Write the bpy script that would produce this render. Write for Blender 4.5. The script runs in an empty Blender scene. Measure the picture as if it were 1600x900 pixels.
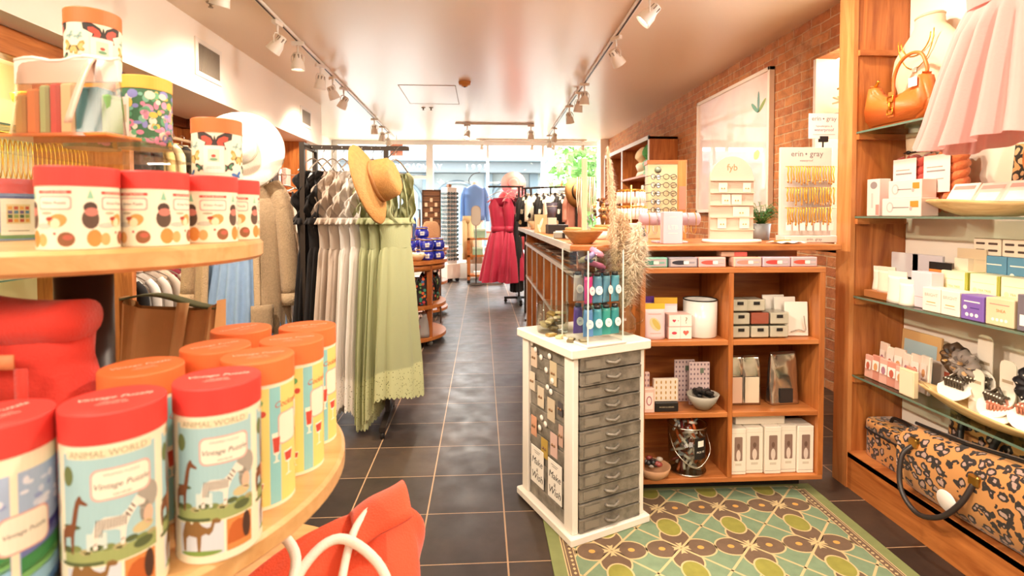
import bpy, bmesh, math, random
from mathutils import Vector, Matrix, noise
from mathutils.geometry import tessellate_polygon
R = math.radians
PI = math.pi
scene = bpy.context.scene
COL = scene.collection
rnd = random.Random(7)

# ------------------------------------------------------------ camera
cam_data = bpy.data.cameras.new('camera')
cam = bpy.data.objects.new('camera', cam_data)
COL.objects.link(cam)
cam.location = (0, 0, 1.186)
cam.rotation_euler = (R(90 - 1.6), 0, -math.atan(47 / 821))
cam_data.sensor_width = 36
cam_data.lens = 821 / 1600 * 36
cam_data.shift_y = -92 / 1600
cam_data.clip_start = 0.05
cam_data.dof.use_dof = True
cam_data.dof.focus_distance = 2.5
cam_data.dof.aperture_fstop = 3.6
scene.camera = cam

# ------------------------------------------------------------ world, light, exposure
world = bpy.data.worlds.new('sky')
scene.world = world
world.use_nodes = True
wb = world.node_tree.nodes['Background']
wb.inputs[0].default_value = (0.93, 0.97, 1.0, 1)
wb.inputs[1].default_value = 9.0
LAMP_COL = (1.0, 0.835, 0.665)
LAMP_W = 40          # a track lamp aimed at the goods
def lamp_area(name, loc, sx, sy, power, rot=(0, 0, 0), col=LAMP_COL):
    l = bpy.data.lights.new(name, 'AREA')
    l.shape = 'RECTANGLE'; l.size = sx; l.size_y = sy; l.energy = power; l.color = col
    o = bpy.data.objects.new(name, l); COL.objects.link(o)
    o.location = loc; o.rotation_euler = rot
    return o
# added unseen fill panels behind the camera, standing in for further shop lamps
lamp_area('added_fill_light', (-1.0, -1.6, 2.5), 1.6, 1.6, 62)
lamp_area('added_fill_light', (1.0, -1.6, 2.5), 1.6, 1.6, 62)
vs = scene.view_settings
vs.view_transform = 'Standard'
vs.look = 'None'
vs.gamma = 1
vs.use_curve_mapping = False
vs.exposure = 0.74
try:
    scene.cycles.use_denoising = True
    scene.cycles.max_bounces = 7
    scene.cycles.diffuse_bounces = 5
    scene.cycles.transparent_max_bounces = 16
    scene.cycles.caustics_reflective = False
    scene.cycles.caustics_refractive = False
    scene.cycles.sample_clamp_indirect = 4
except Exception:
    pass

# ------------------------------------------------------------ materials
def lin(h):
    h = h.lstrip('#')
    out = []
    for i in (0, 2, 4):
        c = int(h[i:i + 2], 16) / 255
        out.append(c / 12.92 if c <= 0.04045 else ((c + 0.055) / 1.055) ** 2.4)
    return (*out, 1)
def new_mat(name):
    m = bpy.data.materials.new(name); m.use_nodes = True
    nt = m.node_tree
    return m, nt, nt.nodes['Principled BSDF']
def coords(nt, kind='Object', scale=(1, 1, 1), rot=(0, 0, 0)):
    tc = nt.nodes.new('ShaderNodeTexCoord'); mp = nt.nodes.new('ShaderNodeMapping')
    nt.links.new(tc.outputs[kind], mp.inputs[0])
    mp.inputs['Scale'].default_value = scale; mp.inputs['Rotation'].default_value = rot
    return mp.outputs[0]
def noise_tex(nt, vec, scale, detail=3, rough=.55, dist=0):
    n = nt.nodes.new('ShaderNodeTexNoise')
    n.inputs['Scale'].default_value = scale; n.inputs['Detail'].default_value = detail
    n.inputs['Roughness'].default_value = rough; n.inputs['Distortion'].default_value = dist
    if vec is not None: nt.links.new(vec, n.inputs['Vector'])
    return n.outputs['Fac']
def ramp(nt, fac, stops, interp='LINEAR'):
    r = nt.nodes.new('ShaderNodeValToRGB'); r.color_ramp.interpolation = interp
    e = r.color_ramp.elements
    while len(e) < len(stops): e.new(0.5)
    for k, (p, c) in enumerate(stops):
        e[k].position = p; e[k].color = lin(c) if isinstance(c, str) else c
    nt.links.new(fac, r.inputs[0])
    return r.outputs[0]
def math_n(nt, op, a, b=None):
    n = nt.nodes.new('ShaderNodeMath'); n.operation = op
    for i, x in enumerate((a, b)):
        if x is None: continue
        if isinstance(x, (int, float)): n.inputs[i].default_value = x
        else: nt.links.new(x, n.inputs[i])
    return n.outputs[0]
def mixc(nt, fac, a, b):
    n = nt.nodes.new('ShaderNodeMix'); n.data_type = 'RGBA'
    for i, x in ((0, fac), (6, a), (7, b)):
        if isinstance(x, (int, float)): n.inputs[i].default_value = x
        elif isinstance(x, str): n.inputs[i].default_value = lin(x)
        elif isinstance(x, tuple): n.inputs[i].default_value = x
        else: nt.links.new(x, n.inputs[i])
    return n.outputs[2]
def bump(nt, b, height, strength, dist=.01):
    n = nt.nodes.new('ShaderNodeBump')
    n.inputs['Strength'].default_value = strength; n.inputs['Distance'].default_value = dist
    nt.links.new(height, n.inputs['Height']); nt.links.new(n.outputs[0], b.inputs['Normal'])
_mc = {}
def mat(col, rough=.55, metal=0, var=0, vs=12, bmp=0, bs=80, spec=.5, sheen=0, emit=0, coat=0, name=None):
    """plain surface of one colour with a little natural unevenness"""
    key = (col, rough, metal, var, vs, bmp, bs, spec, sheen, emit, coat)
    if key in _mc: return _mc[key]
    m, nt, b = new_mat(name or 'surface_' + col.lstrip('#'))
    b.inputs['Base Color'].default_value = lin(col)
    b.inputs['Roughness'].default_value = rough; b.inputs['Metallic'].default_value = metal
    b.inputs['Specular IOR Level'].default_value = spec
    b.inputs['Sheen Weight'].default_value = sheen; b.inputs['Coat Weight'].default_value = coat
    v = coords(nt) if (var or bmp) else None
    if var:
        f = noise_tex(nt, v, vs, 4)
        c = lin(col)
        lo = tuple(x * (1 - var) for x in c[:3]) + (1,); hi = tuple(min(1, x * (1 + var)) for x in c[:3]) + (1,)
        nt.links.new(ramp(nt, f, [(.3, lo), (.7, hi)]), b.inputs['Base Color'])
    if bmp: bump(nt, b, noise_tex(nt, v, bs, 2), bmp)
    if emit:
        b.inputs['Emission Color'].default_value = lin(col); b.inputs['Emission Strength'].default_value = emit
    _mc[key] = m
    return m
def cloth(col, bmp=.15, bs=180, thin=.35):
    """woven cloth that lets some light through"""
    m, nt, b = new_mat('cloth_' + col.lstrip('#'))
    b.inputs['Base Color'].default_value = lin(col); b.inputs['Roughness'].default_value = .85; b.inputs['Sheen Weight'].default_value = .15
    bump(nt, b, noise_tex(nt, coords(nt), bs, 2), bmp)
    t = nt.nodes.new('ShaderNodeBsdfTranslucent'); t.inputs[0].default_value = lin(col)
    mx = nt.nodes.new('ShaderNodeMixShader'); mx.inputs[0].default_value = thin
    nt.links.new(b.outputs[0], mx.inputs[1]); nt.links.new(t.outputs[0], mx.inputs[2])
    nt.links.new(mx.outputs[0], nt.nodes['Material Output'].inputs[0])
    return m
def wood(name, dark, light, axis='x', scale=1.0, rough=.38):
    m, nt, b = new_mat(name)
    s = {'x': (1.6, 16, 16), 'y': (16, 1.6, 16), 'z': (16, 16, 1.6)}[axis]
    v = coords(nt, 'Object', tuple(k * scale for k in s))
    f = noise_tex(nt, v, 1.4, 5, .6, 1.2)
    nt.links.new(ramp(nt, f, [(.28, dark), (.72, light)]), b.inputs['Base Color'])
    b.inputs['Roughness'].default_value = rough
    bump(nt, b, f, .08, .004)
    return m
def glassy(name, tint='#ffffff', rough=.02, amount=1.0):
    """clear sheet: sees through, reflects by angle"""
    m = bpy.data.materials.new(name); m.use_nodes = True
    nt = m.node_tree; nt.nodes.clear()
    o = nt.nodes.new('ShaderNodeOutputMaterial'); mx = nt.nodes.new('ShaderNodeMixShader')
    t = nt.nodes.new('ShaderNodeBsdfTransparent'); g = nt.nodes.new('ShaderNodeBsdfGlossy')
    lw = nt.nodes.new('ShaderNodeLayerWeight'); lw.inputs[0].default_value = .5
    t.inputs[0].default_value = lin(tint); g.inputs['Roughness'].default_value = rough
    k = math_n(nt, 'ADD', math_n(nt, 'MULTIPLY', math_n(nt, 'POWER', lw.outputs['Facing'], 4), .6 * amount), .035 * amount)
    nt.links.new(k, mx.inputs[0]); nt.links.new(t.outputs[0], mx.inputs[1]); nt.links.new(g.outputs[0], mx.inputs[2])
    nt.links.new(mx.outputs[0], o.inputs[0])
    return m
def cell_mat(name, base, cols, scale, thr=.33, rough=.7, jitter=1.0, bmp=0):
    """coloured blots scattered on a ground colour"""
    m, nt, b = new_mat(name)
    v = coords(nt)
    vo = nt.nodes.new('ShaderNodeTexVoronoi'); vo.inputs['Scale'].default_value = scale
    vo.inputs['Randomness'].default_value = jitter
    nt.links.new(v, vo.inputs['Vector'])
    sp = nt.nodes.new('ShaderNodeSeparateColor'); nt.links.new(vo.outputs['Color'], sp.inputs[0])
    n = len(cols)
    c = ramp(nt, sp.outputs[0], [(i / n, cols[i]) for i in range(n)], 'CONSTANT')
    wob = math_n(nt, 'ADD', vo.outputs['Distance'], math_n(nt, 'MULTIPLY', noise_tex(nt, v, scale * 3, 2), .25))
    k = math_n(nt, 'LESS_THAN', wob, thr + .12)
    nt.links.new(mixc(nt, k, base, c), b.inputs['Base Color'])
    b.inputs['Roughness'].default_value = rough
    if bmp: bump(nt, b, vo.outputs['Distance'], bmp, .005)
    return m
def leopard_mat(name, ground='#bd8449', core='#a98d80', dark='#1d1512', scale=33):
    m, nt, b = new_mat(name)
    v = coords(nt)
    w = nt.nodes.new('ShaderNodeTexNoise'); w.inputs['Scale'].default_value = scale * .9
    nt.links.new(v, w.inputs['Vector'])
    va = nt.nodes.new('ShaderNodeVectorMath'); va.operation = 'MULTIPLY_ADD'
    nt.links.new(w.outputs['Color'], va.inputs[0]); va.inputs[1].default_value = (.035,) * 3
    nt.links.new(v, va.inputs[2])
    vo = nt.nodes.new('ShaderNodeTexVoronoi'); vo.inputs['Scale'].default_value = scale
    nt.links.new(va.outputs[0], vo.inputs['Vector'])
    d = vo.outputs['Distance']
    inner = math_n(nt, 'LESS_THAN', math_n(nt, 'ADD', d, math_n(nt, 'MULTIPLY', noise_tex(nt, v, scale * 2.5, 1), .2)), .36)
    gap = math_n(nt, 'MULTIPLY', noise_tex(nt, v, scale * 1.6, 1), .5)
    outer = math_n(nt, 'LESS_THAN', math_n(nt, 'ADD', d, gap), .75)
    c = mixc(nt, outer, ground, dark); c = mixc(nt, inner, c, core)
    nt.links.new(c, b.inputs['Base Color']); b.inputs['Roughness'].default_value = .6
    b.inputs['Sheen Weight'].default_value = .2
    return m

# ------------------------------------------------------------ mesh building
def T(x=0, y=0, z=0): return Matrix.Translation((x, y, z))
def RX(a): return Matrix.Rotation(a, 4, 'X')
def RY(a): return Matrix.Rotation(a, 4, 'Y')
def RZ(a): return Matrix.Rotation(a, 4, 'Z')
def S(x, y=None, z=None):
    y = x if y is None else y; z = x if z is None else z
    return Matrix.Diagonal((x, y, z, 1))
I4 = Matrix.Identity(4)
def crv(pts, n=6):
    """smooth path through points"""
    P = [Vector(p) for p in pts]; P = [P[0] * 2 - P[1]] + P + [P[-1] * 2 - P[-2]]; out = []
    for i in range(1, len(P) - 2):
        a, b, c, d = P[i - 1:i + 3]
        for k in range(n):
            t = k / n
            out.append(.5 * ((2 * b) + (c - a) * t + (2 * a - 5 * b + 4 * c - d) * t * t + (3 * b - a - 3 * c + d) * t ** 3))
    return out + [P[-2]]
class MB:
    def __init__(s): s.v = []; s.f = []; s.m = []; s.sm = []; s.mats = []
    def mi(s, m):
        if m not in s.mats: s.mats.append(m)
        return s.mats.index(m)
    def add(s, vs, fs, m, M=None, smooth=False):
        o = len(s.v)
        s.v += [(M @ Vector(p))[:] for p in vs] if M is not None else [tuple(p) for p in vs]
        k = s.mi(m)
        for f in fs:
            s.f.append([o + i for i in f]); s.m.append(k); s.sm.append(smooth)
        return s
    def box(s, c, d, m, M=None, b=0.0):
        x, y, z = d[0] / 2, d[1] / 2, d[2] / 2
        T0 = T(*c); M = (M @ T0) if M is not None else T0
        b = min(b, x * .45, y * .45, z * .45)
        if b <= 0:
            vs = [(i * x, j * y, k * z) for i in (-1, 1) for j in (-1, 1) for k in (-1, 1)]
            fs = [(0, 1, 3, 2), (4, 6, 7, 5), (0, 4, 5, 1), (2, 3, 7, 6), (0, 2, 6, 4), (1, 5, 7, 3)]
            return s.add(vs, fs, m, M)
        bm = bmesh.new(); bmesh.ops.create_cube(bm, size=1)
        for v in bm.verts: v.co = Vector((v.co.x * 2 * x, v.co.y * 2 * y, v.co.z * 2 * z))
        bmesh.ops.bevel(bm, geom=bm.edges[:], offset=b, segments=1 if b < .006 else 3, affect='EDGES', profile=.5)
        bm.verts.index_update()
        s.add([v.co[:] for v in bm.verts], [[v.index for v in f.verts] for f in bm.faces], m, M, smooth=False)
        bm.free(); return s
    def b2(s, x0, x1, y0, y1, z0, z1, m, M=None, b=0.0):
        return s.box(((x0 + x1) / 2, (y0 + y1) / 2, (z0 + z1) / 2), (abs(x1 - x0), abs(y1 - y0), abs(z1 - z0)), m, M, b)
    def lathe(s, prof, m, M=None, n=28, smooth=True, a0=0, a1=2 * PI):
        vs = []; fs = []; full = abs(a1 - a0 - 2 * PI) < 1e-6
        cols = n if full else n + 1
        for r, z in prof:
            for i in range(cols):
                a = a0 + (a1 - a0) * i / n
                vs.append((r * math.cos(a), r * math.sin(a), z))
        for j in range(len(prof) - 1):
            for i in range(n):
                p, q = j * cols + i, j * cols + (i + 1) % cols
                fs.append((p, q, q + cols, p + cols))
        if full and prof[0][0] > 1e-4: fs.append(list(range(n))[::-1])
        if full and prof[-1][0] > 1e-4: fs.append([(len(prof) - 1) * cols + i for i in range(n)])
        return s.add(vs, fs, m, M, smooth)
    def cyl(s, r, z0, z1, m, M=None, n=24):
        return s.lathe([(r, z0), (r, z1)], m, M, n)
    def tube(s, pts, r, m, M=None, n=8, caps=True, closed=False):
        pts = [Vector(p) for p in pts]; k = len(pts)
        rr = r if isinstance(r, (list, tuple)) else [r] * k
        if len(rr) != k:
            rr = [rr[int(j)] + (rr[min(int(j) + 1, len(rr) - 1)] - rr[int(j)]) * (j - int(j)) for j in (i * (len(rr) - 1) / (k - 1) for i in range(k))]
        vs = []; fs = []; prev = None
        for i, p in enumerate(pts):
            if closed: d = pts[(i + 1) % k] - pts[i - 1]
            else: d = pts[min(i + 1, k - 1)] - pts[max(i - 1, 0)]
            if d.length < 1e-9: d = Vector((0, 0, 1))
            d.normalize()
            if prev is None:
                u = d.orthogonal().normalized()
            else:
                u = prev - d * prev.dot(d)
                u = u.normalized() if u.length > 1e-6 else d.orthogonal().normalized()
            prev = u; w = d.cross(u)
            for j in range(n):
                a = 2 * PI * j / n
                vs.append(p + (u * math.cos(a) + w * math.sin(a)) * rr[i])
        for i in range(k if closed else k - 1):
            for j in range(n):
                a, b2_ = i * n + j, i * n + (j + 1) % n
                c, d_ = ((i + 1) % k) * n + j, ((i + 1) % k) * n + (j + 1) % n
                fs.append((a, b2_, d_, c))
        if caps and not closed:
            fs.append(list(range(n))[::-1]); fs.append([(k - 1) * n + j for j in range(n)])
        return s.add(vs, fs, m, M, True)
    def loft(s, rings, m, M=None, n=48, caps=(True, True), smooth=True):
        """rings of points, each made by f(angle)->(x,y,z)"""
        vs = []; fs = []
        for f in rings:
            for i in range(n): vs.append(f(2 * PI * i / n))
        for j in range(len(rings) - 1):
            for i in range(n):
                p, q = j * n + i, j * n + (i + 1) % n
                fs.append((p, q, q + n, p + n))
        if caps[0]: fs.append(list(range(n))[::-1])
        if caps[1]: fs.append([(len(rings) - 1) * n + i for i in range(n)])
        return s.add(vs, fs, m, M, smooth)
    def sheet(s, f, nu, nv, m, M=None, smooth=True, thick=0):
        P = [[Vector(f(i / nu, j / nv)) for i in range(nu + 1)] for j in range(nv + 1)]
        vs = [p for row in P for p in row]; fs = []
        w = nu + 1
        for j in range(nv):
            for i in range(nu):
                a = j * w + i; fs.append((a, a + 1, a + w + 1, a + w))
        if thick:
            N = len(vs); nor = []
            for j in range(nv + 1):
                for i in range(nu + 1):
                    du = P[j][min(i + 1, nu)] - P[j][max(i - 1, 0)]; dv = P[min(j + 1, nv)][i] - P[max(j - 1, 0)][i]
                    c = du.cross(dv); nor.append(c.normalized() if c.length > 1e-9 else Vector((0, 0, 1)))
            vs = vs + [p - q * thick for p, q in zip(vs, nor)]
            fs = fs + [tuple(N + k for k in reversed(f_)) for f_ in fs]
            edge = [i for i in range(w)] + [j * w + nu for j in range(1, nv + 1)] + [nv * w + i for i in range(nu - 1, -1, -1)] + [j * w for j in range(nv - 1, 0, -1)]
            for a, b_ in zip(edge, edge[1:] + edge[:1]): fs.append((b_, a, a + N, b_ + N))
        return s.add(vs, fs, m, M, smooth)
    def prism(s, out, d, m, M=None, smooth=False):
        """outline in xz, pushed along y from -d/2 to d/2"""
        n = len(out)
        vs = [(x, -d / 2, z) for x, z in out] + [(x, d / 2, z) for x, z in out]
        fs = [list(range(n)), [n + i for i in range(n)][::-1]] + [(i, i + n, (i + 1) % n + n, (i + 1) % n) for i in range(n)]
        return s.add(vs, fs, m, M, smooth)
    def ball(s, c, r, m, M=None, n=12):
        r = (r, r, r) if isinstance(r, (int, float)) else r
        k = max(5, n // 2 + 1)
        prof = [(math.sin(PI * i / (k - 1)), -math.cos(PI * i / (k - 1))) for i in range(k)]
        prof[0] = (1e-5, -1); prof[-1] = (1e-5, 1)
        M2 = T(*c) @ S(*r)
        return s.lathe(prof, m, (M @ M2) if M is not None else M2, n)
    def build(s, name, parent=None, loc=None, rot=None, label=None, smooth_angle=None):
        me = bpy.data.meshes.new(name); me.from_pydata(s.v, [], s.f)
        for m in s.mats: me.materials.append(m)
        me.polygons.foreach_set('material_index', s.m); me.polygons.foreach_set('use_smooth', s.sm)
        me.update()
        o = bpy.data.objects.new(name, me); COL.objects.link(o)
        if parent is not None: o.parent = parent
        if loc is not None: o.location = loc
        if rot is not None: o.rotation_euler = rot
        if label: o['label'] = label
        return o
def tag(o, label, cat, group=None, kind=None):
    if label: o['label'] = label
    if cat: o['category'] = cat
    if group: o['group'] = group
    if kind: o['kind'] = kind
    return o
def thing(name, label, cat, loc=(0, 0, 0), rz=0, group=None, rot=None):
    o = bpy.data.objects.new(name, None); COL.objects.link(o)
    o.empty_display_size = .05
    o.location = loc; o.rotation_euler = rot if rot else (0, 0, rz)
    return tag(o, label, cat, group)
def solo(mb, name, label, cat, loc=(0, 0, 0), rz=0, group=None, rot=None, kind=None):
    o = mb.build(name, None, loc, rot if rot else (0, 0, rz))
    return tag(o, label, cat, group, kind)
def struct(mb, name):
    o = mb.build(name); o['kind'] = 'structure'; return o
def dup(root, loc=None, rz=None, label=None, group=None, rot=None):
    r = root.copy(); COL.objects.link(r)
    if loc is not None: r.location = loc
    if rz is not None: r.rotation_euler = (0, 0, rz)
    if rot is not None: r.rotation_euler = rot
    if label: r['label'] = label
    if group: r['group'] = group
    for ch in list(root.children):
        c = ch.copy(); COL.objects.link(c); c.parent = r
        for g in list(ch.children):
            d = g.copy(); COL.objects.link(d); d.parent = c
    return r

# ------------------------------------------------------------ flat graphics and lettering
_tc = {}
def text_mesh(txt, size=1.0, align='CENTER', shear=0, space=1):
    key = (txt, align, shear, space)
    if key not in _tc:
        cu = bpy.data.curves.new('lettering', 'FONT'); cu.body = txt; cu.align_x = align; cu.align_y = 'CENTER'
        cu.resolution_u = 2; cu.shear = shear; cu.space_character = space
        ob = bpy.data.objects.new('lettering', cu); COL.objects.link(ob)
        dg = bpy.context.evaluated_depsgraph_get(); dg.update()
        me = bpy.data.meshes.new_from_object(ob.evaluated_get(dg))
        _tc[key] = ([v.co[:2] for v in me.vertices], [list(p.vertices) for p in me.polygons])
        bpy.data.objects.remove(ob); bpy.data.meshes.remove(me); bpy.data.curves.remove(cu)
    vs, fs = _tc[key]
    return [(x * size, y * size) for x, y in vs], fs
def rrect(cx, cz, w, h, r=0, n=4):
    if r <= 0: return [(cx - w / 2, cz - h / 2), (cx + w / 2, cz - h / 2), (cx + w / 2, cz + h / 2), (cx - w / 2, cz + h / 2)]
    out = []
    for sx, sz, a in ((1, -1, -90), (1, 1, 0), (-1, 1, 90), (-1, -1, 180)):
        for i in range(n + 1):
            t = R(a + 90 * i / n)
            out.append((cx + sx * (w / 2 - r) + r * math.cos(t), cz + sz * (h / 2 - r) + r * math.sin(t)))
    return out
def oval(cx, cz, rx, rz, n=18, rot=0):
    c, s_ = math.cos(rot), math.sin(rot)
    return [(cx + rx * math.cos(t) * c - rz * math.sin(t) * s_, cz + rx * math.cos(t) * s_ + rz * math.sin(t) * c) for t in (2 * PI * i / n for i in range(n))]
def place(poly, x, z, sc=1, flip=1): return [(x + flip * sc * a, z + sc * b) for a, b in poly]
def poly_grid(poly, step):
    """triangulate an outline and cut it into upright strips so that it can be bent"""
    tri = tessellate_polygon([[Vector((a, b, 0)) for a, b in poly]])
    bm = bmesh.new(); vv = [bm.verts.new((a, b, 0)) for a, b in poly]
    for t in tri:
        try: bm.faces.new([vv[i] for i in t])
        except ValueError: pass
    if step:
        x0 = min(a for a, b in poly); x1 = max(a for a, b in poly)
        k = math.ceil(x0 / step)
        while k * step < x1:
            bmesh.ops.bisect_plane(bm, geom=bm.verts[:] + bm.edges[:] + bm.faces[:], plane_co=(k * step, 0, 0), plane_no=(1, 0, 0)); k += 1
    bm.verts.index_update()
    out = [v.co[:2] for v in bm.verts], [[v.index for v in f.verts] for f in bm.faces]
    bm.free(); return out
def decal(mb, items, fmap, step=0, eps=.0004, m_default=None):
    """items: (outline | ('text', string, size, x, z[, align, shear]), material, layer)"""
    for it in items:
        sh, m, lay = it
        if isinstance(sh, tuple) and sh and sh[0] == 'text':
            vs, fs = text_mesh(sh[1], sh[2], sh[5] if len(sh) > 5 else 'CENTER', sh[6] if len(sh) > 6 else 0)
            vs = [(a + sh[3], b + sh[4]) for a, b in vs]
        else:
            vs, fs = poly_grid(sh, step)
        P = [fmap(a, b, lay * eps) for a, b in vs]
        if not fs: continue
        # keep the face towards the outside
        f0 = fs[0]; n0 = (Vector(P[f0[1]]) - Vector(P[f0[0]])).cross(Vector(P[f0[2]]) - Vector(P[f0[0]]))
        q = Vector(fmap(vs[f0[0]][0], vs[f0[0]][1], lay * eps + .01)) - Vector(P[f0[0]])
        if n0.dot(q) < 0: fs = [list(reversed(f)) for f in fs]
        mb.add(P, fs, m)
def on_cyl(r, ang=-PI / 2):
    """map (s,z) round an upright cylinder; s runs left to right seen from outside"""
    return lambda s_, z, e: ((r + e) * math.cos(ang + s_ / r), (r + e) * math.sin(ang + s_ / r), z)
def on_plane(o, u, v):
    o, u, v = Vector(o), Vector(u).normalized(), Vector(v).normalized(); n = u.cross(v)
    return lambda s_, z, e: tuple(o + u * s_ + v * z + n * e)
# ------------------------------------------------------------ shared materials
WHITE = mat('#efe9e0', .6, var=.03); WALLW = mat('#f0e6d8', .75, bmp=.05, bs=40)
CHERRY = wood('cherry_wood', '#8c481d', '#c67c3f', 'z'); CHERRY_X = wood('cherry_wood_across', '#8a461c', '#c2783c', 'x')
CHERRY_Y = wood('cherry_wood_deep', '#8c481d', '#c67c3f', 'y')
BEECH = wood('pale_wood', '#c4925a', '#deb47e', 'x', .8, .33)
BLACKM = mat('#1d1a19', .45, spec=.4); CHROME = mat('#d8d4cc', .2, 1); BRASS = mat('#c79a4a', .28, 1)
CLEAR = glassy('clear_acrylic', '#f4f6f2', .02); PANE = glassy('window_glass', '#fbfdfd', .01, .6); SHELFGLASS = glassy('shelf_glass', '#dbe8df', .01)
GLASSEDGE = mat('#5e7767', .15, spec=.8)
INK = mat('#3a3533', .7); PAPER = mat('#f3efe6', .7); CREAM = mat('#efe3c8', .7); KRAFT = mat('#b98a58', .75, var=.08, bmp=.1, bs=30)

# ------------------------------------------------------------ the room
def floor_mat():
    m, nt, b = new_mat('slate_tiles')
    v = coords(nt); sp = nt.nodes.new('ShaderNodeSeparateXYZ'); nt.links.new(v, sp.inputs[0])
    t = .3045; g = .0032
    cells = []; lines = []
    for ax, off in ((0, .0865), (1, 1.7585)):
        q = math_n(nt, 'DIVIDE', math_n(nt, 'SUBTRACT', sp.outputs[ax], off), t)
        fr = math_n(nt, 'FRACT', math_n(nt, 'ADD', q, 100))
        e = math_n(nt, 'MINIMUM', fr, math_n(nt, 'SUBTRACT', 1, fr))
        lines.append(math_n(nt, 'LESS_THAN', e, g / t * (.9 if ax == 0 else .62)))
        cells.append(math_n(nt, 'FLOOR', math_n(nt, 'ADD', q, 100)))
    line = math_n(nt, 'MAXIMUM', lines[0], lines[1])
    cb = nt.nodes.new('ShaderNodeCombineXYZ'); nt.links.new(cells[0], cb.inputs[0]); nt.links.new(cells[1], cb.inputs[1])
    wn = nt.nodes.new('ShaderNodeTexWhiteNoise'); nt.links.new(cb.outputs[0], wn.inputs['Vector'])
    n1 = noise_tex(nt, v, 5, 6, .65); 
    tone = math_n(nt, 'ADD', math_n(nt, 'MULTIPLY', wn.outputs[0], .35), math_n(nt, 'MULTIPLY', n1, .75))
    c = ramp(nt, tone, [(.2, '#1b1614'), (.55, '#352b26'), (.85, '#4b3c31')])
    nt.links.new(mixc(nt, line, c, '#a98a6a'), b.inputs['Base Color'])
    rg = ramp(nt, noise_tex(nt, v, 9, 4), [(.3, (.34,) * 3 + (1,)), (.7, (.5,) * 3 + (1,))])
    nt.links.new(rg, b.inputs['Roughness'])
    h = math_n(nt, 'SUBTRACT', math_n(nt, 'MULTIPLY', n1, .35), line)
    bump(nt, b, h, .35, .004)
    return m
def brick_mat():
    m, nt, b = new_mat('old_brick')
    tc = nt.nodes.new('ShaderNodeTexCoord'); sp = nt.nodes.new('ShaderNodeSeparateXYZ'); nt.links.new(tc.outputs['Object'], sp.inputs[0])
    cb = nt.nodes.new('ShaderNodeCombineXYZ'); nt.links.new(sp.outputs[1], cb.inputs[0]); nt.links.new(sp.outputs[2], cb.inputs[1])
    nz = nt.nodes.new('ShaderNodeTexNoise'); nz.inputs['Scale'].default_value = 7; nt.links.new(tc.outputs['Object'], nz.inputs['Vector'])
    va = nt.nodes.new('ShaderNodeVectorMath'); va.operation = 'MULTIPLY_ADD'
    nt.links.new(nz.outputs['Color'], va.inputs[0]); va.inputs[1].default_value = (.025, .018, 0); nt.links.new(cb.outputs[0], va.inputs[2])
    br = nt.nodes.new('ShaderNodeTexBrick'); nt.links.new(va.outputs[0], br.inputs['Vector'])
    br.inputs['Color1'].default_value = lin('#b06a3e'); br.inputs['Color2'].default_value = lin('#c98750'); br.inputs['Mortar'].default_value = lin('#cba67c')
    br.inputs['Scale'].default_value = 1; br.inputs['Brick Width'].default_value = .21; br.inputs['Row Height'].default_value = .07
    br.inputs['Mortar Size'].default_value = .006; br.inputs['Mortar Smooth'].default_value = .4; br.inputs['Bias'].default_value = -.1
    f = noise_tex(nt, tc.outputs['Object'], 3.2, 6, .7)
    pal = ramp(nt, f, [(.56, (0, 0, 0, 1)), (.72, (.75,) * 3 + (1,))])
    c = mixc(nt, pal, br.outputs['Color'], '#c9a680')
    f2 = noise_tex(nt, tc.outputs['Object'], 11, 5, .7)
    dk = ramp(nt, f2, [(.3, (.6,) * 3 + (1,)), (.55, (0, 0, 0, 1))])
    c = mixc(nt, dk, c, '#74432a')
    nt.links.new(c, b.inputs['Base Color']); b.inputs['Roughness'].default_value = .85
    h = math_n(nt, 'ADD', math_n(nt, 'MULTIPLY', br.outputs['Fac'], -1), math_n(nt, 'MULTIPLY', f2, .8))
    bump(nt, b, h, .8, .02)
    return m
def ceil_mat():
    m, nt, b = new_mat('ceiling_lamp_tinted')
    b.inputs['Base Color'].default_value = lin('#e3cfb4'); b.inputs['Roughness'].default_value = .3  # off-white ceiling, with the amber tone of the lamplight put into its colour
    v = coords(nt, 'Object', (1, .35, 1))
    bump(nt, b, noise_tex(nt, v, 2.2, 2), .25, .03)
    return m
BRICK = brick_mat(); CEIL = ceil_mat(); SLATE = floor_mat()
ZC = 2.58
struct(MB().b2(-3.4, 3.0, -4.5, 10.6, -.1, 0, SLATE), 'floor')
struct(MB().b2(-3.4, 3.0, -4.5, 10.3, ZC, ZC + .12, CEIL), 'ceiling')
struct(MB().b2(-2.92, -2.8, -4.5, 10.2, 0, ZC, WALLW), 'wall_left')
so = MB(); so.b2(-2.8, -2.05, -4.5, 6.9, 2.06, ZC, WALLW); struct(so, 'trim_soffit')
w = MB()
w.b2(2.35, 2.5, 3.63, 9.75, 0, ZC, BRICK); w.b2(2.35, 2.5, 2.0, 3.63, 2.28, ZC, BRICK); w.b2(2.35, 2.5, 2.0, 3.63, 0, .95, BRICK)
struct(w, 'wall_right')
struct(MB().b2(-2.92, 1.9, -4.62, -4.5, 0, ZC, WALLW), 'wall_back')
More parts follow.
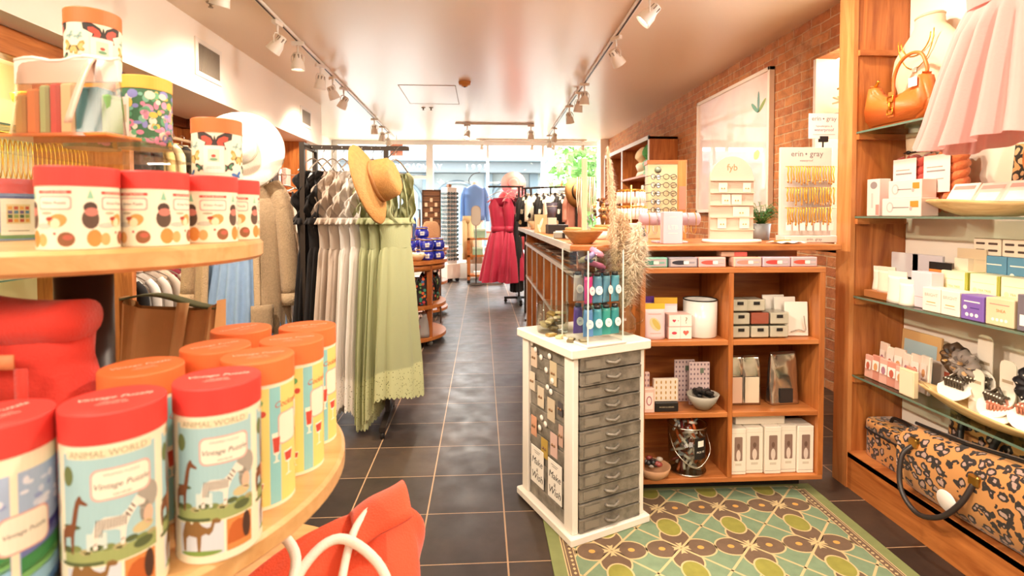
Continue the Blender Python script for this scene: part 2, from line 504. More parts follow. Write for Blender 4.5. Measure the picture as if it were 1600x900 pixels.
# lit recess in the brick wall
al = MB(); al.b2(2.35, 2.62, 3.6, 3.63, .95, 2.28, WHITE); al.b2(2.35, 2.62, 2.9, 2.93, .95, 2.28, WHITE); al.b2(2.6, 2.63, 2.93, 3.6, .95, 2.28, WHITE)
al.b2(2.35, 2.6, 2.93, 3.6, .93, .95, WHITE); al.b2(2.35, 2.6, 2.93, 3.6, 1.83, 1.86, WHITE)
struct(al, 'wall_recess')
for z_, e_ in ((2.2, 4), (1.75, 3)):
    l = bpy.data.lights.new('recess_lamp', 'POINT'); l.energy = e_; l.color = (1, .8, .5); l.shadow_soft_size = .05
    o = bpy.data.objects.new('recess_lamp', l); COL.objects.link(o); o.location = (2.42, 3.25, z_)
struct(MB().b2(2.2, 2.5, 9.68, 9.98, 0, ZC, WALLW), 'trim_pilaster')
struct(MB().b2(1.83, 1.9, -4.5, 2.17, 0, ZC, mat('#f0e4d6', .6)), 'wall_right_shop')
struct(MB().b2(1.9, 2.5, 2.19, 2.25, 0, ZC, CHERRY), 'wall_right_return')
# shop front
fr = MB()
FRW = mat('#e4e2dd', .5)
fr.b2(-2.8, 2.35, 10.05, 10.15, 2.5, ZC, FRW); fr.b2(-2.8, 2.35, 10.0, 10.2, 0, .45, FRW, b=.01)
for x, wd in ((-2.75, .1), (-.985, .13), (.112, .05), (1.17, .05), (2.3, .1)): fr.b2(x - wd / 2, x + wd / 2, 10.04, 10.16, .45, 2.5, FRW)
fr.b2(-2.7, -1.05, 10.06, 10.14, 1.86, 1.92, FRW); fr.b2(-1.9, -1.84, 10.05, 10.15, .45, 1.86, FRW)
sf = struct(fr, 'window_1')
for x0, x1 in ((-2.7, -1.05), (-.92, .087), (.137, 1.145), (1.195, 2.25)):
    p = MB().b2(x0, x1, 10.095, 10.105, .45, 2.5, PANE).build('pane', sf)
struct(MB().b2(-.92, 2.25, 9.75, 10.0, 0, .3, FRW), 'window_sill')

# ------------------------------------------------------------ the street outside
PAVE = mat('#bdbab2', .9, var=.1, vs=2)
struct(MB().b2(-14, 14, 10.6, 34, -.14, -.04, PAVE), 'pavement')
bd = thing('building', 'pale shop building with grey arches across the street', 'building', (0, 20, -.04))
fw = MB(); STONE = mat('#7f8484', .8, var=.05, vs=2); GREYB = mat('#4d5960', .7)
fw.b2(-9, 2.3, .5, 6, 0, 3.75, STONE)
fw.build('wall', bd)
for i, x in enumerate((-6.4, -4.1, -2.1, .25, 2.0)):
    MB().b2(x - .16, x + .16, .2, .5, 0, 2.8, GREYB, b=.02).build('pillar', bd)
for x in (-5.2, -3.1, -.95, 1.15):
    MB().tube([(x - .8 * math.cos(t), .32, 1.7 + .78 * math.sin(t)) for t in (PI * i / 20 for i in range(21))], .07, GREYB).build('arch', bd)
    MB().b2(x - .65, x + .65, .42, .52, .1, 1.9, mat('#6f7f84', .3)).build('shop_window', bd)
fa = MB(); FASC = mat('#4f5457', .6)
fa.b2(-9, 2.35, -.25, .5, 2.8, 3.2, FASC); fa.b2(-9, 2.5, -.5, .5, 3.2, 3.26, mat('#4f5a60', .6))
decal(fa, [(('text', 'BROADWAY', .31, -2.36, 2.98), WHITE, 4), (('text', '1 9 9 5', .3, -.2, 2.98), WHITE, 4)], on_plane((0, -.25, 0), (1, 0, 0), (0, 0, 1)), eps=.002)
fa.build('fascia', bd)
TEAL = mat('#2f7a66', .6)
for x in (-1.75, -3.6, .75):
    MB().b2(x - .2, x + .2, .36, .46, 1.0, 1.55, TEAL).build('sign_board', bd)
def tree(loc, h, rr, label, seed, c1, c2):
    t = thing('street_tree', label, 'tree', loc, 0, 'trees beyond the shop window')
    q = random.Random(seed)
    MB().tube([(0, 0, 0), (.03, 0, h * .3), (-.02, .04, h * .6)], [.12, .09, .05], mat('#6b5a49', .9), n=10).build('trunk', t)
    L = [mat(c1, .7), mat(c2, .7)]; mb = MB()
    for i in range(900):
        d = Vector((q.gauss(0, 1), q.gauss(0, 1), q.gauss(0, 1))).normalized() * (rr * q.random() ** .4)
        p = Vector((d.x, d.y, d.z * 1.15 + h * .62)); s_ = q.uniform(.1, .2)
        M = T(*p) @ Matrix.Rotation(q.uniform(0, 6), 4, Vector((q.gauss(0, 1), q.gauss(0, 1), q.gauss(0, 1))).normalized())
        mb.add([(-s_, 0, 0), (0, -s_ * .5, .02), (s_, 0, 0), (0, s_ * .5, .02)], [(0, 1, 2, 3)], L[i % 2], M)
    mb.build('foliage', t)
tree((3.1, 15.2, -.04), 3.6, 1.25, 'leafy green street tree seen through the right-hand pane', 3, '#4f7a2f', '#6f9648')
tree((5.4, 17.5, -.04), 4.6, 1.7, 'taller street tree behind, half hidden by the window pillar', 4, '#557f35', '#7a9f55')
tree((5.2, 24, -.04), 5.6, 1.9, 'distant street tree past the end of the pale building', 5, '#68904a', '#86a868')

# ------------------------------------------------------------ ceiling fittings
CAN = mat('#e6dfd4', .4, spec=.6); GRILLE = mat('#8f8375', .5)
def track(label, p0, p1, group='ceiling light tracks'):
    d = Vector(p1) - Vector(p0); L = d.length; a = math.atan2(d.y, d.x)
    t = thing('light_track', label, 'track', p0, a, group)
    MB().b2(0, L, -.018, .018, 0, .022, CAN, b=.003).build('rail', t)
    MB().b2(.1, L - .1, -.006, .006, -.003, 0, BLACKM).build('slot', t)
    return t
TZ = 2.555
track('long white light track along the left of the ceiling', (-1.33, -1.2, TZ), (-1.575, 9.6, TZ))
track('long white light track along the right of the ceiling', (.90, -1.2, TZ), (1.17, 9.4, TZ))
track('short white light track across the ceiling near the window', (-.4, 8.05, TZ), (.8, 8.05, TZ))
track('thin white light track right at the window head', (-.1, 9.75, TZ), (1.95, 9.75, TZ))
BULB = mat('#fff0d2', .3, emit=9)
_head = None
def spot(loc, pan, tilt, label, power=None, scale=1.0, cone=130, group='ceiling track spotlights'):
    """tilt 0 = straight down; pan turns the tilted can about the vertical"""
    global _head
    if _head is None:
        t = thing('track_spotlight', label, 'spotlight', loc, 0, group)
        MB().b2(-.05, .05, -.017, .017, -.03, .0, CAN, b=.004).cyl(.008, -.09, -.03, CAN, n=10).build('adapter', t)
        yk = MB()
        yk.tube([(-.047, 0, -.165), (-.049, 0, -.12), (-.03, 0, -.09), (0, 0, -.085), (.03, 0, -.09), (.049, 0, -.12), (.047, 0, -.165)], .0045, CAN)
        yk.build('yoke', t)
        k = MB(); M = T(0, 0, -.165)
        k.lathe([(.02, .07), (.026, .068), (.03, .03), (.046, -.005), (.052, -.055), (.054, -.06), (.049, -.06), (.045, -.02), (.02, .0)], CAN, n=24)
        for i in range(6): k.box((.027 * math.cos(i * PI / 3), .027 * math.sin(i * PI / 3), .045), (.012, .006, .03), GRILLE, None)
        c = k.build('lamp_can', t, (0, 0, -.165))
        MB().lathe([(1e-4, -.036), (.03, -.04), (.0455, -.045)], BULB, n=20).build('bulb', c)
        _head = t; r = t
    else:
        r = dup(_head, loc, 0, label, group)
    r.rotation_euler = (0, 0, pan); r.scale = (scale,) * 3
    c = [x for x in r.children if x.name.startswith('lamp_can')][0]
    c.rotation_euler = (tilt, 0, 0)
    l = bpy.data.lights.new('spot_beam', 'SPOT'); l.energy = LAMP_W if power is None else power
    l.color = LAMP_COL; l.spot_size = R(cone); l.spot_blend = 1; l.shadow_soft_size = .045
    lo = bpy.data.objects.new('spot_beam', l); COL.objects.link(lo); lo.parent = c; lo.location = (0, 0, -.07)
    return r
def lx(y): return -1.33 - .0227 * (y + 1.2)
def rx_(y): return .90 + .0255 * (y + 1.2)
for y, pan, tilt, lab in ((3.85, 1.4, .7, 'nearest spotlight on the left track, turned to the wall'), (4.29, 0, .05, 'second spotlight on the left track, shining straight down'),
        (4.93, .9, .25, 'third spotlight on the left track, leaning to the wall'), (5.35, -.8, .5, 'fourth spotlight on the left track, turned to the aisle'),
        (5.81, 1.1, .6, 'fifth spotlight on the left track, leaning out to the wall'), (7.64, 0, .1, 'upright spotlight on the far part of the left track'),
        (8.3, .5, .3, 'spotlight above the straw hat on the far left track'), (8.9, -.7, .4, 'last spotlight at the window end of the left track')):
    spot((lx(y), y, TZ), pan, tilt, lab)
for y, pan, tilt, lab in ((1.93, -1.6, .45, 'spotlight cut by the top edge of the photo, above the shelf bay'), (4.03, -1.0, .75, 'nearest whole spotlight on the right track, aimed at the brick wall'),
        (5.47, 0, .1, 'second whole spotlight on the right track'), (5.86, .3, .25, 'third whole spotlight on the right track'), (6.58, -.6, .4, 'fourth whole spotlight on the right track'),
        (8.27, .7, .35, 'glowing spotlight near the window end of the right track'), (9.05, 0, .1, 'last spotlight at the window end of the right track')):
    spot((rx_(y), y, TZ), pan, tilt, lab, 14 if y < 2 else None)
for x, pan, tilt, lab in ((-.22, 2.6, .6, 'left spotlight of the short cross track'), (.75, 0, .05, 'right spotlight of the short cross track')):
    spot((x, 8.05, TZ), pan, tilt, lab)
for x, lab in ((.0, 'leftmost small spotlight at the window head'), (.93, 'second small spotlight at the window head'), (1.33, 'third small spotlight at the window head'), (1.88, 'rightmost small spotlight at the window head')):
    spot((x, 9.75, TZ), .4, .3, lab, 4, .75)
# added spotlights above the view, put in to brighten the goods below
for y, pan, tl, pw, cn in ((.4, -1.25, 1.08, 70, 70), (1.3, -1.45, 1.08, 75, 70), (2.1, -.75, .68, 60, 80), (3.0, .9, .35, 16, 130)):
    spot((lx(y), y, TZ), pan, tl, 'spotlight on the left track outside the top of the photo', pw, cone=cn)
for y, pan, tl, pw in ((.2, -1.0, .5, 22), (1.2, 1.35, .8, 26), (2.5, 1.45, .8, 60), (3.15, 1.3, .8, 60)):
    spot((rx_(y), y, TZ), pan, tl, 'spotlight on the right track outside the top of the photo', pw)
for y0, y1, z0, z1, lab in ((3.91, 4.29, 2.19, 2.46, 'larger white air vent on the soffit above the clothes bays'), (6.1, 6.46, 2.2, 2.42, 'smaller far air vent on the soffit')):
    t = thing('air_vent', lab, 'vent', (-2.05, (y0 + y1) / 2, (z0 + z1) / 2), 0, 'air vents on the soffit')
    a, h = (y1 - y0) / 2, (z1 - z0) / 2
    f = MB(); f.b2(0, .012, -a, a, h - .035, h, CAN).b2(0, .012, -a, a, -h, -h + .035, CAN).b2(0, .012, -a, -a + .035, -h + .035, h - .035, CAN).b2(0, .012, a - .035, a, -h + .035, h - .035, CAN)
    f.build('frame', t); MB().b2(.0005, .002, -a + .036, a - .036, -h + .036, h - .036, mat('#4d443b', .8)).build('backing', t)
    g = MB(); n = 16
    for i in range(n):
        yy = -a + .04 + (2 * a - .08) * i / (n - 1); g.box((.006, yy, 0), (.012, .008, 2 * h - .06), GRILLE, None)
    g.build('louvres', t)
sd = thing('smoke_detector', 'amber smoke detector on the ceiling', 'detector', (-.179, 5.59, ZC))
AMB = mat('#c98a45', .5)
MB().lathe([(1e-4, -.05), (.03, -.05), (.035, -.035), (.06, -.03), (.065, 0)], AMB).build('housing', sd)
MB().cyl(.012, -.056, -.05, BLACKM).build('sensor', sd)
ht = MB(); HL = mat('#b79c80', .8)
for a in ((-.9, -.282, 5.75, 5.757), (-.9, -.282, 6.7, 6.707), (-.9, -.893, 5.75, 6.7), (-.289, -.282, 5.75, 6.7)): ht.b2(a[0], a[1], a[2], a[3], ZC - .004, ZC, HL)
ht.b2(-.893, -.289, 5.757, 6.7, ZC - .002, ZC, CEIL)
solo(ht, 'ceiling_hatch', 'square access hatch outlined on the ceiling', 'hatch')
for x, y, lab in ((-1.777, 3.6, 'sprinkler head on the ceiling above the left vent'), (-.76, 6.95, 'left sprinkler head behind the hatch'), (-.66, 6.95, 'right sprinkler head behind the hatch')):
    MBs = MB(); MBs.lathe([(.03, ZC), (.028, ZC - .006), (.01, ZC - .008), (.008, ZC - .03), (.016, ZC - .032), (.016, ZC - .035)], mat('#8d7a62', .4, .6), n=14)
    solo(MBs, 'sprinkler', lab, 'sprinkler', (x, y, 0), 0, 'ceiling sprinklers')
es = thing('exit_sign', 'small pale red exit sign hanging near the window', 'sign', (-1.5, 9.4, 2.22))
MB().b2(-.11, .11, -.02, .02, 0, .2, mat('#e59a86', .5), b=.005).build('panel', es)
MB().tube([(0, 0, .2), (0, 0, ZC - 2.22)], .006, CAN).build('hanger', es)
# ------------------------------------------------------------ round tiered display table (left foreground)
TX, TY = -.70, .965
tb = thing('display_table', 'round wooden tiered display table with dark centre pole, left foreground', 'display table', (TX, TY, 0))
def disc(r, z, th): return MB().lathe([(1e-4, z - th), (r - .006, z - th), (r, z - th + .006), (r, z - .006), (r - .006, z), (1e-4, z)], BEECH, n=96, smooth=False)
disc(.286, 1.138, .034).build('tier', tb); disc(.435, .725, .036).build('tier', tb); disc(.585, .30, .036).build('tier', tb)
MB().cyl(.042, .0, 1.104, mat('#2c2120', .4), n=32).build('pole', tb)
MB().lathe([(.3, 0), (.3, .02), (.05, .04), (.042, .04)], mat('#2c2120', .4), n=48).build('foot', tb)

REDLID = mat('#d63f38', .55); ORLID = mat('#e8743c', .55); YELLID = mat('#eab64a', .55)
LIDW = mat('#f3d8c8', .7)
CR = mat('#efe6cc', .6); SKY = mat('#a3c8cf', .6); GRS = mat('#9aa567', .7); PNL = mat('#f2e8d6', .6); PNK = mat('#dfa9a0', .7)
BRN = mat('#7c4a2c', .7); DBR = mat('#4a2f22', .7); ORB = mat('#bb5f28', .7); LGR = mat('#cfcfc6', .7); DKG = mat('#55603a', .7); WHT = mat('#ece8df', .6)
GIRAFFE = [(.10, 0), (.16, 0), (.2, .5), (.42, .55), (.45, 0), (.52, 0), (.56, .62), (.62, .9), (.72, 1.5), (.76, 1.62), (.98, 1.56), (1.0, 1.63), (.82, 1.78), (.78, 1.9), (.72, 1.88), (.62, 1.72), (.55, 1.45), (.46, .98), (.2, .86), (.08, .7), (.06, .45)]
ZEBRA = [(.06, 0), (.14, 0), (.17, .34), (.26, .46), (.52, .42), (.60, .36), (.60, 0), (.68, 0), (.72, .42), (.80, .62), (.95, .82), (1.1, .8), (1.14, .88), (1.02, 1.0), (.94, 1.1), (.88, 1.02), (.74, .82), (.62, .72), (.3, .76), (.12, .68), (.05, .4)]
CAMEL = [(.1, 0), (.18, 0), (.2, .4), (.3, .5), (.55, .46), (.58, 0), (.66, 0), (.7, .5), (.82, .56), (.92, .5), (1.02, .62), (1.08, .86), (1.22, .84), (1.26, .92), (1.14, 1.02), (1.02, 1.0), (.96, .76), (.86, .74), (.72, .82), (.6, .98), (.5, 1.0), (.4, .86), (.28, 1.0), (.2, 1.0), (.12, .8), (.04, .5)]
LION = [(.0, .0), (1, 0), (1.05, .5), (.8, .62), (.72, .9), (.45, 1.0), (.2, .9), (.05, .6)]
def zebra(x, z, sc, L=3):
    out = [(place(ZEBRA, x, z, sc), mat('#e6dfd2', .6), L)]
    for i in range(11):
        a = .1 + i * .058
        out.append((place([(a, .47 if a > .22 else .3), (a + .022, .47 if a > .22 else .3), (a + .05, .72), (a + .028, .72)], x, z, sc), DBR, L + 1))
    for a, b in ((.75, .66), (.8, .74), (.86, .83)): out.append((place([(a - .05, b + .09), (a - .03, b + .11), (a + .05, b), (a + .03, b - .03)], x, z, sc), DBR, L + 1))
    for a in (.06, .6): out.append((place([(a + .01, .1), (a + .07, .14), (a + .07, .17), (a + .01, .13)], x, z, sc), DBR, L + 1))
    return out
def panel_title(cx, cz, w, h, lines, L=4, edge=PNK):
    out = [(rrect(cx, cz, w, h, h * .22), edge, L), (rrect(cx, cz, w - .004, h - .004, h * .2), PNL, L + 1)]
    for txt, size, dz, shear, m in lines: out.append((('text', txt, size, cx, cz + dz, 'CENTER', shear), m, L + 2))
    return out
def animal_art(h):
    z = lambda k: k * h
    a = [(rrect(0, h * .5, .30, h, 0), CR, 0)]
    for cx in (-.112, 0, .112):
        a += [(rrect(cx, h * .62, .100, h * .66, 0), SKY, 1), (rrect(cx, h * .33, .100, h * .09, 0), GRS, 2)]
        a += [(rrect(cx, h * .945, .09, h * .05, .002), mat('#e4d9b8', .6), 2), (('text', 'ANIMAL WORLD', .0105, cx, h * .945), mat('#9a9274', .7), 3)]
        a += [(place(GIRAFFE, cx - .056, h * .36, .036), BRN, 3)]
        a += panel_title(cx + .013, h * .76, .06, h * .19, [('Vintage Puzzle', .0095, -.002, .25, INK), ('WRAPPED PUZZLE', .0042, .011, 0, mat('#c28a84', .7)), ('1000 PIECES', .0035, -.013, 0, INK)])
        a += zebra(cx - .018, h * .38, .048)
        a += [(oval(cx + .04, h * .62, .013, h * .09, 14), mat('#a39d93', .7), 2), (oval(cx + .036, h * .53, .006, h * .07, 10), mat('#8f8a80', .7), 2), (oval(cx - .043, h * .82, .007, h * .06, 12), mat('#6d7a48', .7), 2), (rrect(cx - .012, h * .43, .02, h * .1, .001), mat('#cfdcd6', .6), 2)]
        for i in range(9): a.append((oval(cx - .045 + .011 * i, h * (.385 + .012 * math.sin(i * 2.3)), .007, h * .02, 10), [DKG, mat('#7d8a4e', .7), mat('#b3a878', .7)][i % 3], 2))
        a += [(oval(cx + .034, h * .44, .012, h * .035, 12), mat('#c9b98a', .7), 3), (oval(cx + .040, h * .5, .006, h * .06, 10), mat('#d9b39a', .7), 3)]
        a += [(oval(cx - .04, h * .52, .012, .003), DKG, 2), (rrect(cx - .03, h * .30, .05, h * .02, .001), DKG, 3)]
        a += [(rrect(cx - .018, h * .165, .058, h * .22, .001), mat('#cfd4dd', .6), 1), (place(CAMEL, cx - .045, h * .085, .042), mat('#8a6436', .7), 2), (oval(cx - .018, h * .07, .027, h * .018), mat('#7d9a4a', .7), 2)]
        a += [(rrect(cx + .031, h * .165, .034, h * .22, .001), mat('#d98a4a', .6), 1), (place(LION, cx + .015, h * .1, .03), ORB, 2), (oval(cx + .04, h * .19, .006, .018), DBR, 3), (oval(cx + .034, h * .345, .011, .006), DKG, 3)]
    a += [(oval(.082, h * .7, .012, .035), mat('#9b958c', .7), 3), (oval(.08, h * .5, .006, .02), mat('#d99a70', .7), 3)]
    return a
YEL = mat('#ead37e', .6); TRQ = mat('#8ecad0', .6); RED = mat('#c94a3c', .6); AMBR = mat('#e09a3c', .6)
def goblet(x, z, s_, m): return [(place([(.0, 1), (.5, 1), (.42, .55), (.28, .48), (.28, .08), (.45, 0), (.05, 0), (.22, .08), (.22, .48), (.08, .55)], x, z, s_), mat('#f3eedd', .5), 3), (place([(.03, .93), (.47, .93), (.4, .58), (.1, .58)], x, z, s_), m, 4)]
def tall_glass(x, z, s_, m): return [(place([(.0, 1.3), (.4, 1.3), (.34, .4), (.24, .3), (.24, .1), (.36, 0), (.04, 0), (.16, .1), (.16, .3), (.06, .4)], x, z, s_), mat('#f3eedd', .5), 3), (place([(.03, 1.1), (.37, 1.1), (.32, .44), (.08, .44)], x, z, s_), m, 4)]
def cocktail_art(h):
    a = [(rrect(0, h * .5, .33, h, 0), CR, 0), (rrect(0, h * .5, .33, h * .94, 0), YEL, 1)]
    for k, x in enumerate((-.100, .002, .104)):
        a += [(rrect(x + .022, h * .5, .018, h * .94, 0), TRQ, 2)]
        a += [(rrect(x + .046, h * .62, .040, h * .26, .008), PNK, 3), (rrect(x + .046, h * .62, .036, h * .24, .007), PNL, 4)]
        a += [(('text', 'Cocktails', .014, x + .046, h * .82, 'CENTER', .3), RED, 4)]
        a += tall_glass(x - .030, h * .28, .046, AMBR) + goblet(x + .036, h * .22, .040, RED) + tall_glass(x - .036, h * .6, .03, WHT) + tall_glass(x + .016, h * .36, .036, RED)
        a += [(oval(x - .012, h * .9, .009, .008), mat('#4d8f5a', .7), 3), (oval(x - .004, h * .86, .008, .006), mat('#67a56b', .7), 3), (oval(x - .02, h * .58, .004, .004), RED, 3), (oval(x + .003, h * .77, .005, .005), RED, 3), (oval(x - .028, h * .55, .006, .004), AMBR, 3)]
        a += [(rrect(x - .015, h * q, .018, .0012, 0), mat('#a88c4a', .7), 3) for q in (.5, .485, .47, .16, .145, .13)]
        a += goblet(x - .008, h * .1, .024, RED)
        a += [(rrect(x - .022, h * .24, .03, .0008, 0), INK, 3)]
    return a
def blossom_art(h):
    a = [(rrect(0, h * .5, .30, h, 0), CR, 0)]
    for cx in (-.06, .035):
        a += [(rrect(cx, h * .48, .088, h * .84, 0), mat('#a3b7d6', .6), 1)]
        q = random.Random(3)
        for i in range(45): a.append((oval(cx + q.uniform(-.04, .04), h * q.uniform(.62, .88), q.uniform(.002, .006), q.uniform(.002, .005), 8), [mat('#cdd2e6', .6), mat('#8f9dcc', .6), mat('#dfe0ee', .6)][i % 3], 2 + i % 3))
        for z0, z1, m in ((.5, .56, '#3f3f86'), (.45, .52, '#6f79b4'), (.36, .46, '#3f8a4e'), (.32, .38, '#79b46a'), (.22, .33, '#8fbfe0'), (.17, .24, '#5e93cf'), (.07, .2, '#394d57')):
            a.append(([(cx - .043, h * (z0 - .04)), (cx + .0, h * (z0 - .01)), (cx + .043, h * z0 + .01), (cx + .043, h * z1 + .012), (cx, h * z1), (cx - .043, h * (z1 - .05))], mat(m, .6), 5))
        for i in range(14): a.append((oval(cx + q.uniform(-.035, .04), h * q.uniform(.07, .15), .004, .004, 8), mat(['#b34a44', '#6c7a4a', '#2f3a40'][i % 3], .6), 6))
        a += panel_title(cx - .038, h * .56, .05, h * .22, [('Vintage Puzzle', .007, 0, .2, INK)], 7)
    return a
def pet_art(h):
    a = [(rrect(0, h * .5, .29, h, 0), mat('#efe7d0', .6), 0)]
    for cx in (-.105, -.035, .04, .11):
        k = round(cx * 1000)
        a += [([(cx - .034, h * .8), (cx - .03, h * .96), (cx - .026, h * .8)], mat('#8fc4a6', .7), 2), (oval(cx - .03, h * .66, .008, .008, 12), mat('#4d3a30', .7), 2), (oval(cx - .029, h * .59, .008, .006, 12), mat('#c97a6c', .7), 3), (oval(cx - .03, h * .48, .010, .014, 14), mat('#5c4638', .7), 2)]
        a += [(rrect(cx + .004, h * .9, .042, h * .05, .001), mat('#c9473f', .6), 2), (('text', 'CATS & DOGS', .005, cx + .004, h * .9), PNL, 3)]
        a += panel_title(cx + .004, h * .73, .042, h * .22, [('Kitten Puzzle', .0056, 0, .2, INK)], 2)
        a += [(oval(cx + .008, h * .45, .012, .009, 14, .4), mat('#c79a54', .7), 2), (oval(cx - .001, h * .48, .005, .003, 10), mat('#a8402f', .7), 3), (oval(cx + .006, h * .41, .006, .007, 12), mat('#e9d9b8', .7), 3)]
        a += [(oval(cx - .026, h * .17, .009, .012, 14), mat('#cf8a44', .7), 2), (oval(cx - .012, h * .15, .007, .009, 12), mat('#d9a468', .7), 2), (oval(cx + .018, h * .16, .010, .010, 14), mat('#8b5b3a', .7), 2), (oval(cx + .02, h * .19, .006, .004, 10), mat('#b8604c', .7), 3)]
        a += [(oval(cx - .01, h * .37, .012, .004, 12), mat('#c9c3b6', .7), 2), (oval(cx + .005, h * .25, .002, .002, 6), mat('#b03a3a', .7), 2), (oval(cx - .005, h * .57, .008, .002, 8), mat('#b8ac94', .7), 2)]
    return a
def butterfly(x, z, s_, m, rot=0, m2=None):
    c, s2 = math.cos(rot), math.sin(rot)
    W = [(0, 0), (.15, .35), (.6, .62), (1, .55), (.95, .2), (.5, -.02), (.62, -.4), (.35, -.55), (.08, -.25)]
    f = lambda p: [(x + s_ * (a * c - b * s2), z + s_ * (a * s2 + b * c)) for a, b in p]
    out = [(f(W), m, 3), (f([(-a, b) for a, b in W]), m, 3), (f(oval(0, 0, .06, .4, 10)), INK, 4)]
    if m2:
        V = [(a * .62 + .12, b * .6) for a, b in W]
        out += [(f(V), m2, 4), (f([(-a, b) for a, b in V]), m2, 4)]
    return out
def butterfly_art(h):
    a = [(rrect(0, h * .5, .295, h, 0), mat('#f0ead2', .6), 0)]
    for i, x in enumerate((-.1, 0, .1)):
        a += butterfly(x, h * .80, .034, INK, 0, mat('#c9503f', .6)) + butterfly(x + .042, h * .5, .017, mat('#b39a52', .7), -.5, mat('#d6bd76', .7)) + butterfly(x - .042, h * .48, .017, mat('#b39a52', .7), .5, mat('#d6bd76', .7))
        a += butterfly(x + .024, h * .3, .015, INK, .2, mat('#4d8a6a', .7)) + butterfly(x - .026, h * .28, .015, INK, 0, mat('#4d8a6a', .7)) + butterfly(x + .045, h * .14, .013, mat('#3f6fae', .7), .3) + butterfly(x - .04, h * .72, .009, mat('#9ab8b0', .7), .6) + butterfly(x + .043, h * .74, .009, mat('#9ab8b0', .7), .6)
        if i == 1:
            a += [(rrect(x - .002, h * .45, .040, h * .56, .001), mat('#f3d9d0', .6), 5), (rrect(x - .002, h * .45, .037, h * .54, .001), WHT, 6), (rrect(x - .002, h * .53, .020, h * .25, 0), mat('#c9d4c0', .6), 7)]
            a += butterfly(x - .002, h * .6, .009, mat('#7fa0a0', .7), 0) + [(oval(x - .002, h * .52, .004, .003), RED, 8), (oval(x - .002, h * .45, .007, .003), mat('#6fa07a', .7), 8), (rrect(x - .002, h * .3, .024, .001, 0), PNK, 7), (rrect(x - .002, h * .27, .028, .001, 0), PNK, 7)]
    return a
def flower_art(h):
    a = [(rrect(0, h * .5, .295, h, 0), mat('#3f7350', .6), 0)]
    q = random.Random(9)
    cs = ['#8a8fd0', '#e59ac0', '#e7c556', '#6fb98a', '#5da37a', '#e9e2d2', '#d98aa8', '#79b9a0']
    for i in range(260): a.append((oval(q.uniform(-.14, .14), h * q.uniform(.06, .95), q.uniform(.004, .010), q.uniform(.003, .009), 10), mat(cs[(i * 5 + i // 7) % 8], .6), 1 + i % 4))
    a += [(rrect(-.052, h * .46, .03, h * .76, 0), mat('#efe7dd', .6), 6), (rrect(-.052, h * .56, .02, h * .3, 0), mat('#c9c0a0', .6), 7)]
    return a
def folk_art(h):
    a = [(rrect(0, h * .5, .295, h, 0), mat('#6f8fc4', .6), 0), (rrect(0, h * .1, .295, h * .14, 0), mat('#5f8f57', .6), 1), (oval(-.05, h * .4, .02, .03), mat('#5b8a5a', .6), 1), (oval(.05, h * .4, .02, .03), mat('#a8577a', .6), 1)]
    a += [(rrect(0, h * .5, .05, h * .78, 0), WHT, 3), (rrect(0, h * .56, .034, h * .42, 0), mat('#d9c9a0', .6), 4)]
    cs = ['#b34a3c', '#4d7a9a', '#8aa05a', '#d99a4a', '#6a5a8a', '#2f5a4a']
    for i in range(4):
        for j in range(4): a.append((rrect(-.012 + i * .008, h * (.42 + j * .09), .006, h * .07, 0), mat(cs[(i * 3 + j * 5) % 6], .6), 5))
    a += [(rrect(0, h * .2, .03, .001, 0), INK, 5), (rrect(0, h * .91, .1, h * .06, 0), mat('#4a5fa0', .6), 2)]
    return a
_tube = {}
def puzzle(kind, art, r, h, lid_h, lidm, loc, ang, label, group, title='Vintage Puzzle'):
    """ang: the way the printed front looks"""
    if kind in _tube:
        return dup(_tube[kind], loc, ang + PI / 2, label, group)
    t = thing('puzzle_tube', label, 'puzzle tube', loc, ang + PI / 2, group)
    b = MB(); b.lathe([(1e-4, 0), (r, 0), (r, h - lid_h + .002), (1e-4, h - lid_h + .002)], CR, n=56, smooth=False)
    H = h - lid_h
    decal(b, art(H), on_cyl(r + .0003), .006, .00012)
    b.build('printed_tube', t)
    l = MB(); l.lathe([(r + .0006, h - lid_h), (r + .0014, h - lid_h), (r + .0014, h - .002), (r + .0004, h), (1e-4, h)], lidm, n=56, smooth=False)
    decal(l, [(('text', title, .0135, 0, .008, 'CENTER', .2), LIDW, 1), (('text', '1,000 PIECES', .005, 0, -.010), LIDW, 1), (('text', 'FRAMEABLE SIZE', .0045, 0, -.017), LIDW, 1)], on_plane((0, 0, h), (1, 0, 0), (0, 1, 0)), 0, .0003)
    l.build('lid', t)
    _tube[kind] = t
    return t
def toward(x, y, off=0): return math.atan2(-y, -x) + off
G1 = 'tall puzzle tubes on the lower tier'; G2 = 'short puzzle tubes on the upper tier'
HT = .232
for (x, y), off, lab in (((-.371, .755), -.12, 'tall animal puzzle tube with red lid, beside the nearest yellow tube'), ((-.455, .672), -.14, 'tall animal puzzle tube with red lid, the closer one beside the blue tube')):
    puzzle('animal', animal_art, .0535, HT, .036, REDLID, (x, y, .7257), toward(x, y, off), lab, G1)
puzzle('blossom', blossom_art, .0535, HT, .036, REDLID, (-.556, .625, .7257), toward(-.556, .625, .5), 'tall red-lidded puzzle tube with blue blossom picture, cut by the left edge', G1)
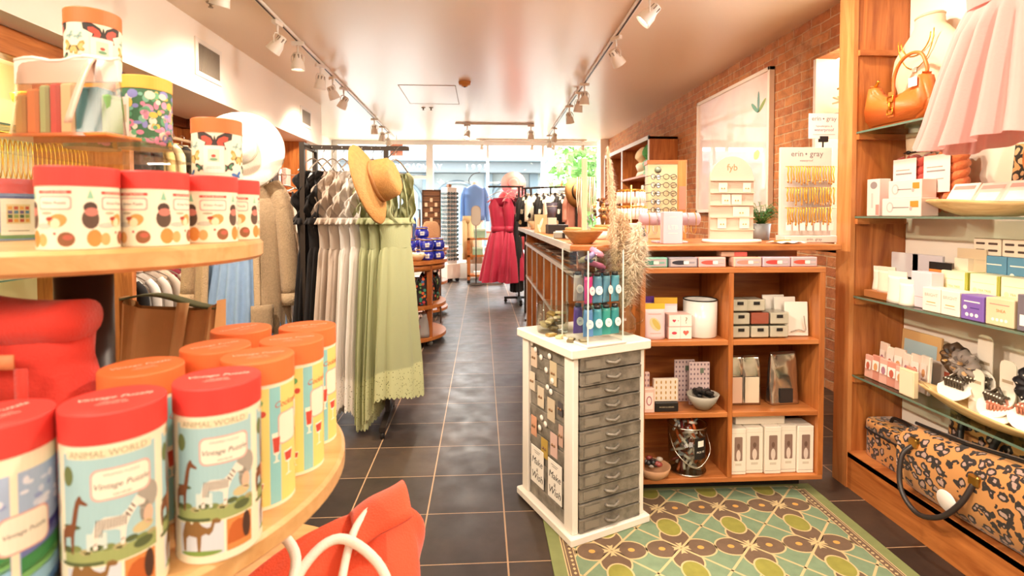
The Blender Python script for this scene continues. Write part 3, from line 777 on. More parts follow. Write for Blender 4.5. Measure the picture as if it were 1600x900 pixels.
for (x, y), off, lab in (((-.364, .871), .0, 'yellow cocktail puzzle tube nearest the red-lidded animal tubes'), ((-.349, .981), .05, 'middle one of the three yellow cocktail puzzle tubes'), ((-.357, 1.094), .12, 'yellow cocktail puzzle tube farthest back at the tier edge'),
        ((-.462, .936), .3, 'orange-lidded puzzle tube behind the nearest yellow one, only its lid showing'), ((-.482, 1.077), .6, 'orange-lidded puzzle tube in front of the kraft bag, only its lid showing'), ((-.512, .817), .2, 'orange-lidded puzzle tube beside the red bag, only its lid showing')):
    puzzle('cocktail', cocktail_art, .0535, HT, .036, ORLID, (x, y, .7257), toward(x, y, off), lab, G1)
zt = 1.1387; r5 = .0465; h5 = .113
for (x, y), off, lab in (((-.572, .782), .05, 'cream cats and dogs puzzle tube with red lid, leftmost and nearest of its row'), ((-.515, .859), .04, 'cream cats and dogs puzzle tube, second in the row on the upper tier'), ((-.48, .951), -.75, 'cream cats and dogs puzzle tube, third in the row'),
        ((-.485, 1.055), -.8, 'cream cats and dogs puzzle tube at the right end of the row'), ((-.555, 1.142), 0, 'cream puzzle tube under the butterfly tube, hidden behind the row')):
    puzzle('pet', pet_art, r5, h5, .027, REDLID, (x, y, zt), toward(x, y, off), lab, G2)
puzzle('butterfly', butterfly_art, r5, .13, .030, ORLID, (-.555, 1.142, zt + h5 + .0005), toward(-.555, 1.142, -.1), 'butterfly puzzle tube with orange lid stacked on the right-hand tubes', G2)
puzzle('folk', folk_art, r5, h5, .027, REDLID, (-.893, 1.05, zt), toward(-.893, 1.05, .25), 'blue red-lidded puzzle tube with white label at the left edge of the upper tier', G2)
ri = thing('acrylic_riser', 'clear acrylic riser standing on the upper tier', 'riser', (0, 0, zt))
MB().b2(-.845, -.605, .94, 1.185, .155, .18, CLEAR, b=.004).build('top', ri)
for x in (-.838, -.612): MB().b2(x - .006, x + .006, .945, 1.18, 0, .155, CLEAR).build('leg', ri)
zr = zt + .181
puzzle('flower', flower_art, r5, .142, .026, YELLID, (-.69, 1.127, zr), toward(-.69, 1.127, .2), 'green flowery puzzle tube with yellow lid on the acrylic riser', G2)
dup(_tube['flower'], (-.795, 1.128, zr), toward(-.795, 1.128) + PI / 2, 'yellow-lidded puzzle tube behind the see-through pouch', G2)
dup(_tube['butterfly'], (-.79, 1.128, zr + .1425), toward(-.79, 1.128, .35) + PI / 2, 'topmost butterfly puzzle tube with orange lid above the clear pouch', G2)
# see-through pouch filled with little books
po = thing('clear_pouch', 'clear plastic pouch with striped paper goods inside, on the acrylic riser', 'pouch', (-.735, .985, zr), R(-8))
def pouch_f(u, v):
    w = .108 - .012 * v; x = -w + 2 * w * u; d = .045 * (1 - v) ** .8 * (1 - (2 * u - 1) ** 4)
    return (x, -d - .002, v * .142)
def pouch_b(u, v):
    p = pouch_f(u, v); return (p[0], -p[1], p[2])
FILM = glassy('pouch_film', '#f3e6de', .25, 3.0)
pm = MB(); pm.sheet(pouch_f, 16, 12, FILM); pm.sheet(pouch_b, 16, 12, FILM); pm.build('film', po)
MB().tube([(-.1 + .2 * i / 12, 0, .142 + .004 * math.sin(i)) for i in range(13)], .004, mat('#e8d6cc', .4), n=8).build('top_seal', po)
MB().sheet(lambda u, v: (.045 + .014 * u, -.05 * (1 - v) ** .8 - .005, .02 + .12 * v), 2, 10, mat('#c9a794', .4), thick=.001).build('strap', po)
MB().b2(-.1, .1, -.003, .003, .1, .142, mat('#eedfd4', .35)).build('header_strip', po)
MB().b2(-.106, .106, -.04, .04, 0, .006, mat('#d9803c', .5), b=.002).build('bottom', po)
for x, w, c in ((-.078, .02, '#c9a45a'), (-.054, .022, '#e08a4a'), (-.032, .018, '#a9c48a'), (-.012, .018, '#cf4a42'), (.012, .026, '#ecd9a8'), (.05, .046, '#3f8a9a'), (.084, .016, '#6fa05a')):
    h = .05 + .04 * math.cos(x * 13)
    MB().box((x, .0, .007 + h / 2), (w, .034, h), mat(c, .6), None, b=.004).build('paper_roll', po)
# red fabric bag
def fabric_bag(root, w, d, h, m, top_fold=True):
    mb = MB(); rings = []
    for k in range(9):
        v = k / 8
        ww = w * (1 + .06 * math.sin(v * 5)); dd = d * (1 - .35 * v)
        rings.append(lambda t, v=v, ww=ww, dd=dd: (ww * math.copysign(abs(math.cos(t)) ** .45, math.cos(t)) * (1 + .02 * math.sin(7 * t + v * 9)), dd * math.copysign(abs(math.sin(t)) ** .5, math.sin(t)) * (1 + .07 * math.sin(5 * t + v * 11)), h * v + .006 * math.sin(3 * t + v * 4) * v))
    mb.loft(rings, m, n=44); mb.build('body', root)
REDC = mat('#cf3527', .8, bmp=.25, bs=260, sheen=.2); WEB = mat('#e2d2bd', .7, bmp=.2, bs=300)
rb = thing('red_bag', 'red fabric bag with rolled top on the lower tier, left of the dark pole', 'bag', (-.764, .832, .7257), R(-4))
fabric_bag(rb, .178, .072, .285, REDC)
fl = MB(); fl.loft([lambda t, u=u: (-.172 + .345 * u, -.012 + .046 * math.cos(t) * (1 + .08 * math.sin(11 * u + 2 * t)), .308 + .037 * math.sin(t) * (1 - .2 * abs(2 * u - 1) ** 3) + .01 * math.sin(6 * u)) for u in [i / 12 for i in range(13)]], REDC, n=20); fl.build('rolled_top', rb)
MB().sheet(lambda u, v: (-.10 + .23 * u, -.073 - .004 * math.sin(3 * u), .248 + .02 * v), 12, 2, mat('#dc8a5c', .6), thick=.003).build('webbing', rb)
MB().tube([(.068 + .02 * math.sin(2 * s_), -.088 - .012 * math.sin(PI * s_), .335 - .13 * s_) for s_ in (i / 14 for i in range(15))], .011, WEB, n=8).build('strap', rb)
MB().sheet(lambda u, v: (.135 + .016 * u, -.078, .08 + .17 * v), 2, 4, REDC, thick=.004).build('side_strap', rb)
tg = MB(); tg.lathe([(1e-4, -.002), (.024, -.002), (.026, 0), (.024, .002), (1e-4, .002)], PAPER, T(.105, -.10, .215) @ RX(PI / 2), 20); tg.tube([(.075, -.085, .27), (.09, -.095, .245), (.1, -.103, .23)], .002, PAPER); tg.build('hang_tag', rb)
# kraft paper bag
kb = thing('paper_bag', 'brown kraft paper bag with folded top behind the orange lids', 'bag', (-.70, 1.225, .7257), R(-14))
def kraft_ring(v):
    def f(t):
        w = .108 + .02 * v; d = .055 * (1 - .75 * v)
        c, s_ = math.cos(t), math.sin(t)
        return (w * math.copysign(abs(c) ** .3, c), d * math.copysign(abs(s_) ** .3, s_) + .006 * math.sin(9 * t) * v, .26 * v + .012 * v * math.cos(2 * t) * v)
    return f
MB().loft([kraft_ring(i / 6) for i in range(7)], KRAFT, n=40, caps=(True, False), smooth=False).build('body', kb)
MB().sheet(lambda u, v: (.02 + .03 * u + .01 * v, -.058 + .04 * v, .03 + .235 * v), 3, 8, mat('#cfa370', .7), thick=.002).build('strap', kb)
MB().sheet(lambda u, v: (-.125 + .25 * u, -.016 + .032 * v, .268 + .012 * math.sin(5 * u)), 14, 3, mat('#4a4f2e', .7), thick=.004).build('trim', kb)
# red drawstring bag on the bottom tier
rk = thing('backpack', 'orange-red cloth backpack with white cord straps on the bottom tier', 'bag', (-.375, 1.19, .3007), R(30))
CORAL = mat('#e0512f', .8, bmp=.25, bs=220, sheen=.2)
mb = MB(); rings = []
for k in range(12):
    v = k / 11
    wv = .19 * (1 - v) ** .55 + .055 + .02 * math.sin(v * 3)
    rings.append(lambda t, v=v, wv=wv: (wv * math.cos(t) * (1 + .05 * math.sin(8 * t + 3 * v)) + .11 * v, .14 * (1.05 - v) * math.sin(t) * (1 + .10 * math.sin(6 * t + 5 * v)) + .03 * v, .165 * v ** .8))
mb.loft(rings, CORAL, n=60); mb.build('body', rk)
MB().sheet(lambda u, v: (.06 + .13 * u + .03 * v, -.09 + .16 * v + .01 * math.sin(5 * u), .145 + .05 * u + .035 * math.sin(PI * v)), 10, 10, CORAL, thick=.008).build('flap', rk)
CORD = mat('#ece3d8', .6, bmp=.2, bs=300)
MB().tube(crv([(-.14, .03, .17), (-.09, -.02, .21), (-.06, -.09, .18), (-.1, -.15, .11), (-.15, -.18, .03)]), .0105, CORD, n=10).build('strap', rk)
MB().tube(crv([(-.13, -.16, .06), (-.05, -.1, .16), (.03, -.08, .185), (.1, -.12, .13), (.13, -.17, .04)]), .0105, CORD, n=10).build('strap', rk)
MB().tube(crv([(-.02, -.2, .02), (.02, -.13, .12), (.07, -.05, .17), (.13, .0, .19)]), .009, CORD, n=10).build('strap', rk)
bk = thing('wooden_crate', 'small wooden crate with brass clasps beside the red backpack', 'crate', (-.62, .82, .3007), R(40))
MB().b2(-.1, .1, -.07, .07, 0, .14, mat('#caa77c', .6), b=.004).build('body', bk)
for x in (-.06, .0, .06): MB().b2(x - .012, x + .012, -.078, -.07, .09, .125, BRASS, b=.002).build('clasp', bk)
# ------------------------------------------------------------ built-in bays along the left wall
wc = thing('wall_cabinet', 'tall wooden bay cabinet built along the left wall', 'cabinet', (0, 0, 0))
MB().b2(-2.8, -2.2, 3.43, 3.47, 0, 2.06, CHERRY).build('divider', wc)
MB().b2(-2.8, -2.45, 5.05, 5.09, 0, 2.06, CHERRY).build('divider', wc)
MB().b2(-2.8, -2.1, 6.45, 6.49, 0, 2.06, CHERRY).build('divider', wc)
MB().b2(-2.8, -2.77, 3.47, 6.45, 0, 2.06, CHERRY).build('back_panel', wc)
DKW = wood('dark_crown_wood', '#4d2410', '#6d3517', 'y')
MB().b2(-2.3, -2.2, 1.0, 3.47, 1.93, 2.058, CHERRY_Y, b=.006).build('cornice', wc)
MB().b2(-2.77, -2.7, 3.47, 5.05, 1.98, 2.06, DKW).b2(-2.77, -2.45, 5.0, 5.05, 1.98, 2.06, DKW).build('crown', wc)
MB().b2(-2.8, -2.77, 1.0, 3.43, 0, 2.06, mat('#e9d6b0', .6)).build('light_panel', wc)
for z in (1.62, 1.25, .86): MB().b2(-2.77, -2.3, 1.2, 3.43, z, z + .008, SHELFGLASS).b2(-2.302, -2.3, 1.2, 3.43, z, z + .008, GLASSEDGE).build('glass_shelf', wc)
MB().b2(-2.8, -2.2, 5.09, 6.45, 1.44, 1.47, CHERRY_Y).b2(-2.8, -2.2, 5.09, 6.45, .95, .98, CHERRY_Y).build('shelf', wc)
RAIL = mat('#cfae84', .35)
for z, n_ in ((1.80, 'rail'), (.83, 'rail')): MB().tube([(-2.47, 3.47, z), (-2.47, 5.05, z)], .014, RAIL, n=12).build(n_, wc)
MB().tube([(-2.35, 5.3, 1.415), (-2.35, 6.45, 1.415)], .012, CHROME, n=12).build('rail', wc)
for y, z in ((2.9, 1.95), (2.2, 1.95), (2.9, 1.2)):
    l = bpy.data.lights.new('bay_lamp', 'POINT'); l.energy = 7; l.color = (1, .74, .4); l.shadow_soft_size = .06
    o = bpy.data.objects.new('bay_lamp', l); COL.objects.link(o); o.location = (-2.55, y, z)
GOLD = mat('#d6a13a', .3, .9); q = random.Random(12)
nb = MB(); nb.tube([(-2.42, 2.75, 1.60), (-2.42, 3.38, 1.60)], .006, BRASS); nb.tube([(-2.76, 3.0, 1.61), (-2.42, 3.0, 1.60)], .005, BRASS)
solo(nb, 'necklace_bar', 'brass bar holding gold necklaces in the lit bay', 'jewelry bar')
nk = None
for i in range(20):
    y = 2.78 + .03 * i; L = q.uniform(.2, .26)
    if nk is None:
        nk = thing('necklace', 'gold chain necklace hanging in the lit bay behind the display table', 'necklace', (-2.42, y, 1.594), 0, 'gold necklaces in the lit bay')
        MB().tube([(.025 * math.sin(t), .0, -.12 + .12 * math.cos(t)) for t in (2 * PI * k / 18 for k in range(18))], .0035, GOLD, n=6, closed=True).build('chain', nk)
        MB().ball((0, -.002, -.245), (.009, .005, .012), mat('#b8432f', .3), n=8).build('pendant', nk)
    else: dup(nk, (-2.42, y, 1.594))
wj = thing('jewelry_dish', 'gold bust of chunky jewelry on the upper glass shelf of the lit bay', 'jewelry display', (-2.45, 3.0, 1.629))
MB().lathe([(.07, 0), (.075, .02), (.03, .05), (.025, .12), (.06, .16), (.07, .2), (.03, .22)], GOLD, n=20).build('bust', wj)
for k in range(6): MB().tube([(.05 * math.cos(t), .05 * math.sin(t), .13 + .015 * k + .006 * math.sin(2 * t)) for t in (2 * PI * i / 14 for i in range(14))], .006, mat(['#c99a3e', '#e3c888', '#9f4a30'][k % 3], .3, .4), n=6, closed=True).build('bead_strand', wj)
bs = thing('letter_sign', 'small black sign with a white letter C in the lit bay', 'sign', (-2.32, 2.86, 1.629), R(55))
sg = MB(); sg.b2(-.05, .05, -.006, .006, 0, .08, BLACKM)
decal(sg, [(('text', 'C', .075, .0, .04), PAPER, 1)], on_plane((0, -.006, 0), (1, 0, 0), (0, 0, 1)))
sg.build('panel', bs); MB().b2(-.03, .03, -.015, .02, 0, .004, BLACKM).build('foot', bs)
for k, (y, c) in enumerate(((2.9, '#e6d3a0'), (3.07, '#d9bf86'), (3.24, '#efe2c0'))):
    jc = thing('jewelry_card', ['ivory', 'tan', 'pale'][k] + ' jewelry card stand on the lit glass shelf under the upper tier', 'jewelry card', (-2.45, y, .8687), R(60), 'jewelry cards on the lit shelf')
    MB().b2(-.05, .05, -.004, .004, 0, .12, mat(c, .6)).build('card', jc); MB().tube([(-.02, -.007, .09), (-.01, -.008, .05), (.01, -.008, .05), (.02, -.007, .09)], .002, GOLD, n=6).build('chain', jc); MB().b2(-.03, .03, 0, .04, 0, .004, mat(c, .6)).build('foot', jc)

# ------------------------------------------------------------ clothes on hangers
STEEL = mat('#c9c4bb', .25, .9)
_hg = None
def hanger(loc, rz, label, group):
    global _hg
    if _hg is None:
        t = thing('clothes_hanger', label, 'hanger', loc, rz, group)
        MB().tube(crv([(-.19, 0, -.135), (-.1, 0, -.085), (0, 0, -.055), (.1, 0, -.085), (.19, 0, -.135)]), .0045, STEEL, n=8).tube(crv([(-.19, 0, -.135), (.19, 0, -.135)]), .003, STEEL, n=6).build('shoulders', t)
        MB().tube(crv([(0, 0, -.055), (0, 0, -.02), (.015, 0, -.008), (.02, 0, .008), (.012, 0, .020), (0, 0, .0235), (-.012, 0, .018), (-.018, 0, .008)]), .0022, STEEL, n=8).build('hook', t)
        _hg = t; return t
    return dup(_hg, loc, rz, label, group)
def se(t, a, b, p=.7):
    c, s_ = math.cos(t), math.sin(t)
    return a * math.copysign(abs(c) ** p, c), b * math.copysign(abs(s_) ** p, s_)
def top_rings(w, d, L, drape=.0, n=7):
    def ring(v):
        z = -.065 - L * v
        ww = w * (.42 + .58 * min(1, v * 7) ** .6) * (1 + .06 * v); dd = d * (.5 + .5 * min(1, v * 6)) * (1 + .15 * math.sin(3 * v))
        def f(t):
            x, y = se(t, ww, dd)
            sl = (abs(x) / w) ** 1.5 * .07 * (1 - v)
            return (x, y * (1 + .18 * math.sin(n * t + 3 * v)), z - sl)
        return f
    return [ring(v / 10) for v in range(11)]
def shirt(loc, rz, m, label, group, w=.2, d=.02, L=.62, sleeve=.35):
    t = thing('shirt', label, 'shirt', loc, rz, group)
    MB().loft(top_rings(w, d, L), m, n=40).build('body', t)
    for s_ in (-1, 1):
        MB().tube(crv([(s_ * w * .85, 0, -.11), (s_ * (w + .02), .002, -.2), (s_ * (w + .03), .004, -.11 - sleeve)]), [.024, .03, .026], m, n=12).build('sleeve', t)
    MB().tube([(.05 * math.cos(a), .016 * math.sin(a), -.062) for a in (2 * PI * i / 16 for i in range(16))], .006, m, n=6, closed=True).build('collar', t)
    return t
upper = [('#191617', 'black'), ('#1f1b1b', 'soft black'), ('#d9b878', 'mustard yellow'), ('#e7d7b0', 'cream'), ('#211d1c', 'charcoal'), ('#e4c98e', 'straw yellow'), ('#ece1cb', 'ivory'), ('#b98d64', 'camel')]
for i, (c, nm) in enumerate(upper):
    y = 3.66 + .14 * i
    hanger((-2.47, y, 1.81), 0, f'hanger of the {nm} top on the upper rail', 'hangers on the upper rail')
    shirt((-2.47, y, 1.81), 0, mat(c, .85, bmp=.1, bs=200), f'{nm} top on the upper clothes rail of the left wall', 'tops on the upper rail')
lower = [('#141213', 'black'), ('#d9d5cf', 'pale grey'), ('#c5bcb2', 'stone grey'), ('#b8a898', 'taupe'), ('#cdb9a2', 'sand'), ('#7b2531', 'maroon'), ('#3a3038', 'plum'), ('#dcd0c4', 'oatmeal')]
for i, (c, nm) in enumerate(lower):
    y = 3.62 + .13 * i
    hanger((-2.47, y, .84), 0, f'hanger of the {nm} top on the lower rail', 'hangers on the lower rail')
    shirt((-2.47, y, .84), 0, mat(c, .85, bmp=.1, bs=200), f'{nm} top on the lower clothes rail of the left wall', 'tops on the lower rail', L=.58)
# folded goods in the second bay
fx = thing('picture_frame', 'thin white frame standing on the upper shelf of the far left bay', 'frame', (-2.38, 5.95, 1.4707))
f = MB()
for a in ((-.16, -.145, 0, .30), (.145, .16, 0, .30), (-.16, .16, 0, .015), (-.16, .16, .285, .30)): f.b2(a[0], a[1], -.01, .01, a[2], a[3], WHITE)
f.build('frame', fx); MB().b2(-.145, .145, .0, .006, .015, .285, mat('#6a6f74', .3)).build('backing', fx)
for i, (c, nm) in enumerate((('#c9503c', 'red'), ('#3f9a4d', 'green'), ('#e9e2d8', 'white'), ('#e29a8c', 'pink'))):
    solo(MB().box((0, 0, .12), (.05, .2, .24 - .01 * i), mat(c, .7), None, b=.01), 'notebook', f'{nm} folded garment standing on the upper shelf of the far left bay', 'folded garment', (-2.5 + .09 * i, 6.1 + .02 * i, 1.4757 if i == 0 else 1.4707 + .005 * i * 0 + .005 * i), R(6))

# ------------------------------------------------------------ cardigan figure
KNIT = mat('#c0a582', .95, bmp=.9, bs=210, var=.12, vs=90, sheen=.2); DENIM = mat('#8aa9cd', .8, var=.06, vs=30, bmp=.15, bs=200)
cf = thing('dress_form', 'dark dress form stand inside the beige cardigan', 'dress form', (-1.40, 3.16, 0))
MB().lathe([(.19, 0), (.19, .015), (.03, .03), (.014, .04), (.014, .62)], BLACKM, n=24).build('stand', cf)
MB().loft([lambda t, a=a, b=b, z=z: (a * math.cos(t), b * math.sin(t), z) for a, b, z in ((.10, .08, .62), (.165, .10, .75), (.15, .09, .95), (.12, .085, 1.05), (.165, .10, 1.25), (.17, .08, 1.36), (.07, .055, 1.43), (.05, .045, 1.48))], mat('#d9cbb6', .7), n=32).build('torso', cf)
bdz = thing('sundress', 'blue chambray strapless dress under the beige cardigan', 'dress', (-1.40, 3.16, 0))
def pleat(a, b, z, amp, n, ph=0, wob=0):
    return lambda t: (a * math.cos(t) * (1 + amp * math.sin(n * t + ph)), b * math.sin(t) * (1 + amp * math.sin(n * t + ph)), z + wob * math.sin(2 * t + 1))
MB().loft([pleat(.182, .115, 1.26, .01, 40), pleat(.182, .113, 1.1, .012, 40), pleat(.175, .108, .97, .012, 40)], DENIM, n=160, caps=(False, False)).build('bodice', bdz)
MB().loft([pleat(.176, .11, .972, .012, 26), pleat(.19, .125, .94, .05, 26), pleat(.23, .16, .7, .07, 26, .3), pleat(.27, .2, .45, .08, 26, .6), pleat(.30, .23, .22, .08, 26, .9)], DENIM, n=180, caps=(False, False)).build('skirt', bdz)
MB().lathe([(1, 0)], DENIM) if False else None
cg = thing('cardigan', 'long beige knitted open cardigan with a patch pocket on a dress form', 'cardigan', (-1.40, 3.16, 0))
def cardi(a0, a1):
    def f(u, v):
        t = a0 + (a1 - a0) * u; z = 1.40 - .98 * v
        k = min(1, v * 6) ** .5
        a = .10 + .115 * k + .055 * v; b = .07 + .06 * k + .05 * v
        g = 1 + .03 * math.sin(11 * t + 2 * v)
        return (a * math.cos(t) * g, b * math.sin(t) * g, z - .03 * abs(math.cos(t)) ** 2 * (1 - v))
    return f
MB().sheet(cardi(-.95, PI + .95), 60, 24, KNIT, thick=.008).build('body', cg)
for s_, a in ((1, -.95), (-1, PI + .95)):
    MB().sheet(lambda u, v, a=a, s_=s_: tuple(Vector(cardi(a, a + .01)(0, v)) + Vector((-s_ * .035 * (u - .3), -.012, 0))), 3, 24, mat('#cfb592', .95, bmp=.9, bs=160), thick=.008).build('front_band', cg)
    MB().tube(crv([(s_ * .17, 0, 1.36), (s_ * .225, -.01, 1.25), (s_ * .262, -.02, 1.0), (s_ * .285, -.035, .72)]), [.052, .062, .058, .05], KNIT, n=18).build('sleeve', cg)
    MB().tube([(s_ * .285, -.035, .73), (s_ * .288, -.037, .66)], [.053, .052], mat('#cfb592', .95, bmp=.9, bs=160), n=18).build('cuff', cg)
MB().sheet(lambda u, v: (.13 + .10 * u, -.208 + .065 * u - .01 * math.sin(PI * u), .52 + .16 * v), 6, 6, KNIT, thick=.012).build('pocket', cg)
wh = thing('sun_hat', 'large white wide-brimmed sun hat above the beige cardigan', 'hat', (-1.345, 3.02, 1.55), 0, None, (R(78), 0, R(14)))
STRAWW = mat('#f1e9da', .8, bmp=.3, bs=150)
MB().lathe([(.23, -.03), (.226, -.02), (.16, .0), (.10, .012), (.092, .012)], STRAWW, n=48).lathe([(.1, .01), (.16, -.006), (.224, -.026), (.23, -.03)], STRAWW, n=48).build('brim', wh)
MB().lathe([(.095, .01), (.092, .06), (.08, .1), (.05, .115), (1e-4, .118)], STRAWW, n=40).build('crown', wh)
MB().lathe([(.0965, .015), (.0945, .045)], mat('#d9cdb6', .7), n=40).build('ribbon', wh)
hp = MB(); hp.lathe([(.15, 0), (.15, .012), (.012, .02), (.01, .03), (.01, 1.57), (1e-4, 1.57)], BLACKM, n=20); hp.tube([(0, 0, 1.555), (-.012, -.36, 1.555)], .006, BLACKM, n=8)
solo(hp, 'hat_stand', 'slim black stand holding the white sun hat', 'stand', (-1.33, 3.42, 0))

# ------------------------------------------------------------ dress rack beside the aisle
GUN = mat('#3b332d', .45, .6)
rk2 = thing('clothes_rack', 'dark metal clothes rack of long ruffled dresses beside the aisle', 'clothes rack', (-.66, 3.0, 0), R(3))
for x, ys in ((-.30, (-.12, .14)), (.122, (.0,))):
    for y in ys: MB().b2(x - .013, x + .013, y - .013, y + .013, .06, 1.57 if x > 0 else 1.545, GUN).build('upright', rk2)
    if x < 0: MB().b2(x - .013, x + .013, -.133, .153, 1.545, 1.57, GUN).build('top_bar', rk2)
    MB().b2(x - .015, x + .015, -.24, .26, .04, .065, GUN).build('foot_bar', rk2)
    for y in (-.22, .24): MB().cyl(.02, -.01, .01, BLACKM, T(x, y, .02) @ RY(PI / 2), 14).build('caster', rk2)
MB().b2(-.30, .25, -.012, .012, 1.546, 1.57, GUN).build('bar', rk2)
def eyelet(name, base, dark='#4a4636'):
    m, nt, b = new_mat(name); v = coords(nt)
    vo = nt.nodes.new('ShaderNodeTexVoronoi'); vo.inputs['Scale'].default_value = 75; nt.links.new(v, vo.inputs['Vector'])
    k = math_n(nt, 'LESS_THAN', vo.outputs['Distance'], .2)
    nt.links.new(mixc(nt, k, base, dark), b.inputs['Base Color']); b.inputs['Roughness'].default_value = .85
    return m
def ruffle_strap(mb, x, m, z0, zt_, q, w=.05, c_=1):
    """gathered shoulder frill: a rippled panel from the neckline up over the shoulder"""
    sx_ = math.copysign(1, x)
    def f(u, v):
        k = math.sin(PI * min(1, u * 1.02) * .5)
        hw = .062 * (1 - .35 * u) * (.6 + .4 * c_) * (1 + .18 * math.sin(17 * u + q))
        y = (2 * v - 1) * hw
        z = z0 + (zt_ - z0) * u - .03 * abs(2 * v - 1) ** 1.5 * (1 - u)
        fold = .020 * math.sin(13 * u + 6 * v + q) + .013 * math.sin(19 * v + 4 * u + q) * (1 - .6 * u)
        return (x + sx_ * (.035 * math.sin(PI * u) - .02 * u) + fold, y + .010 * math.sin(15 * u + q), z)
    mb.sheet(f, 44, 22, m, thick=.002)
    mb.tube([(x * .8, -.03 * c_, z0), (x * .75, -.02 * c_, (z0 + zt_) / 2), (x * .7, 0, zt_ - .01), (x * .75, .02 * c_, (z0 + zt_) / 2), (x * .8, .03 * c_, z0)], .006, m, n=8)
def maxi(loc, rz, m, hem_m, label, group, h=1.20, hemr=.2, scallop=True, seed=0, sx=1.0, dp=.27):
    """hangs with its frills at the hanger; origin at the rail"""
    q = seed * 1.7; NF = 9 + seed % 3
    t = thing('dress', label, 'dress', loc, rz, group)
    zt_, zb = -.17, -.385; c_ = .5 + .5 * dp
    b = MB(); b.loft([pleat(.15 * sx, .05 * c_, zb, .010, 44), pleat(.142 * sx, .05 * c_, zb - .05, .012, 60), pleat(.132 * sx, .05 * c_, zb - .1, .012, 60), pleat(.128 * sx, .05 * c_, zb - .165, .012, 60)], m, n=180, caps=(False, False)).build('bodice', t)
    s2 = MB()
    def sk(a, bb, z, amp, ph): return lambda u: (a * math.cos(u) * (1 + amp * math.sin(NF * u + ph + q)), bb * dp * math.sin(u) * (1 + amp * 1.3 * math.sin(NF * u + ph + q) + amp * math.sin(7 * u + q)), z + .008 * math.sin(3 * u + q))
    zw = zb - .16; zh = -h - .1
    L = zh - zw
    s2.loft([sk(.13 * sx, .05 * c_ / dp, zw, .015, 0), sk(.14 * sx, .052 * c_ / dp, zw + L * .04, .05, .1), sk(.165 * sx, .085, zw + L * .3, .07, .3), sk(.19 * sx, .1, zw + L * .6, .08, .5), sk(hemr * .97, .118, zw + L * .78, .085, .7)], m, n=170, caps=(False, False))
    s2.build('skirt', t)
    def hem(u): return (hemr * math.cos(u) * (1 + .09 * math.sin(NF * u + .8 + q)), .128 * dp * math.sin(u) * (1 + .12 * math.sin(NF * u + .8 + q) + .09 * math.sin(7 * u + q)), zh + .008 * math.sin(3 * u + q) + (-.014 * abs(math.sin(20 * u)) if scallop else 0) + .05 * math.cos(u + q))
    MB().loft([sk(hemr * .97, .118, zw + L * .78, .085, .7), sk(hemr * .99, .124, zw + L * .9, .088, .75), hem], hem_m, n=240, caps=(False, False)).build('hem', t)
    for s_ in (-1, 1):
        r = MB(); ruffle_strap(r, s_ * .095 * sx, m, zb + .005, zt_ + .045, q + s_, .06, c_); r.build('ruffle_strap', t)
    nf = MB(); nf.sheet(lambda u, v: (.15 * sx * math.cos(2 * PI * u) * (1 + .12 * v + .06 * v * math.sin(26 * PI * u)), .05 * c_ * math.sin(2 * PI * u) * (1 + .3 * v + .2 * v * math.sin(26 * PI * u)), zb + .005 - .035 * v), 120, 3, m, thick=.0015); nf.build('frill', t)
    return t
BLK = mat('#191617', .85, bmp=.2, bs=180); BGE = cloth('#d6c6b6'); WHD = cloth('#efeae3'); GRN = cloth('#b6bb8e')
WEY = eyelet('white_eyelet', '#efeae3', '#8d867c'); GEY = eyelet('green_eyelet', '#b9bc8c', '#4a4a2c')
BR = 1.5475
gD = 'ruffled maxi dresses on the aisle rack'
def hang(dx, rz, *a, **k):
    x, y = -.66 + dx * math.cos(R(3)), 3.0 + dx * math.sin(R(3))
    hanger((x, y, BR), rz, 'hanger of the ' + a[2], 'hangers on the aisle rack').scale = (.72, 1, .95)
    return maxi((x, y, BR), rz, *a, **k)
hang(-.275, R(74), BLK, BLK, 'black ruffled maxi dress at the left end of the aisle rack', gD, scallop=False, seed=1, h=1.18, hemr=.16)
hang(-.222, R(74), BLK, BLK, 'second black ruffled maxi dress, beside the beige ones', gD, scallop=False, seed=2, h=1.18, hemr=.16)
hang(-.168, R(74), BGE, BGE, 'beige ruffled maxi dress next to the black dresses', gD, scallop=False, seed=3, h=1.2, hemr=.16)
hang(-.114, R(74), BGE, BGE, 'second beige ruffled maxi dress, next to the white ones', gD, scallop=False, seed=4, h=1.2, hemr=.17)
hang(-.06, R(74), WHD, WEY, 'white ruffled maxi dress next to the beige dresses', gD, seed=5, h=1.33, hemr=.19)
hang(-.006, R(74), WHD, WEY, 'white ruffled maxi dress with eyelet hem next to the green dresses', gD, seed=6, h=1.34, hemr=.2)
hang(.048, R(74), GRN, GEY, 'sage green ruffled maxi dress touching the white dresses', gD, seed=7, h=1.36, hemr=.2)
hang(.095, R(74), GRN, GEY, 'sage green ruffled maxi dress in the middle of the green ones', gD, seed=8, h=1.33, hemr=.21)
hang(.175, R(64), GRN, GEY, 'sage green ruffled maxi dress nearest the aisle, under the straw hat', gD, seed=9, h=1.30, hemr=.205, sx=1.0, dp=.8)
STRAW = mat('#b07f43', .75, bmp=.35, bs=160, var=.12, vs=70)
sh = thing('straw_hat', 'tan straw hat hanging on the aisle end of the dress rack', 'hat', (-.535, 2.66, 1.345))
sh.scale = (1.12, 1.12, 1.05); sh.rotation_euler = Vector((.94, -.10, .30)).to_track_quat('Z', 'Y').to_euler()
MB().lathe([(.185, -.035), (.182, -.028), (.15, -.01), (.105, .006), (.094, .012)], STRAW, n=48).lathe([(.1, .004), (.15, -.016), (.181, -.034), (.185, -.035)], STRAW, n=48).build('brim', sh)
MB().lathe([(.096, .008), (.094, .05), (.086, .095), (.066, .112), (.03, .106), (1e-4, .102)], STRAW, n=40).build('crown', sh)
MB().lathe([(.0965, .012), (.0955, .03)], mat('#a87440', .7), n=40).build('band', sh)
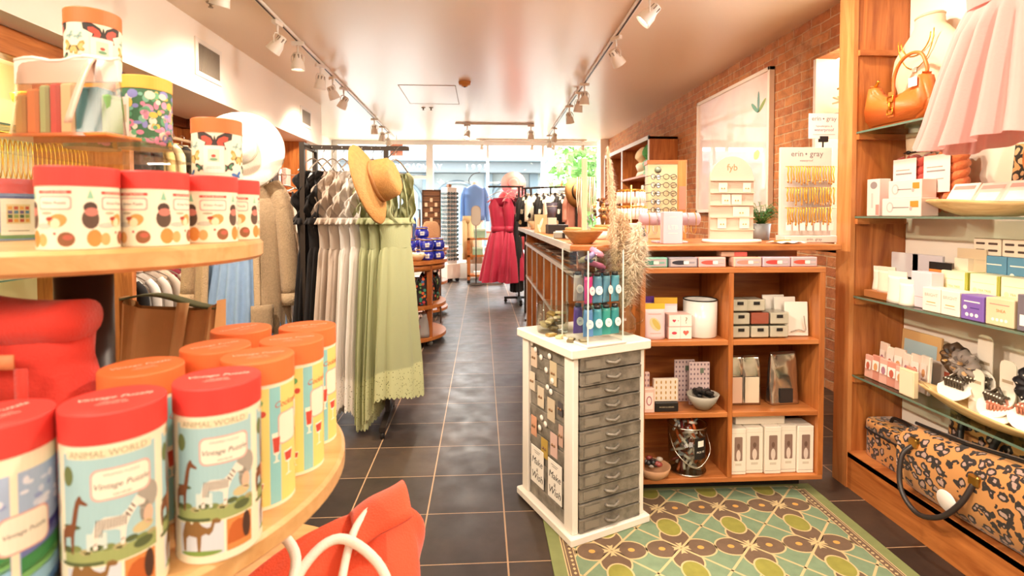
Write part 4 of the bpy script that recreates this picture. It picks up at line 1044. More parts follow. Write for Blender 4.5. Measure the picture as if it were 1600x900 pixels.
ht_ = MB(); ht_.tube([(-.41, 2.9, 1.557), (-.44, 2.85, 1.55), (-.50, 2.75, 1.46), (-.53, 2.68, 1.37)], .003, GUN, n=8)
solo(ht_, 'hat_hook', 'thin dark hook carrying the straw hat on the rack end', 'hook')
# light grey dress and lace blouse between the cardigan and the black dresses
GRD = mat('#b3a9a3', .85, bmp=.12, bs=160)
gr = thing('clothes_rack', 'short chrome rack of light grey garments behind the black dresses', 'clothes rack', (-1.16, 3.5, 0), R(20))
MB().tube([(-.2, 0, 0.02), (-.2, 0, 1.44), (.2, 0, 1.44), (.2, 0, .02)], .012, STEEL, n=10).build('frame', gr)
MB().b2(-.22, -.18, -.2, .2, 0, .02, STEEL).b2(.18, .22, -.2, .2, 0, .02, STEEL).build('feet', gr)
def slip(loc, rz, m, label, L=1.15, strap=BLK):
    t = thing('slip_dress', label, 'dress', loc, rz, 'light garments on the chrome rack')
    MB().loft([pleat(.13, .03, -.36, .01, 20), pleat(.14, .05, -.55, .03, 14), pleat(.17, .08, -.9, .06, 14), pleat(.19, .09, -L - .1, .07, 14)], m, n=90, caps=(False, False)).build('body', t)
    for s_ in (-1, 1): MB().tube(crv([(s_ * .1, -.03, -.37), (s_ * .09, -.02, -.2), (s_ * .085, 0, -.10), (s_ * .09, .02, -.2), (s_ * .1, .03, -.37)]), .006, strap, n=8).build('strap', t)
    return t
for dx, m, nm in ((-.12, GRD, 'light grey slip dress with black straps left of the black ruffled dresses'), (.02, mat('#b9b0ad', .85), 'second light grey slip dress behind the first one')):
    x, y = -1.16 + dx * math.cos(R(20)), 3.5 + dx * math.sin(R(20))
    hanger((x, y, 1.4285), R(20), 'hanger of the ' + nm, 'hangers on the chrome rack'); slip((x, y, 1.4285), R(20), m, nm)
x, y = -1.16 + .14 * math.cos(R(20)), 3.5 + .14 * math.sin(R(20))
hanger((x, y, 1.4285), R(75), 'hanger of the white lace blouse', 'hangers on the chrome rack')
shirt((x, y, 1.4285), R(30), eyelet('lace', '#efe7da', '#cbbfae'), 'white lace blouse between the grey slips and black dresses', 'light garments on the chrome rack', w=.17, d=.04, L=.5, sleeve=.25)
# ------------------------------------------------------------ round wheeled table with blue jars
OAK = wood('orange_wood', '#9a5426', '#c17a40', 'x'); OAKZ = wood('orange_wood_upright', '#7d3f1b', '#a9602c', 'z')
def round_table(label, loc, r, tiers, posts):
    t = thing('tiered_table', label, 'table', loc, 0, 'round wheeled tables with tiers')
    for z, k in tiers: MB().lathe([(1e-4, z - .03), (r * k, z - .03), (r * k, z), (1e-4, z)], OAK, n=64, smooth=False).build('tier', t)
    top = tiers[0][0]
    MB().lathe([(r * .93, top - .09), (r * .95, top - .09), (r * .95, top - .03), (r * .93, top - .03)], OAK, n=64).build('apron', t)
    for a in posts:
        x, y = r * .9 * math.cos(a), r * .9 * math.sin(a)
        MB().box((x, y, (top - .03 + .05) / 2), (.05, .05, top - .08), OAKZ, None, b=.004).build('post', t)
        MB().cyl(.025, -.012, .012, mat('#6d665e', .4), T(x, y, .025) @ RX(PI / 2), 16).build('caster', t)
    return t
RTX, RTY = -.83, 5.02
round_table('round wheeled wooden table stacked with blue candle jars', (RTX, RTY, 0), .5, ((.772, 1), (.37, .97), (.085, .97)), [R(a) for a in (-37, 53, 143, 233)])
round_table('second round wheeled table behind the one with blue jars', (-.86, 6.35, 0), .46, ((.80, 1), (.40, .97), (.09, .97)), [R(a) for a in (-30, 60, 150, 240)])
COB = mat('#1e2c9c', .18, spec=.8, coat=.3); GLB = mat('#d8d2c4', .5)
_jar = None
def jar(x, y, z, label, s_=1.0):
    global _jar
    if _jar is None:
        t = thing('candle_jar', label, 'jar', (x, y, z), 0, 'blue candle jars on the round table')
        MB().lathe([(1e-4, 0), (.05, 0), (.062, .008), (.066, .03), (.064, .055), (.054, .072), (.05, .078), (1e-4, .078)], COB, n=28).build('body', t)
        MB().lathe([(.05, .076), (.056, .078), (.057, .092), (.052, .097), (1e-4, .099)], COB, n=28).lathe([(.0572, .08), (.0577, .085), (.0572, .089)], mat('#c9a25a', .3, .8), n=28).build('lid', t)
        lb = MB(); decal(lb, [(rrect(0, .038, .036, .034, 0), GLB, 1), (rrect(0, .042, .02, .004, 0), COB, 2), (rrect(0, .034, .024, .003, 0), COB, 2)], on_cyl(.0655), .01); lb.build('paper_label', t)
        _jar = t
    else: t = dup(_jar, (x, y, z), 0, label)
    t.rotation_euler = (0, 0, R(8) + .3 * (x + .6)); t.scale = (s_,) * 3
    return t
T0 = .7725
xs = [(-.66, 4.78, 'left front'), (-.50, 4.80, 'right front'), (-.41, 4.90, 'right rear'), (-.80, 4.80, 'far left front')]
for x, y, nm in xs:
    jar(x, y, T0, f'blue candle jar, bottom one at the {nm} of the round table'); jar(x, y, T0 + .1, f'blue candle jar stacked on the {nm} jar')
jar(-.56, 4.95, T0, 'blue candle jar under the top one of the pile'); jar(-.56, 4.95, T0 + .1, 'blue candle jar, middle of the tallest pile'); jar(-.56, 4.95, T0 + .2, 'topmost blue candle jar of the tallest pile')
bo = thing('bowl', 'small pale bowl of white soaps between the blue jars', 'bowl', (-.575, 4.70, T0))
MB().lathe([(1e-4, 0), (.03, 0), (.06, .03), (.075, .06), (.07, .06), (.05, .025), (1e-4, .012)], mat('#c9ac84', .6), n=28).build('dish', bo)
sp = MB(); q = random.Random(2)
for i in range(14): sp.ball((q.uniform(-.045, .045), q.uniform(-.045, .045), .058 + q.uniform(0, .012)), (.017, .014, .011), mat('#e8e0d0', .6), n=8)
solo(sp, 'soap', 'heap of white soap pebbles in the pale bowl', 'soap', (-.575, 4.70, T0), kind='stuff')
FLORAL = cell_mat('embroidered_flowers', '#171318', ['#b93a4a', '#2f7f68', '#d9702f', '#e4ddca', '#3f6f9a', '#c9572f', '#171318', '#6d9a4a'], 34, .46, .8, bmp=.2)
GREYB2 = cell_mat('grey_floral', '#8f8783', ['#a5606a', '#b9b0a8', '#7d7672', '#9a5a60'], 20, .25, .8)
def tote(loc, rz, w, d, h, m, hm, label, tuft=True, name='tote_bag'):
    t = thing(name, label, 'bag', loc, rz, 'bags on the round table tiers')
    def ring(v):
        return lambda a: (se(a, w * (1 - .1 * v), d * (1 - .6 * v), .5)[0], se(a, w, d * (1 - .6 * v), .5)[1], h * v + .004 * (1 + math.sin(5 * a)))
    MB().loft([ring(i / 6) for i in range(7)], m, n=36).build('body', t)
    for s_ in (-1, 1):
        MB().tube(crv([(-w * .5, s_ * d * .5, h * .92), (-w * .42, s_ * (d * .6 + .01), h * 1.02), (-w * .3, s_ * (d + .03), h * .7), (0, s_ * (d + .02), h * .35), (w * .3, s_ * (d + .03), h * .7), (w * .42, s_ * (d * .6 + .01), h * 1.02), (w * .5, s_ * d * .5, h * .92)]), .011, hm, n=8).build('handle', t)
    return t
PINKH = mat('#e3c9bd', .6)
tote((-.63, 4.78, .3708), R(-8), .15, .07, .24, FLORAL, BLACKM, 'black floral embroidered bag at the front of the middle tier')
tote((-.50, 5.02, .3708), R(60), .12, .06, .25, FLORAL, BLACKM, 'black floral embroidered bag at the right rear of the middle tier')
tote((-.60, 4.78, .0858), R(-12), .14, .09, .20, GREYB2, PINKH, 'grey rose-patterned tote with pale handles on the bottom tier')
tote((-.58, 6.1, .4008), R(30), .12, .06, .22, cell_mat('white_floral', '#e4d8cc', ['#b9403a', '#2f2a2a', '#c98a4a'], 30, .3), BLACKM, 'white and red patterned bag on the second round table')
# slim rack with small colourful cloths
sr = thing('clothes_rack', 'small dark rack with colourful hanging tassels behind the blue jars', 'clothes rack', (-.77, 5.7, 0))
MB().tube([(-.16, 0, .80), (-.16, 0, 1.235), (.105, 0, 1.235), (.105, 0, .80)], .009, GUN, n=8).build('frame', sr)
MB().b2(-.17, .115, -.05, .05, .772, .80, OAK).build('shelf', sr); MB().b2(-.03, .03, -.03, .03, 0, .772, OAKZ).build('post', sr); MB().b2(-.17, .115, -.12, .12, 0, .02, OAKZ).build('foot', sr)
for i, (c, nm) in enumerate((('#e0a32f', 'mustard'), ('#b3242c', 'red'), ('#efe3d0', 'cream'), ('#e7d5c2', 'ecru'), ('#394f86', 'navy'), ('#d9b3a6', 'blush'))):
    x = -.89 + .042 * i
    tt = MB(); tt.loft([lambda a, z=z, r=r: (r * math.cos(a) * (1 + .2 * math.sin(5 * a)), r * math.sin(a), z) for r, z in ((.006, 1.155), (.014, 1.13), (.018, 1.05), (.023, .95), (.019, .90))], mat(c, .8), n=20); tt.tube([(0, 0, 1.227), (0, 0, 1.15)], .002, GUN)
    solo(tt, 'tassel_scarf', f'{nm} scarf hanging on the small dark rack', 'scarf', (x, 5.7, 0), 0, 'scarves on the small dark rack')
def pampas_plume(mb, base, tip, rad, n, m, q, curl=.1):
    b, t = Vector(base), Vector(tip); ax = (t - b); L = ax.length; ax.normalize(); u = ax.orthogonal().normalized(); w = ax.cross(u)
    mb.tube([b, b + ax * L * .5, t], .0025, m, n=5)
    k0 = .3 if L > .3 else 0
    for i in range(n):
        k = k0 + (1 - k0) * q.random() ** .9; p = b + ax * L * k; a = q.uniform(0, 2 * PI); o = u * math.cos(a) + w * math.sin(a)
        kk = (k - k0) / (1 - k0)
        rr = rad * (math.sin(PI * min(1, .18 + .80 * kk)) ** .7) * q.uniform(.25, 1.05); up = ax * q.uniform(.015, .05) * (L / .35)
        mid = p + o * rr * .5 + up * .9; e = p + o * rr + up * .8 + Vector((q.gauss(0, .006), q.gauss(0, .006), -curl * rr * q.random())); d = ax.cross(o) * .0013
        mb.add([p - d, p + d, mid + d, mid - d, e], [(0, 1, 2, 3), (3, 2, 4)], m)
        f = (mid - e) * .5 + ax * .008
        mb.add([mid - d, mid + d, mid + f.cross(ax).normalized() * .008 + o * .006], [(0, 1, 2)], m)
PAMP = [cloth('#f4e6d0', 0, 50, .5), cloth('#ecd9bd', 0, 50, .5), cloth('#f8efe0', 0, 50, .5)]
vp = thing('vase', 'glass vase of pampas plumes behind the blue jars', 'vase', (-.855, 6.2, .8008))
MB().lathe([(1e-4, 0), (.05, 0), (.055, .15), (.05, .3), (.046, .3), (.05, .15), (.045, .01)], mat('#e9e4dc', .3), n=24).build('body', vp)
q = random.Random(4); pg = MB()
for i in range(6): pampas_plume(pg, (0, 0, .2), (q.uniform(-.06, .06), q.uniform(-.05, .05), q.uniform(.55, .68)), .045, 160, PAMP[i % 3], q)
pg.build('plumes', vp)
# slatted jewelry board
jb = thing('display_board', 'brown slatted jewelry board standing behind the blue jars', 'display board', (-.54, 5.68, 0))
DB = wood('board_wood', '#6d452c', '#96663f', 'x')
MB().b2(-.095, .095, 0, .02, .86, 1.44, DB).build('panel', jb)
for i in range(9): MB().b2(-.097, .097, -.012, 0, .9 + .06 * i, .908 + .06 * i, mat('#3f2a1e', .7)).build('slat', jb)
MB().b2(-.1, -.088, -.015, .025, .0, 1.445, mat('#4a3020', .6)).b2(.088, .1, -.015, .025, 0, 1.445, mat('#4a3020', .6)).b2(-.1, .1, -.015, .025, 1.437, 1.45, mat('#4a3020', .6)).build('frame', jb)
MB().b2(-.11, .11, -.09, .11, 0, .015, mat('#4a3020', .6)).build('foot', jb)
for k, (dx, z) in enumerate(((.0, 1.34), (-.055, 1.29), (.05, 1.29), (.0, 1.24), (-.055, 1.185), (.05, 1.185), (.0, 1.13))):
    solo(MB().box((0, 0, 0), (.028, .004, .042), mat('#e2c4a2', .7), None, b=.001), 'earring_card', 'small tan earring card hooked on the brown slatted board', 'earring card', (-.54 + dx, 5.665, z), 0, 'earring cards on the slatted board')
bb = thing('box_bag', 'woven tan handbag propped against the slatted board', 'bag', (-.515, 5.35, .7725), R(10))
MB().loft([lambda a, z=z, k=k: (se(a, .085 * k, .03 * k, .5)[0], se(a, .085 * k, .03 * k, .5)[1], z) for z, k in ((.15, 1), (.2, 1.08), (.28, 1.05), (.33, .8), (.345, .5))], mat('#b98d66', .8, bmp=.6, bs=140), n=30).build('body', bb)
MB().b2(-.07, .07, -.03, .03, 0, .148, mat('#8a5a34', .6)).build('stand_block', bb)

# ------------------------------------------------------------ near the window
SUNG = [mat('#23272c', .3), mat('#4d3b32', .3), mat('#54707c', .3), mat('#a3a7a8', .3)]
ss = thing('sunglasses_spinner', 'white four-sided spinner full of sunglasses by the window', 'display rack', (-.58, 9.36, 0), R(38))
MB().b2(-.14, .14, -.14, .14, .06, .32, WHITE, b=.01).build('base', ss)
for a, b in ((-1, -1), (1, -1), (1, 1), (-1, 1)): MB().cyl(.03, -.02, .02, BLACKM, T(a * .1, b * .1, .03) @ RX(PI / 2), 14).build('caster', ss)
MB().b2(-.1, .1, -.1, .1, .32, 1.66, mat('#e4e6e6', .4), b=.004).build('column', ss)
MB().b2(-.03, .03, -.03, .03, 1.66, 1.72, mat('#8a5a34', .5)).build('finial', ss)
ss_pairs = None; q = random.Random(8)
for f in range(2):
    for col in range(2):
        for row in range(17):
            A = R(38) + (0 if f == 0 else PI / 2) * (1 if f else 1)
            d = Vector((math.sin(A) if f == 0 else 0, 0, 0))
            # outward normals of the two faces that look into the shop
            nrm = Vector((math.cos(R(38) - PI / 2), math.sin(R(38) - PI / 2), 0)) if f == 0 else Vector((math.cos(R(38) + PI), math.sin(R(38) + PI), 0))
            tan = Vector((-nrm.y, nrm.x, 0))
            p = Vector((-.58, 9.36, .40 + .072 * row)) + nrm * .125 + tan * (-.06 + .12 * col)
            rz = math.atan2(nrm.y, nrm.x) + PI / 2
            if ss_pairs is None:
                g = thing('sunglasses', 'pair of sunglasses on the white spinner by the window', 'sunglasses', p, rz, 'sunglasses on the white spinner')
                fr_ = MB()
                for s_ in (-1, 1):
                    fr_.tube([(s_ * .026 + .02 * math.cos(t), 0, .016 * math.sin(t)) for t in (2 * PI * i / 14 for i in range(14))], .003, SUNG[0], n=6, closed=True)
                    fr_.tube([(s_ * .047, 0, .006), (s_ * .048, .02, .006)], .002, SUNG[0], n=6)
                fr_.build('frame', g)
                le = MB()
                for s_ in (-1, 1): le.prism([(s_ * .026 + .019 * math.cos(t), .015 * math.sin(t)) for t in (2 * PI * i / 14 for i in range(14))], .002, SUNG[2])
                le.build('lenses', g)
                ss_pairs = g
            else: dup(ss_pairs, p, rz).scale = (1.2, 1.2, 1.45)
swf = thing('dress_form', 'pale dress form wearing the blue sweater by the window', 'dress form', (-.13, 9.57, .3))
MB().loft([lambda a, z=z, r=r, d=d: (r * math.cos(a), d * math.sin(a), z) for z, r, d in ((.0, .16, .12), (.3, .15, .11), (.75, .16, .11), (1.0, .13, .09), (1.2, .16, .1), (1.36, .17, .085), (1.42, .06, .05), (1.47, .05, .045))], mat('#e8dccb', .7), n=28).build('torso', swf)
MB().tube(crv([(-.10, 0, 1.45), (-.10, 0, 1.53), (-.02, 0, 1.62), (.1, 0, 1.65)]), .008, GUN, n=8).build('hook', swf)
SWB = mat('#6d92cf', .9, bmp=.2, bs=200)
sw = thing('sweater', 'blue long-sleeved sweater on the form by the window', 'sweater', (-.13, 9.57, .3))
MB().loft([lambda a, z=z, r=r, d=d: (se(a, r, d, .8)[0], se(a, r, d, .8)[1], z - .03 * abs(math.cos(a)) * (z > 1.3)) for z, r, d in ((.78, .185, .135), (.9, .19, .135), (1.2, .19, .125), (1.36, .185, .11), (1.42, .1, .08), (1.43, .07, .06))], SWB, n=40).build('body', sw)
for s_ in (-1, 1): MB().tube(crv([(s_ * .15, 0, 1.36), (s_ * .205, -.01, 1.2), (s_ * .225, -.02, .95), (s_ * .235, -.03, .76)]), [.05, .052, .045, .035], SWB, n=16).build('sleeve', sw)
pn = thing('trousers', 'tan trousers hanging below the blue sweater', 'trousers', (-.25, 9.39, .3))
for s_ in (-1, 1): MB().tube([(s_ * .05, 0, .78), (s_ * .052, 0, .4), (s_ * .055, 0, .08)], [.055, .05, .045], mat('#d9ba8c', .85), n=18).build('trouser_leg', pn)
MB().loft([lambda a, z=z, r=r, d=d: (r * math.cos(a), d * math.sin(a), z) for z, r, d in ((.74, .1, .055), (.8, .095, .06), (.86, .09, .06))], mat('#d9ba8c', .85), n=24).build('waist', pn)
crt = thing('wheeled_shelf', 'low wooden wheeled shelf with green boxes under the window', 'shelf', (.06, 9.14, 0))
for x in (-.29, .29):
    for y in (-.13, .13): MB().b2(x - .025, x + .025, y - .02, y + .02, .06, .78, OAK).build('post', crt); MB().cyl(.028, -.012, .012, BLACKM, T(x, y, .03) @ RX(PI / 2), 14).build('caster', crt)
for z in (.75, .46, .12): MB().b2(-.31, .31, -.15, .15, z, z + .03, OAK).build('shelf', crt)
GBX = mat('#8fae93', .6)
for i, (x, z, w, h, nm) in enumerate(((-.1, .7805, .2, .16, 'pale green gift box on top of the wheeled shelf'), (.1, .7805, .17, .12, 'white and red gift box on top of the wheeled shelf'), (-.13, .4905, .18, .13, 'left green tin on the middle of the wheeled shelf'), (.07, .4905, .18, .13, 'right green tin on the middle of the wheeled shelf'), (-.08, .1505, .24, .05, 'stack of white magazines on the bottom of the wheeled shelf'))):
    g = thing('gift_box', nm, 'box', (.06 + x, 9.10, z)); c = GBX if i in (0, 2, 3) else (mat('#e9dcd2', .6))
    MB().b2(-w / 2, w / 2, -.08, .08, 0, h * .75, c, b=.004).build('body', g); MB().b2(-w / 2 - .003, w / 2 + .003, -.083, .083, h * .75, h, mat('#b8ccb4', .6) if i in (0, 2, 3) else mat('#d98a80', .6) if i == 1 else PAPER, b=.004).build('lid', g)
om = thing('oval_mirror', 'oval standing mirror in front of the blue sweater', 'mirror', (-.1, 8.86, 0))
MB().prism(rrect(0, 1.165, .165, .34, .08, 8), .02, mat('#8d857c', .4)).build('frame', om); MB().prism(rrect(0, 1.165, .145, .32, .07, 8), .004, mat('#c9c2b6', .15, .4), T(0, -.011, 0)).build('glass', om)
MB().tube([(0, .0, .02), (0, 0, 1.0)], .01, GUN, n=8).lathe([(.12, 0), (.12, .02), (1e-4, .02)], GUN, n=20).build('stand', om)
# red dresses on a rack
CRIM = mat('#b5163f', .55, sheen=.3, bmp=.1, bs=40)
rr = thing('clothes_rack', 'black T-foot rack carrying the crimson dresses', 'clothes rack', (.50, 7.1, 0))
MB().b2(-.014, .014, -.014, .014, .07, 1.56, BLACKM).build('post', rr); MB().b2(-.42, .06, -.012, .012, 1.548, 1.572, BLACKM).b2(.036, .06, -.012, .012, 1.4, 1.55, BLACKM).build('arm', rr)
MB().b2(-.2, .3, -.02, .02, .045, .075, BLACKM).build('foot', rr); MB().b2(-.02, .02, -.36, .3, .045, .075, BLACKM).build('foot', rr)
for x, y in ((-.18, 0), (.28, 0), (0, -.34), (0, .28)): MB().cyl(.022, -.01, .01, BLACKM, T(x, y, .022) @ RX(PI / 2), 12).build('caster', rr)
def vdress(loc, rz, m, label, group, hem=.17, h=1.2, w=.17):
    t = thing('dress', label, 'dress', loc, rz, group)
    def bod(z, a, b): return lambda u: (se(u, a, b, .8)[0], se(u, a, b, .8)[1] * (1 + .05 * math.sin(12 * u)), z - (.17 * max(0, 1 - abs(math.cos(u)) * 1.7) * (math.sin(u) < 0) if z > -.12 else 0) - .05 * abs(math.cos(u)) ** 3 * (z > -.1))
    MB().loft([bod(-.08, w * .85, .05), bod(-.2, w, .075), bod(-.35, w * .86, .075), bod(-.46, w * .78, .07)], m, n=60, caps=(False, False)).build('bodice', t)
    MB().lathe([(1, -.46), (1.02, -.5), (1, -.54)], m, S(w * .8, .075, 1), n=40).build('waistband', t)
    def sk(z, a, b, amp): return lambda u: (a * math.cos(u) * (1 + amp * math.sin(11 * u + .4)), b * math.sin(u) * (1 + amp * 1.6 * math.sin(11 * u + .4)), z + .012 * math.sin(3 * u))
    MB().loft([sk(-.54, w * .8, .075, .01), sk(-.62, w * .95, .1, .06), sk(-.9, w * 1.3, .15, .08), sk(-h, w * 1.62, .19, .1)], m, n=160, caps=(False, False)).build('skirt', t)
    for s_ in (-1, 1): MB().sheet(lambda a, v, s_=s_: (s_ * (w * .80 + .05 * v), -.05 + .1 * a, -.10 - .05 * v + .02 * math.sin(PI * a)), 8, 3, m, thick=.003).build('cap_sleeve', t)
    return t
for dx, dy, rz, lab, k in ((-.24, 0, R(12), 'crimson sleeveless midi dress at the aisle end of its rack', .98), (-.10, .02, R(60), 'second crimson midi dress just behind the front one', .9)):
    hanger((.50 + dx, 7.1 + dy, 1.5485), rz, 'hanger of the ' + lab, 'hangers on the crimson dress rack'); vdress((.50 + dx, 7.1 + dy, 1.49), rz, CRIM, lab, 'crimson dresses on the T-foot rack', h=1.2, w=.175)
hanger((.475, 7.13, 1.5485), R(80), 'hanger of the long black dress', 'hangers on the crimson dress rack')
t = slip((.475, 7.13, 1.5485), R(80), BLK, 'long black dress behind the crimson dresses', L=1.3); t['group'] = 'dark dresses behind the crimson ones'
# second rack with black and cream floral tops
r2 = thing('clothes_rack', 'long dark rack of floral tops behind the counter', 'clothes rack', (.78, 6.3, 0))
MB().tube([(-.28, 0, 1.50), (.30, -.45, 1.50)], .012, GUN, n=10).build('bar', r2)
for x, y in ((-.26, 0), (-.2, -.1), (.02, -.2), (.28, -.45)): MB().b2(x - .012, x + .012, y - .012, y + .012, 0, 1.50, GUN).build('post', r2)
MB().b2(-.3, .32, -.5, -.4, 0, .02, GUN).build('foot', r2)
FLB = cell_mat('black_cream_print', '#15110f', ['#f0e2c4', '#e8d4a8', '#15110f', '#f4ead6'], 14, .42, .8)
FLC = cell_mat('cream_black_print', '#efe3cb', ['#1a1614', '#efe3cb', '#2a221d'], 12, .4, .8); PKT = mat('#e2a08c', .8)
for i, (m, lab) in enumerate(((FLB, 'black and cream floral top at the left end of the floral rack'), (FLC, 'cream floral top second on the floral rack'), (FLB, 'black and cream floral top third on the floral rack'), (FLC, 'cream floral top fourth on the floral rack'), (FLB, 'black floral top next to the peach top'), (PKT, 'peach top at the near end of the floral rack'))):
    x = .55 + .098 * i; y = 6.28 - .075 * i
    hanger((x, y, 1.492), R(50), 'hanger of the ' + lab, 'hangers on the floral rack'); shirt((x, y, 1.492), R(50), m, lab, 'tops on the floral rack', w=.17, d=.025, L=.5, sleeve=.28)
# coral dress with pink sun hat
cfm = thing('dress_form', 'dress form under the coral dress in the window', 'dress form', (.58, 9.53, .2))
MB().lathe([(.17, -.2), (.17, -.18), (.02, -.16), (.02, .7)], BLACKM, n=20).build('stand', cfm)
MB().loft([lambda a, z=z, r=r, d=d: (r * math.cos(a), d * math.sin(a), z) for z, r, d in ((.7, .12, .1), (.95, .12, .09), (1.2, .15, .1), (1.36, .14, .08), (1.43, .05, .05), (1.5, .045, .045))], mat('#e8dccb', .7), n=28).build('torso', cfm)
COR = mat('#e0525a', .75)
cd = thing('dress', 'coral dress on the window form below the pink hat', 'dress', (.58, 9.53, .2))
MB().loft([lambda a, z=z, r=r, d=d: (se(a, r, d, .8)[0], se(a, r, d, .8)[1], z) for z, r, d in ((.35, .24, .18), (.9, .15, .11), (1.15, .175, .12), (1.36, .2, .11), (1.44, .1, .07))], COR, n=40).build('body', cd)
for s_ in (-1, 1): MB().tube(crv([(s_ * .15, 0, 1.38), (s_ * .22, 0, 1.3), (s_ * .24, 0, 1.2)]), [.05, .06, .055], COR, n=14).build('sleeve', cd)
ph = thing('sun_hat', 'pink wide-brimmed sun hat behind the coral dress', 'hat', (.58, 9.67, 1.75), 0, None, (R(80), 0, 0))
PKH = mat('#e9a39a', .8)
MB().lathe([(.23, -.01), (.1, .01), (.09, .012)], PKH, n=40).lathe([(.09, .01), (.23, -.012), (.23, -.01)], PKH, n=40).build('brim', ph); MB().lathe([(.095, .01), (.085, .08), (.05, .1), (1e-4, .1)], PKH, n=32).build('crown', ph)
MB().tube([(.07 * math.cos(t), .09 * math.sin(t) + .02, -.02) for t in (PI * i / 12 for i in range(13))], .006, BLACKM, n=8).build('cord', ph)
# striped top and straw hat near the right-hand window
stp, nt, b = new_mat('stripe_cloth'); v = coords(nt); spx = nt.nodes.new('ShaderNodeSeparateXYZ'); nt.links.new(v, spx.inputs[0])
nt.links.new(mixc(nt, math_n(nt, 'GREATER_THAN', math_n(nt, 'FRACT', math_n(nt, 'MULTIPLY', spx.outputs[2], 34)), .55), '#efe9de', '#3d4250'), b.inputs['Base Color']); b.inputs['Roughness'].default_value = .85
f3 = thing('dress_form', 'dress form wearing the striped tank top by the right window', 'dress form', (1.26, 8.3, 0))
MB().lathe([(.17, 0), (.17, .02), (.02, .04), (.02, .9)], BLACKM, n=20).lathe([(.02, 1.62), (.02, 1.68), (.008, 1.7), (.008, 1.8), (1e-4, 1.81)], mat('#c79a5a', .5), n=14).build('stand', f3)
MB().loft([lambda a, z=z, r=r, d=d: (r * math.cos(a), d * math.sin(a), z) for z, r, d in ((.85, .13, .1), (1.1, .11, .085), (1.35, .145, .1), (1.5, .16, .08), (1.58, .06, .05), (1.63, .05, .045))], mat('#e8dccb', .7), n=28).build('torso', f3)
tk = thing('tank_top', 'navy and white striped tank top on the form by the right window', 'tank top', (1.26, 8.3, 0))
MB().loft([lambda a, z=z, r=r, d=d: (r * math.cos(a), d * math.sin(a), z - .03 * math.cos(2 * a) * (z > 1.5)) for z, r, d in ((.95, .15, .115), (1.15, .13, .1), (1.36, .155, .112), (1.48, .168, .098), (1.545, .14, .085))], stp, n=40, caps=(False, False)).build('body', tk)
sh2 = thing('straw_hat', 'straw hat hooked on the near end of the floral rack', 'hat', (1.05, 5.78, 1.43)); sh2.rotation_euler = Vector((.55, -.75, .1)).to_track_quat('Z', 'Y').to_euler()
MB().lathe([(.165, -.02), (.1, .006), (.09, .012)], STRAW, n=40).lathe([(.09, .01), (.164, -.022), (.165, -.02)], STRAW, n=40).build('brim', sh2); MB().lathe([(.092, .008), (.085, .08), (.06, .1), (1e-4, .1)], STRAW, n=32).build('crown', sh2); MB().lathe([(.0935, .012), (.0915, .032)], BLACKM, n=32).build('band', sh2)
MB().tube([(0, .02, .16), (0, 0, .1), (0, 0, .08)], .004, GUN).build('loop', sh2)
# ------------------------------------------------------------ patterned rug
RX0, RX1, RY0, RY1 = .235, 1.43, 1.2, 2.2
rg = MB(); RB = mat('#7d8658', .9, var=.08, vs=20, bmp=.2, bs=300); TL = mat('#6f8468', .9, var=.1, vs=25, bmp=.2, bs=300); RBR = mat('#66513f', .9, var=.1, vs=30, bmp=.2, bs=300)
RCR = mat('#bda87c', .9, bmp=.2, bs=300); LIME = mat('#858238', .9, var=.1, vs=30); RYE = mat('#c2924a', .9); OLV = mat('#767d4e', .9, var=.08, vs=20)
rg.b2(RX0, RX1, RY0, RY1, .0005, .005, OLV, b=.0015)
up = lambda x, y, e: (x, y, .005 + e)
it = []
def rrim(x0, x1, y0, y1, m, L): it.append((rrect((x0 + x1) / 2, (y0 + y1) / 2, x1 - x0, y1 - y0), m, L))
rrim(RX0 + .045, RX1 - .045, RY0 + .045, RY1 - .045, RCR, 1); rrim(RX0 + .049, RX1 - .049, RY0 + .049, RY1 - .049, RBR, 2)
rrim(RX0 + .054, RX1 - .054, RY0 + .054, RY1 - .054, RCR, 3); rrim(RX0 + .057, RX1 - .057, RY0 + .057, RY1 - .057, RBR, 4)
fx0, fx1, fy0, fy1 = RX0 + .085, RX1 - .085, RY0 + .085, RY1 - .02
rrim(fx0 - .003, fx1 + .003, fy0 - .003, fy1 + .003, RCR, 5); rrim(fx0, fx1, fy0, fy1, TL, 6)
for s_ in (RX0 + .071, RX1 - .071):
    n = 44
    for i in range(n):
        y = RY0 + .06 + (RY1 - RY0 - .09) * i / (n - 1)
        it.append(([(s_ - .006, y), (s_, y - .007), (s_ + .006, y), (s_, y + .007)], RCR, 5))
def clip(poly):
    for ax, lim, sg in ((0, fx0, 1), (0, fx1, -1), (1, fy0, 1), (1, fy1, -1)):
        out = []
        for i in range(len(poly)):
            p, q2 = poly[i - 1], poly[i]; a, b = (p[ax] - lim) * sg, (q2[ax] - lim) * sg
            if (a >= 0) != (b >= 0):
                k = a / (a - b); out.append((p[0] + (q2[0] - p[0]) * k, p[1] + (q2[1] - p[1]) * k))
            if b >= 0: out.append(q2)
        poly = out
        if len(poly) < 3: return None
    return poly
def add(poly, m, L):
    c = clip(poly)
    if c: it.append((c, m, L))
def seg(x0, y0, x1, y1, w, m, L):
    d = Vector((x1 - x0, y1 - y0)); n_ = Vector((-d.y, d.x)).normalized() * w / 2
    add([(x0 + n_.x, y0 + n_.y), (x1 + n_.x, y1 + n_.y), (x1 - n_.x, y1 - n_.y), (x0 - n_.x, y0 - n_.y)], m, L)
P = .25
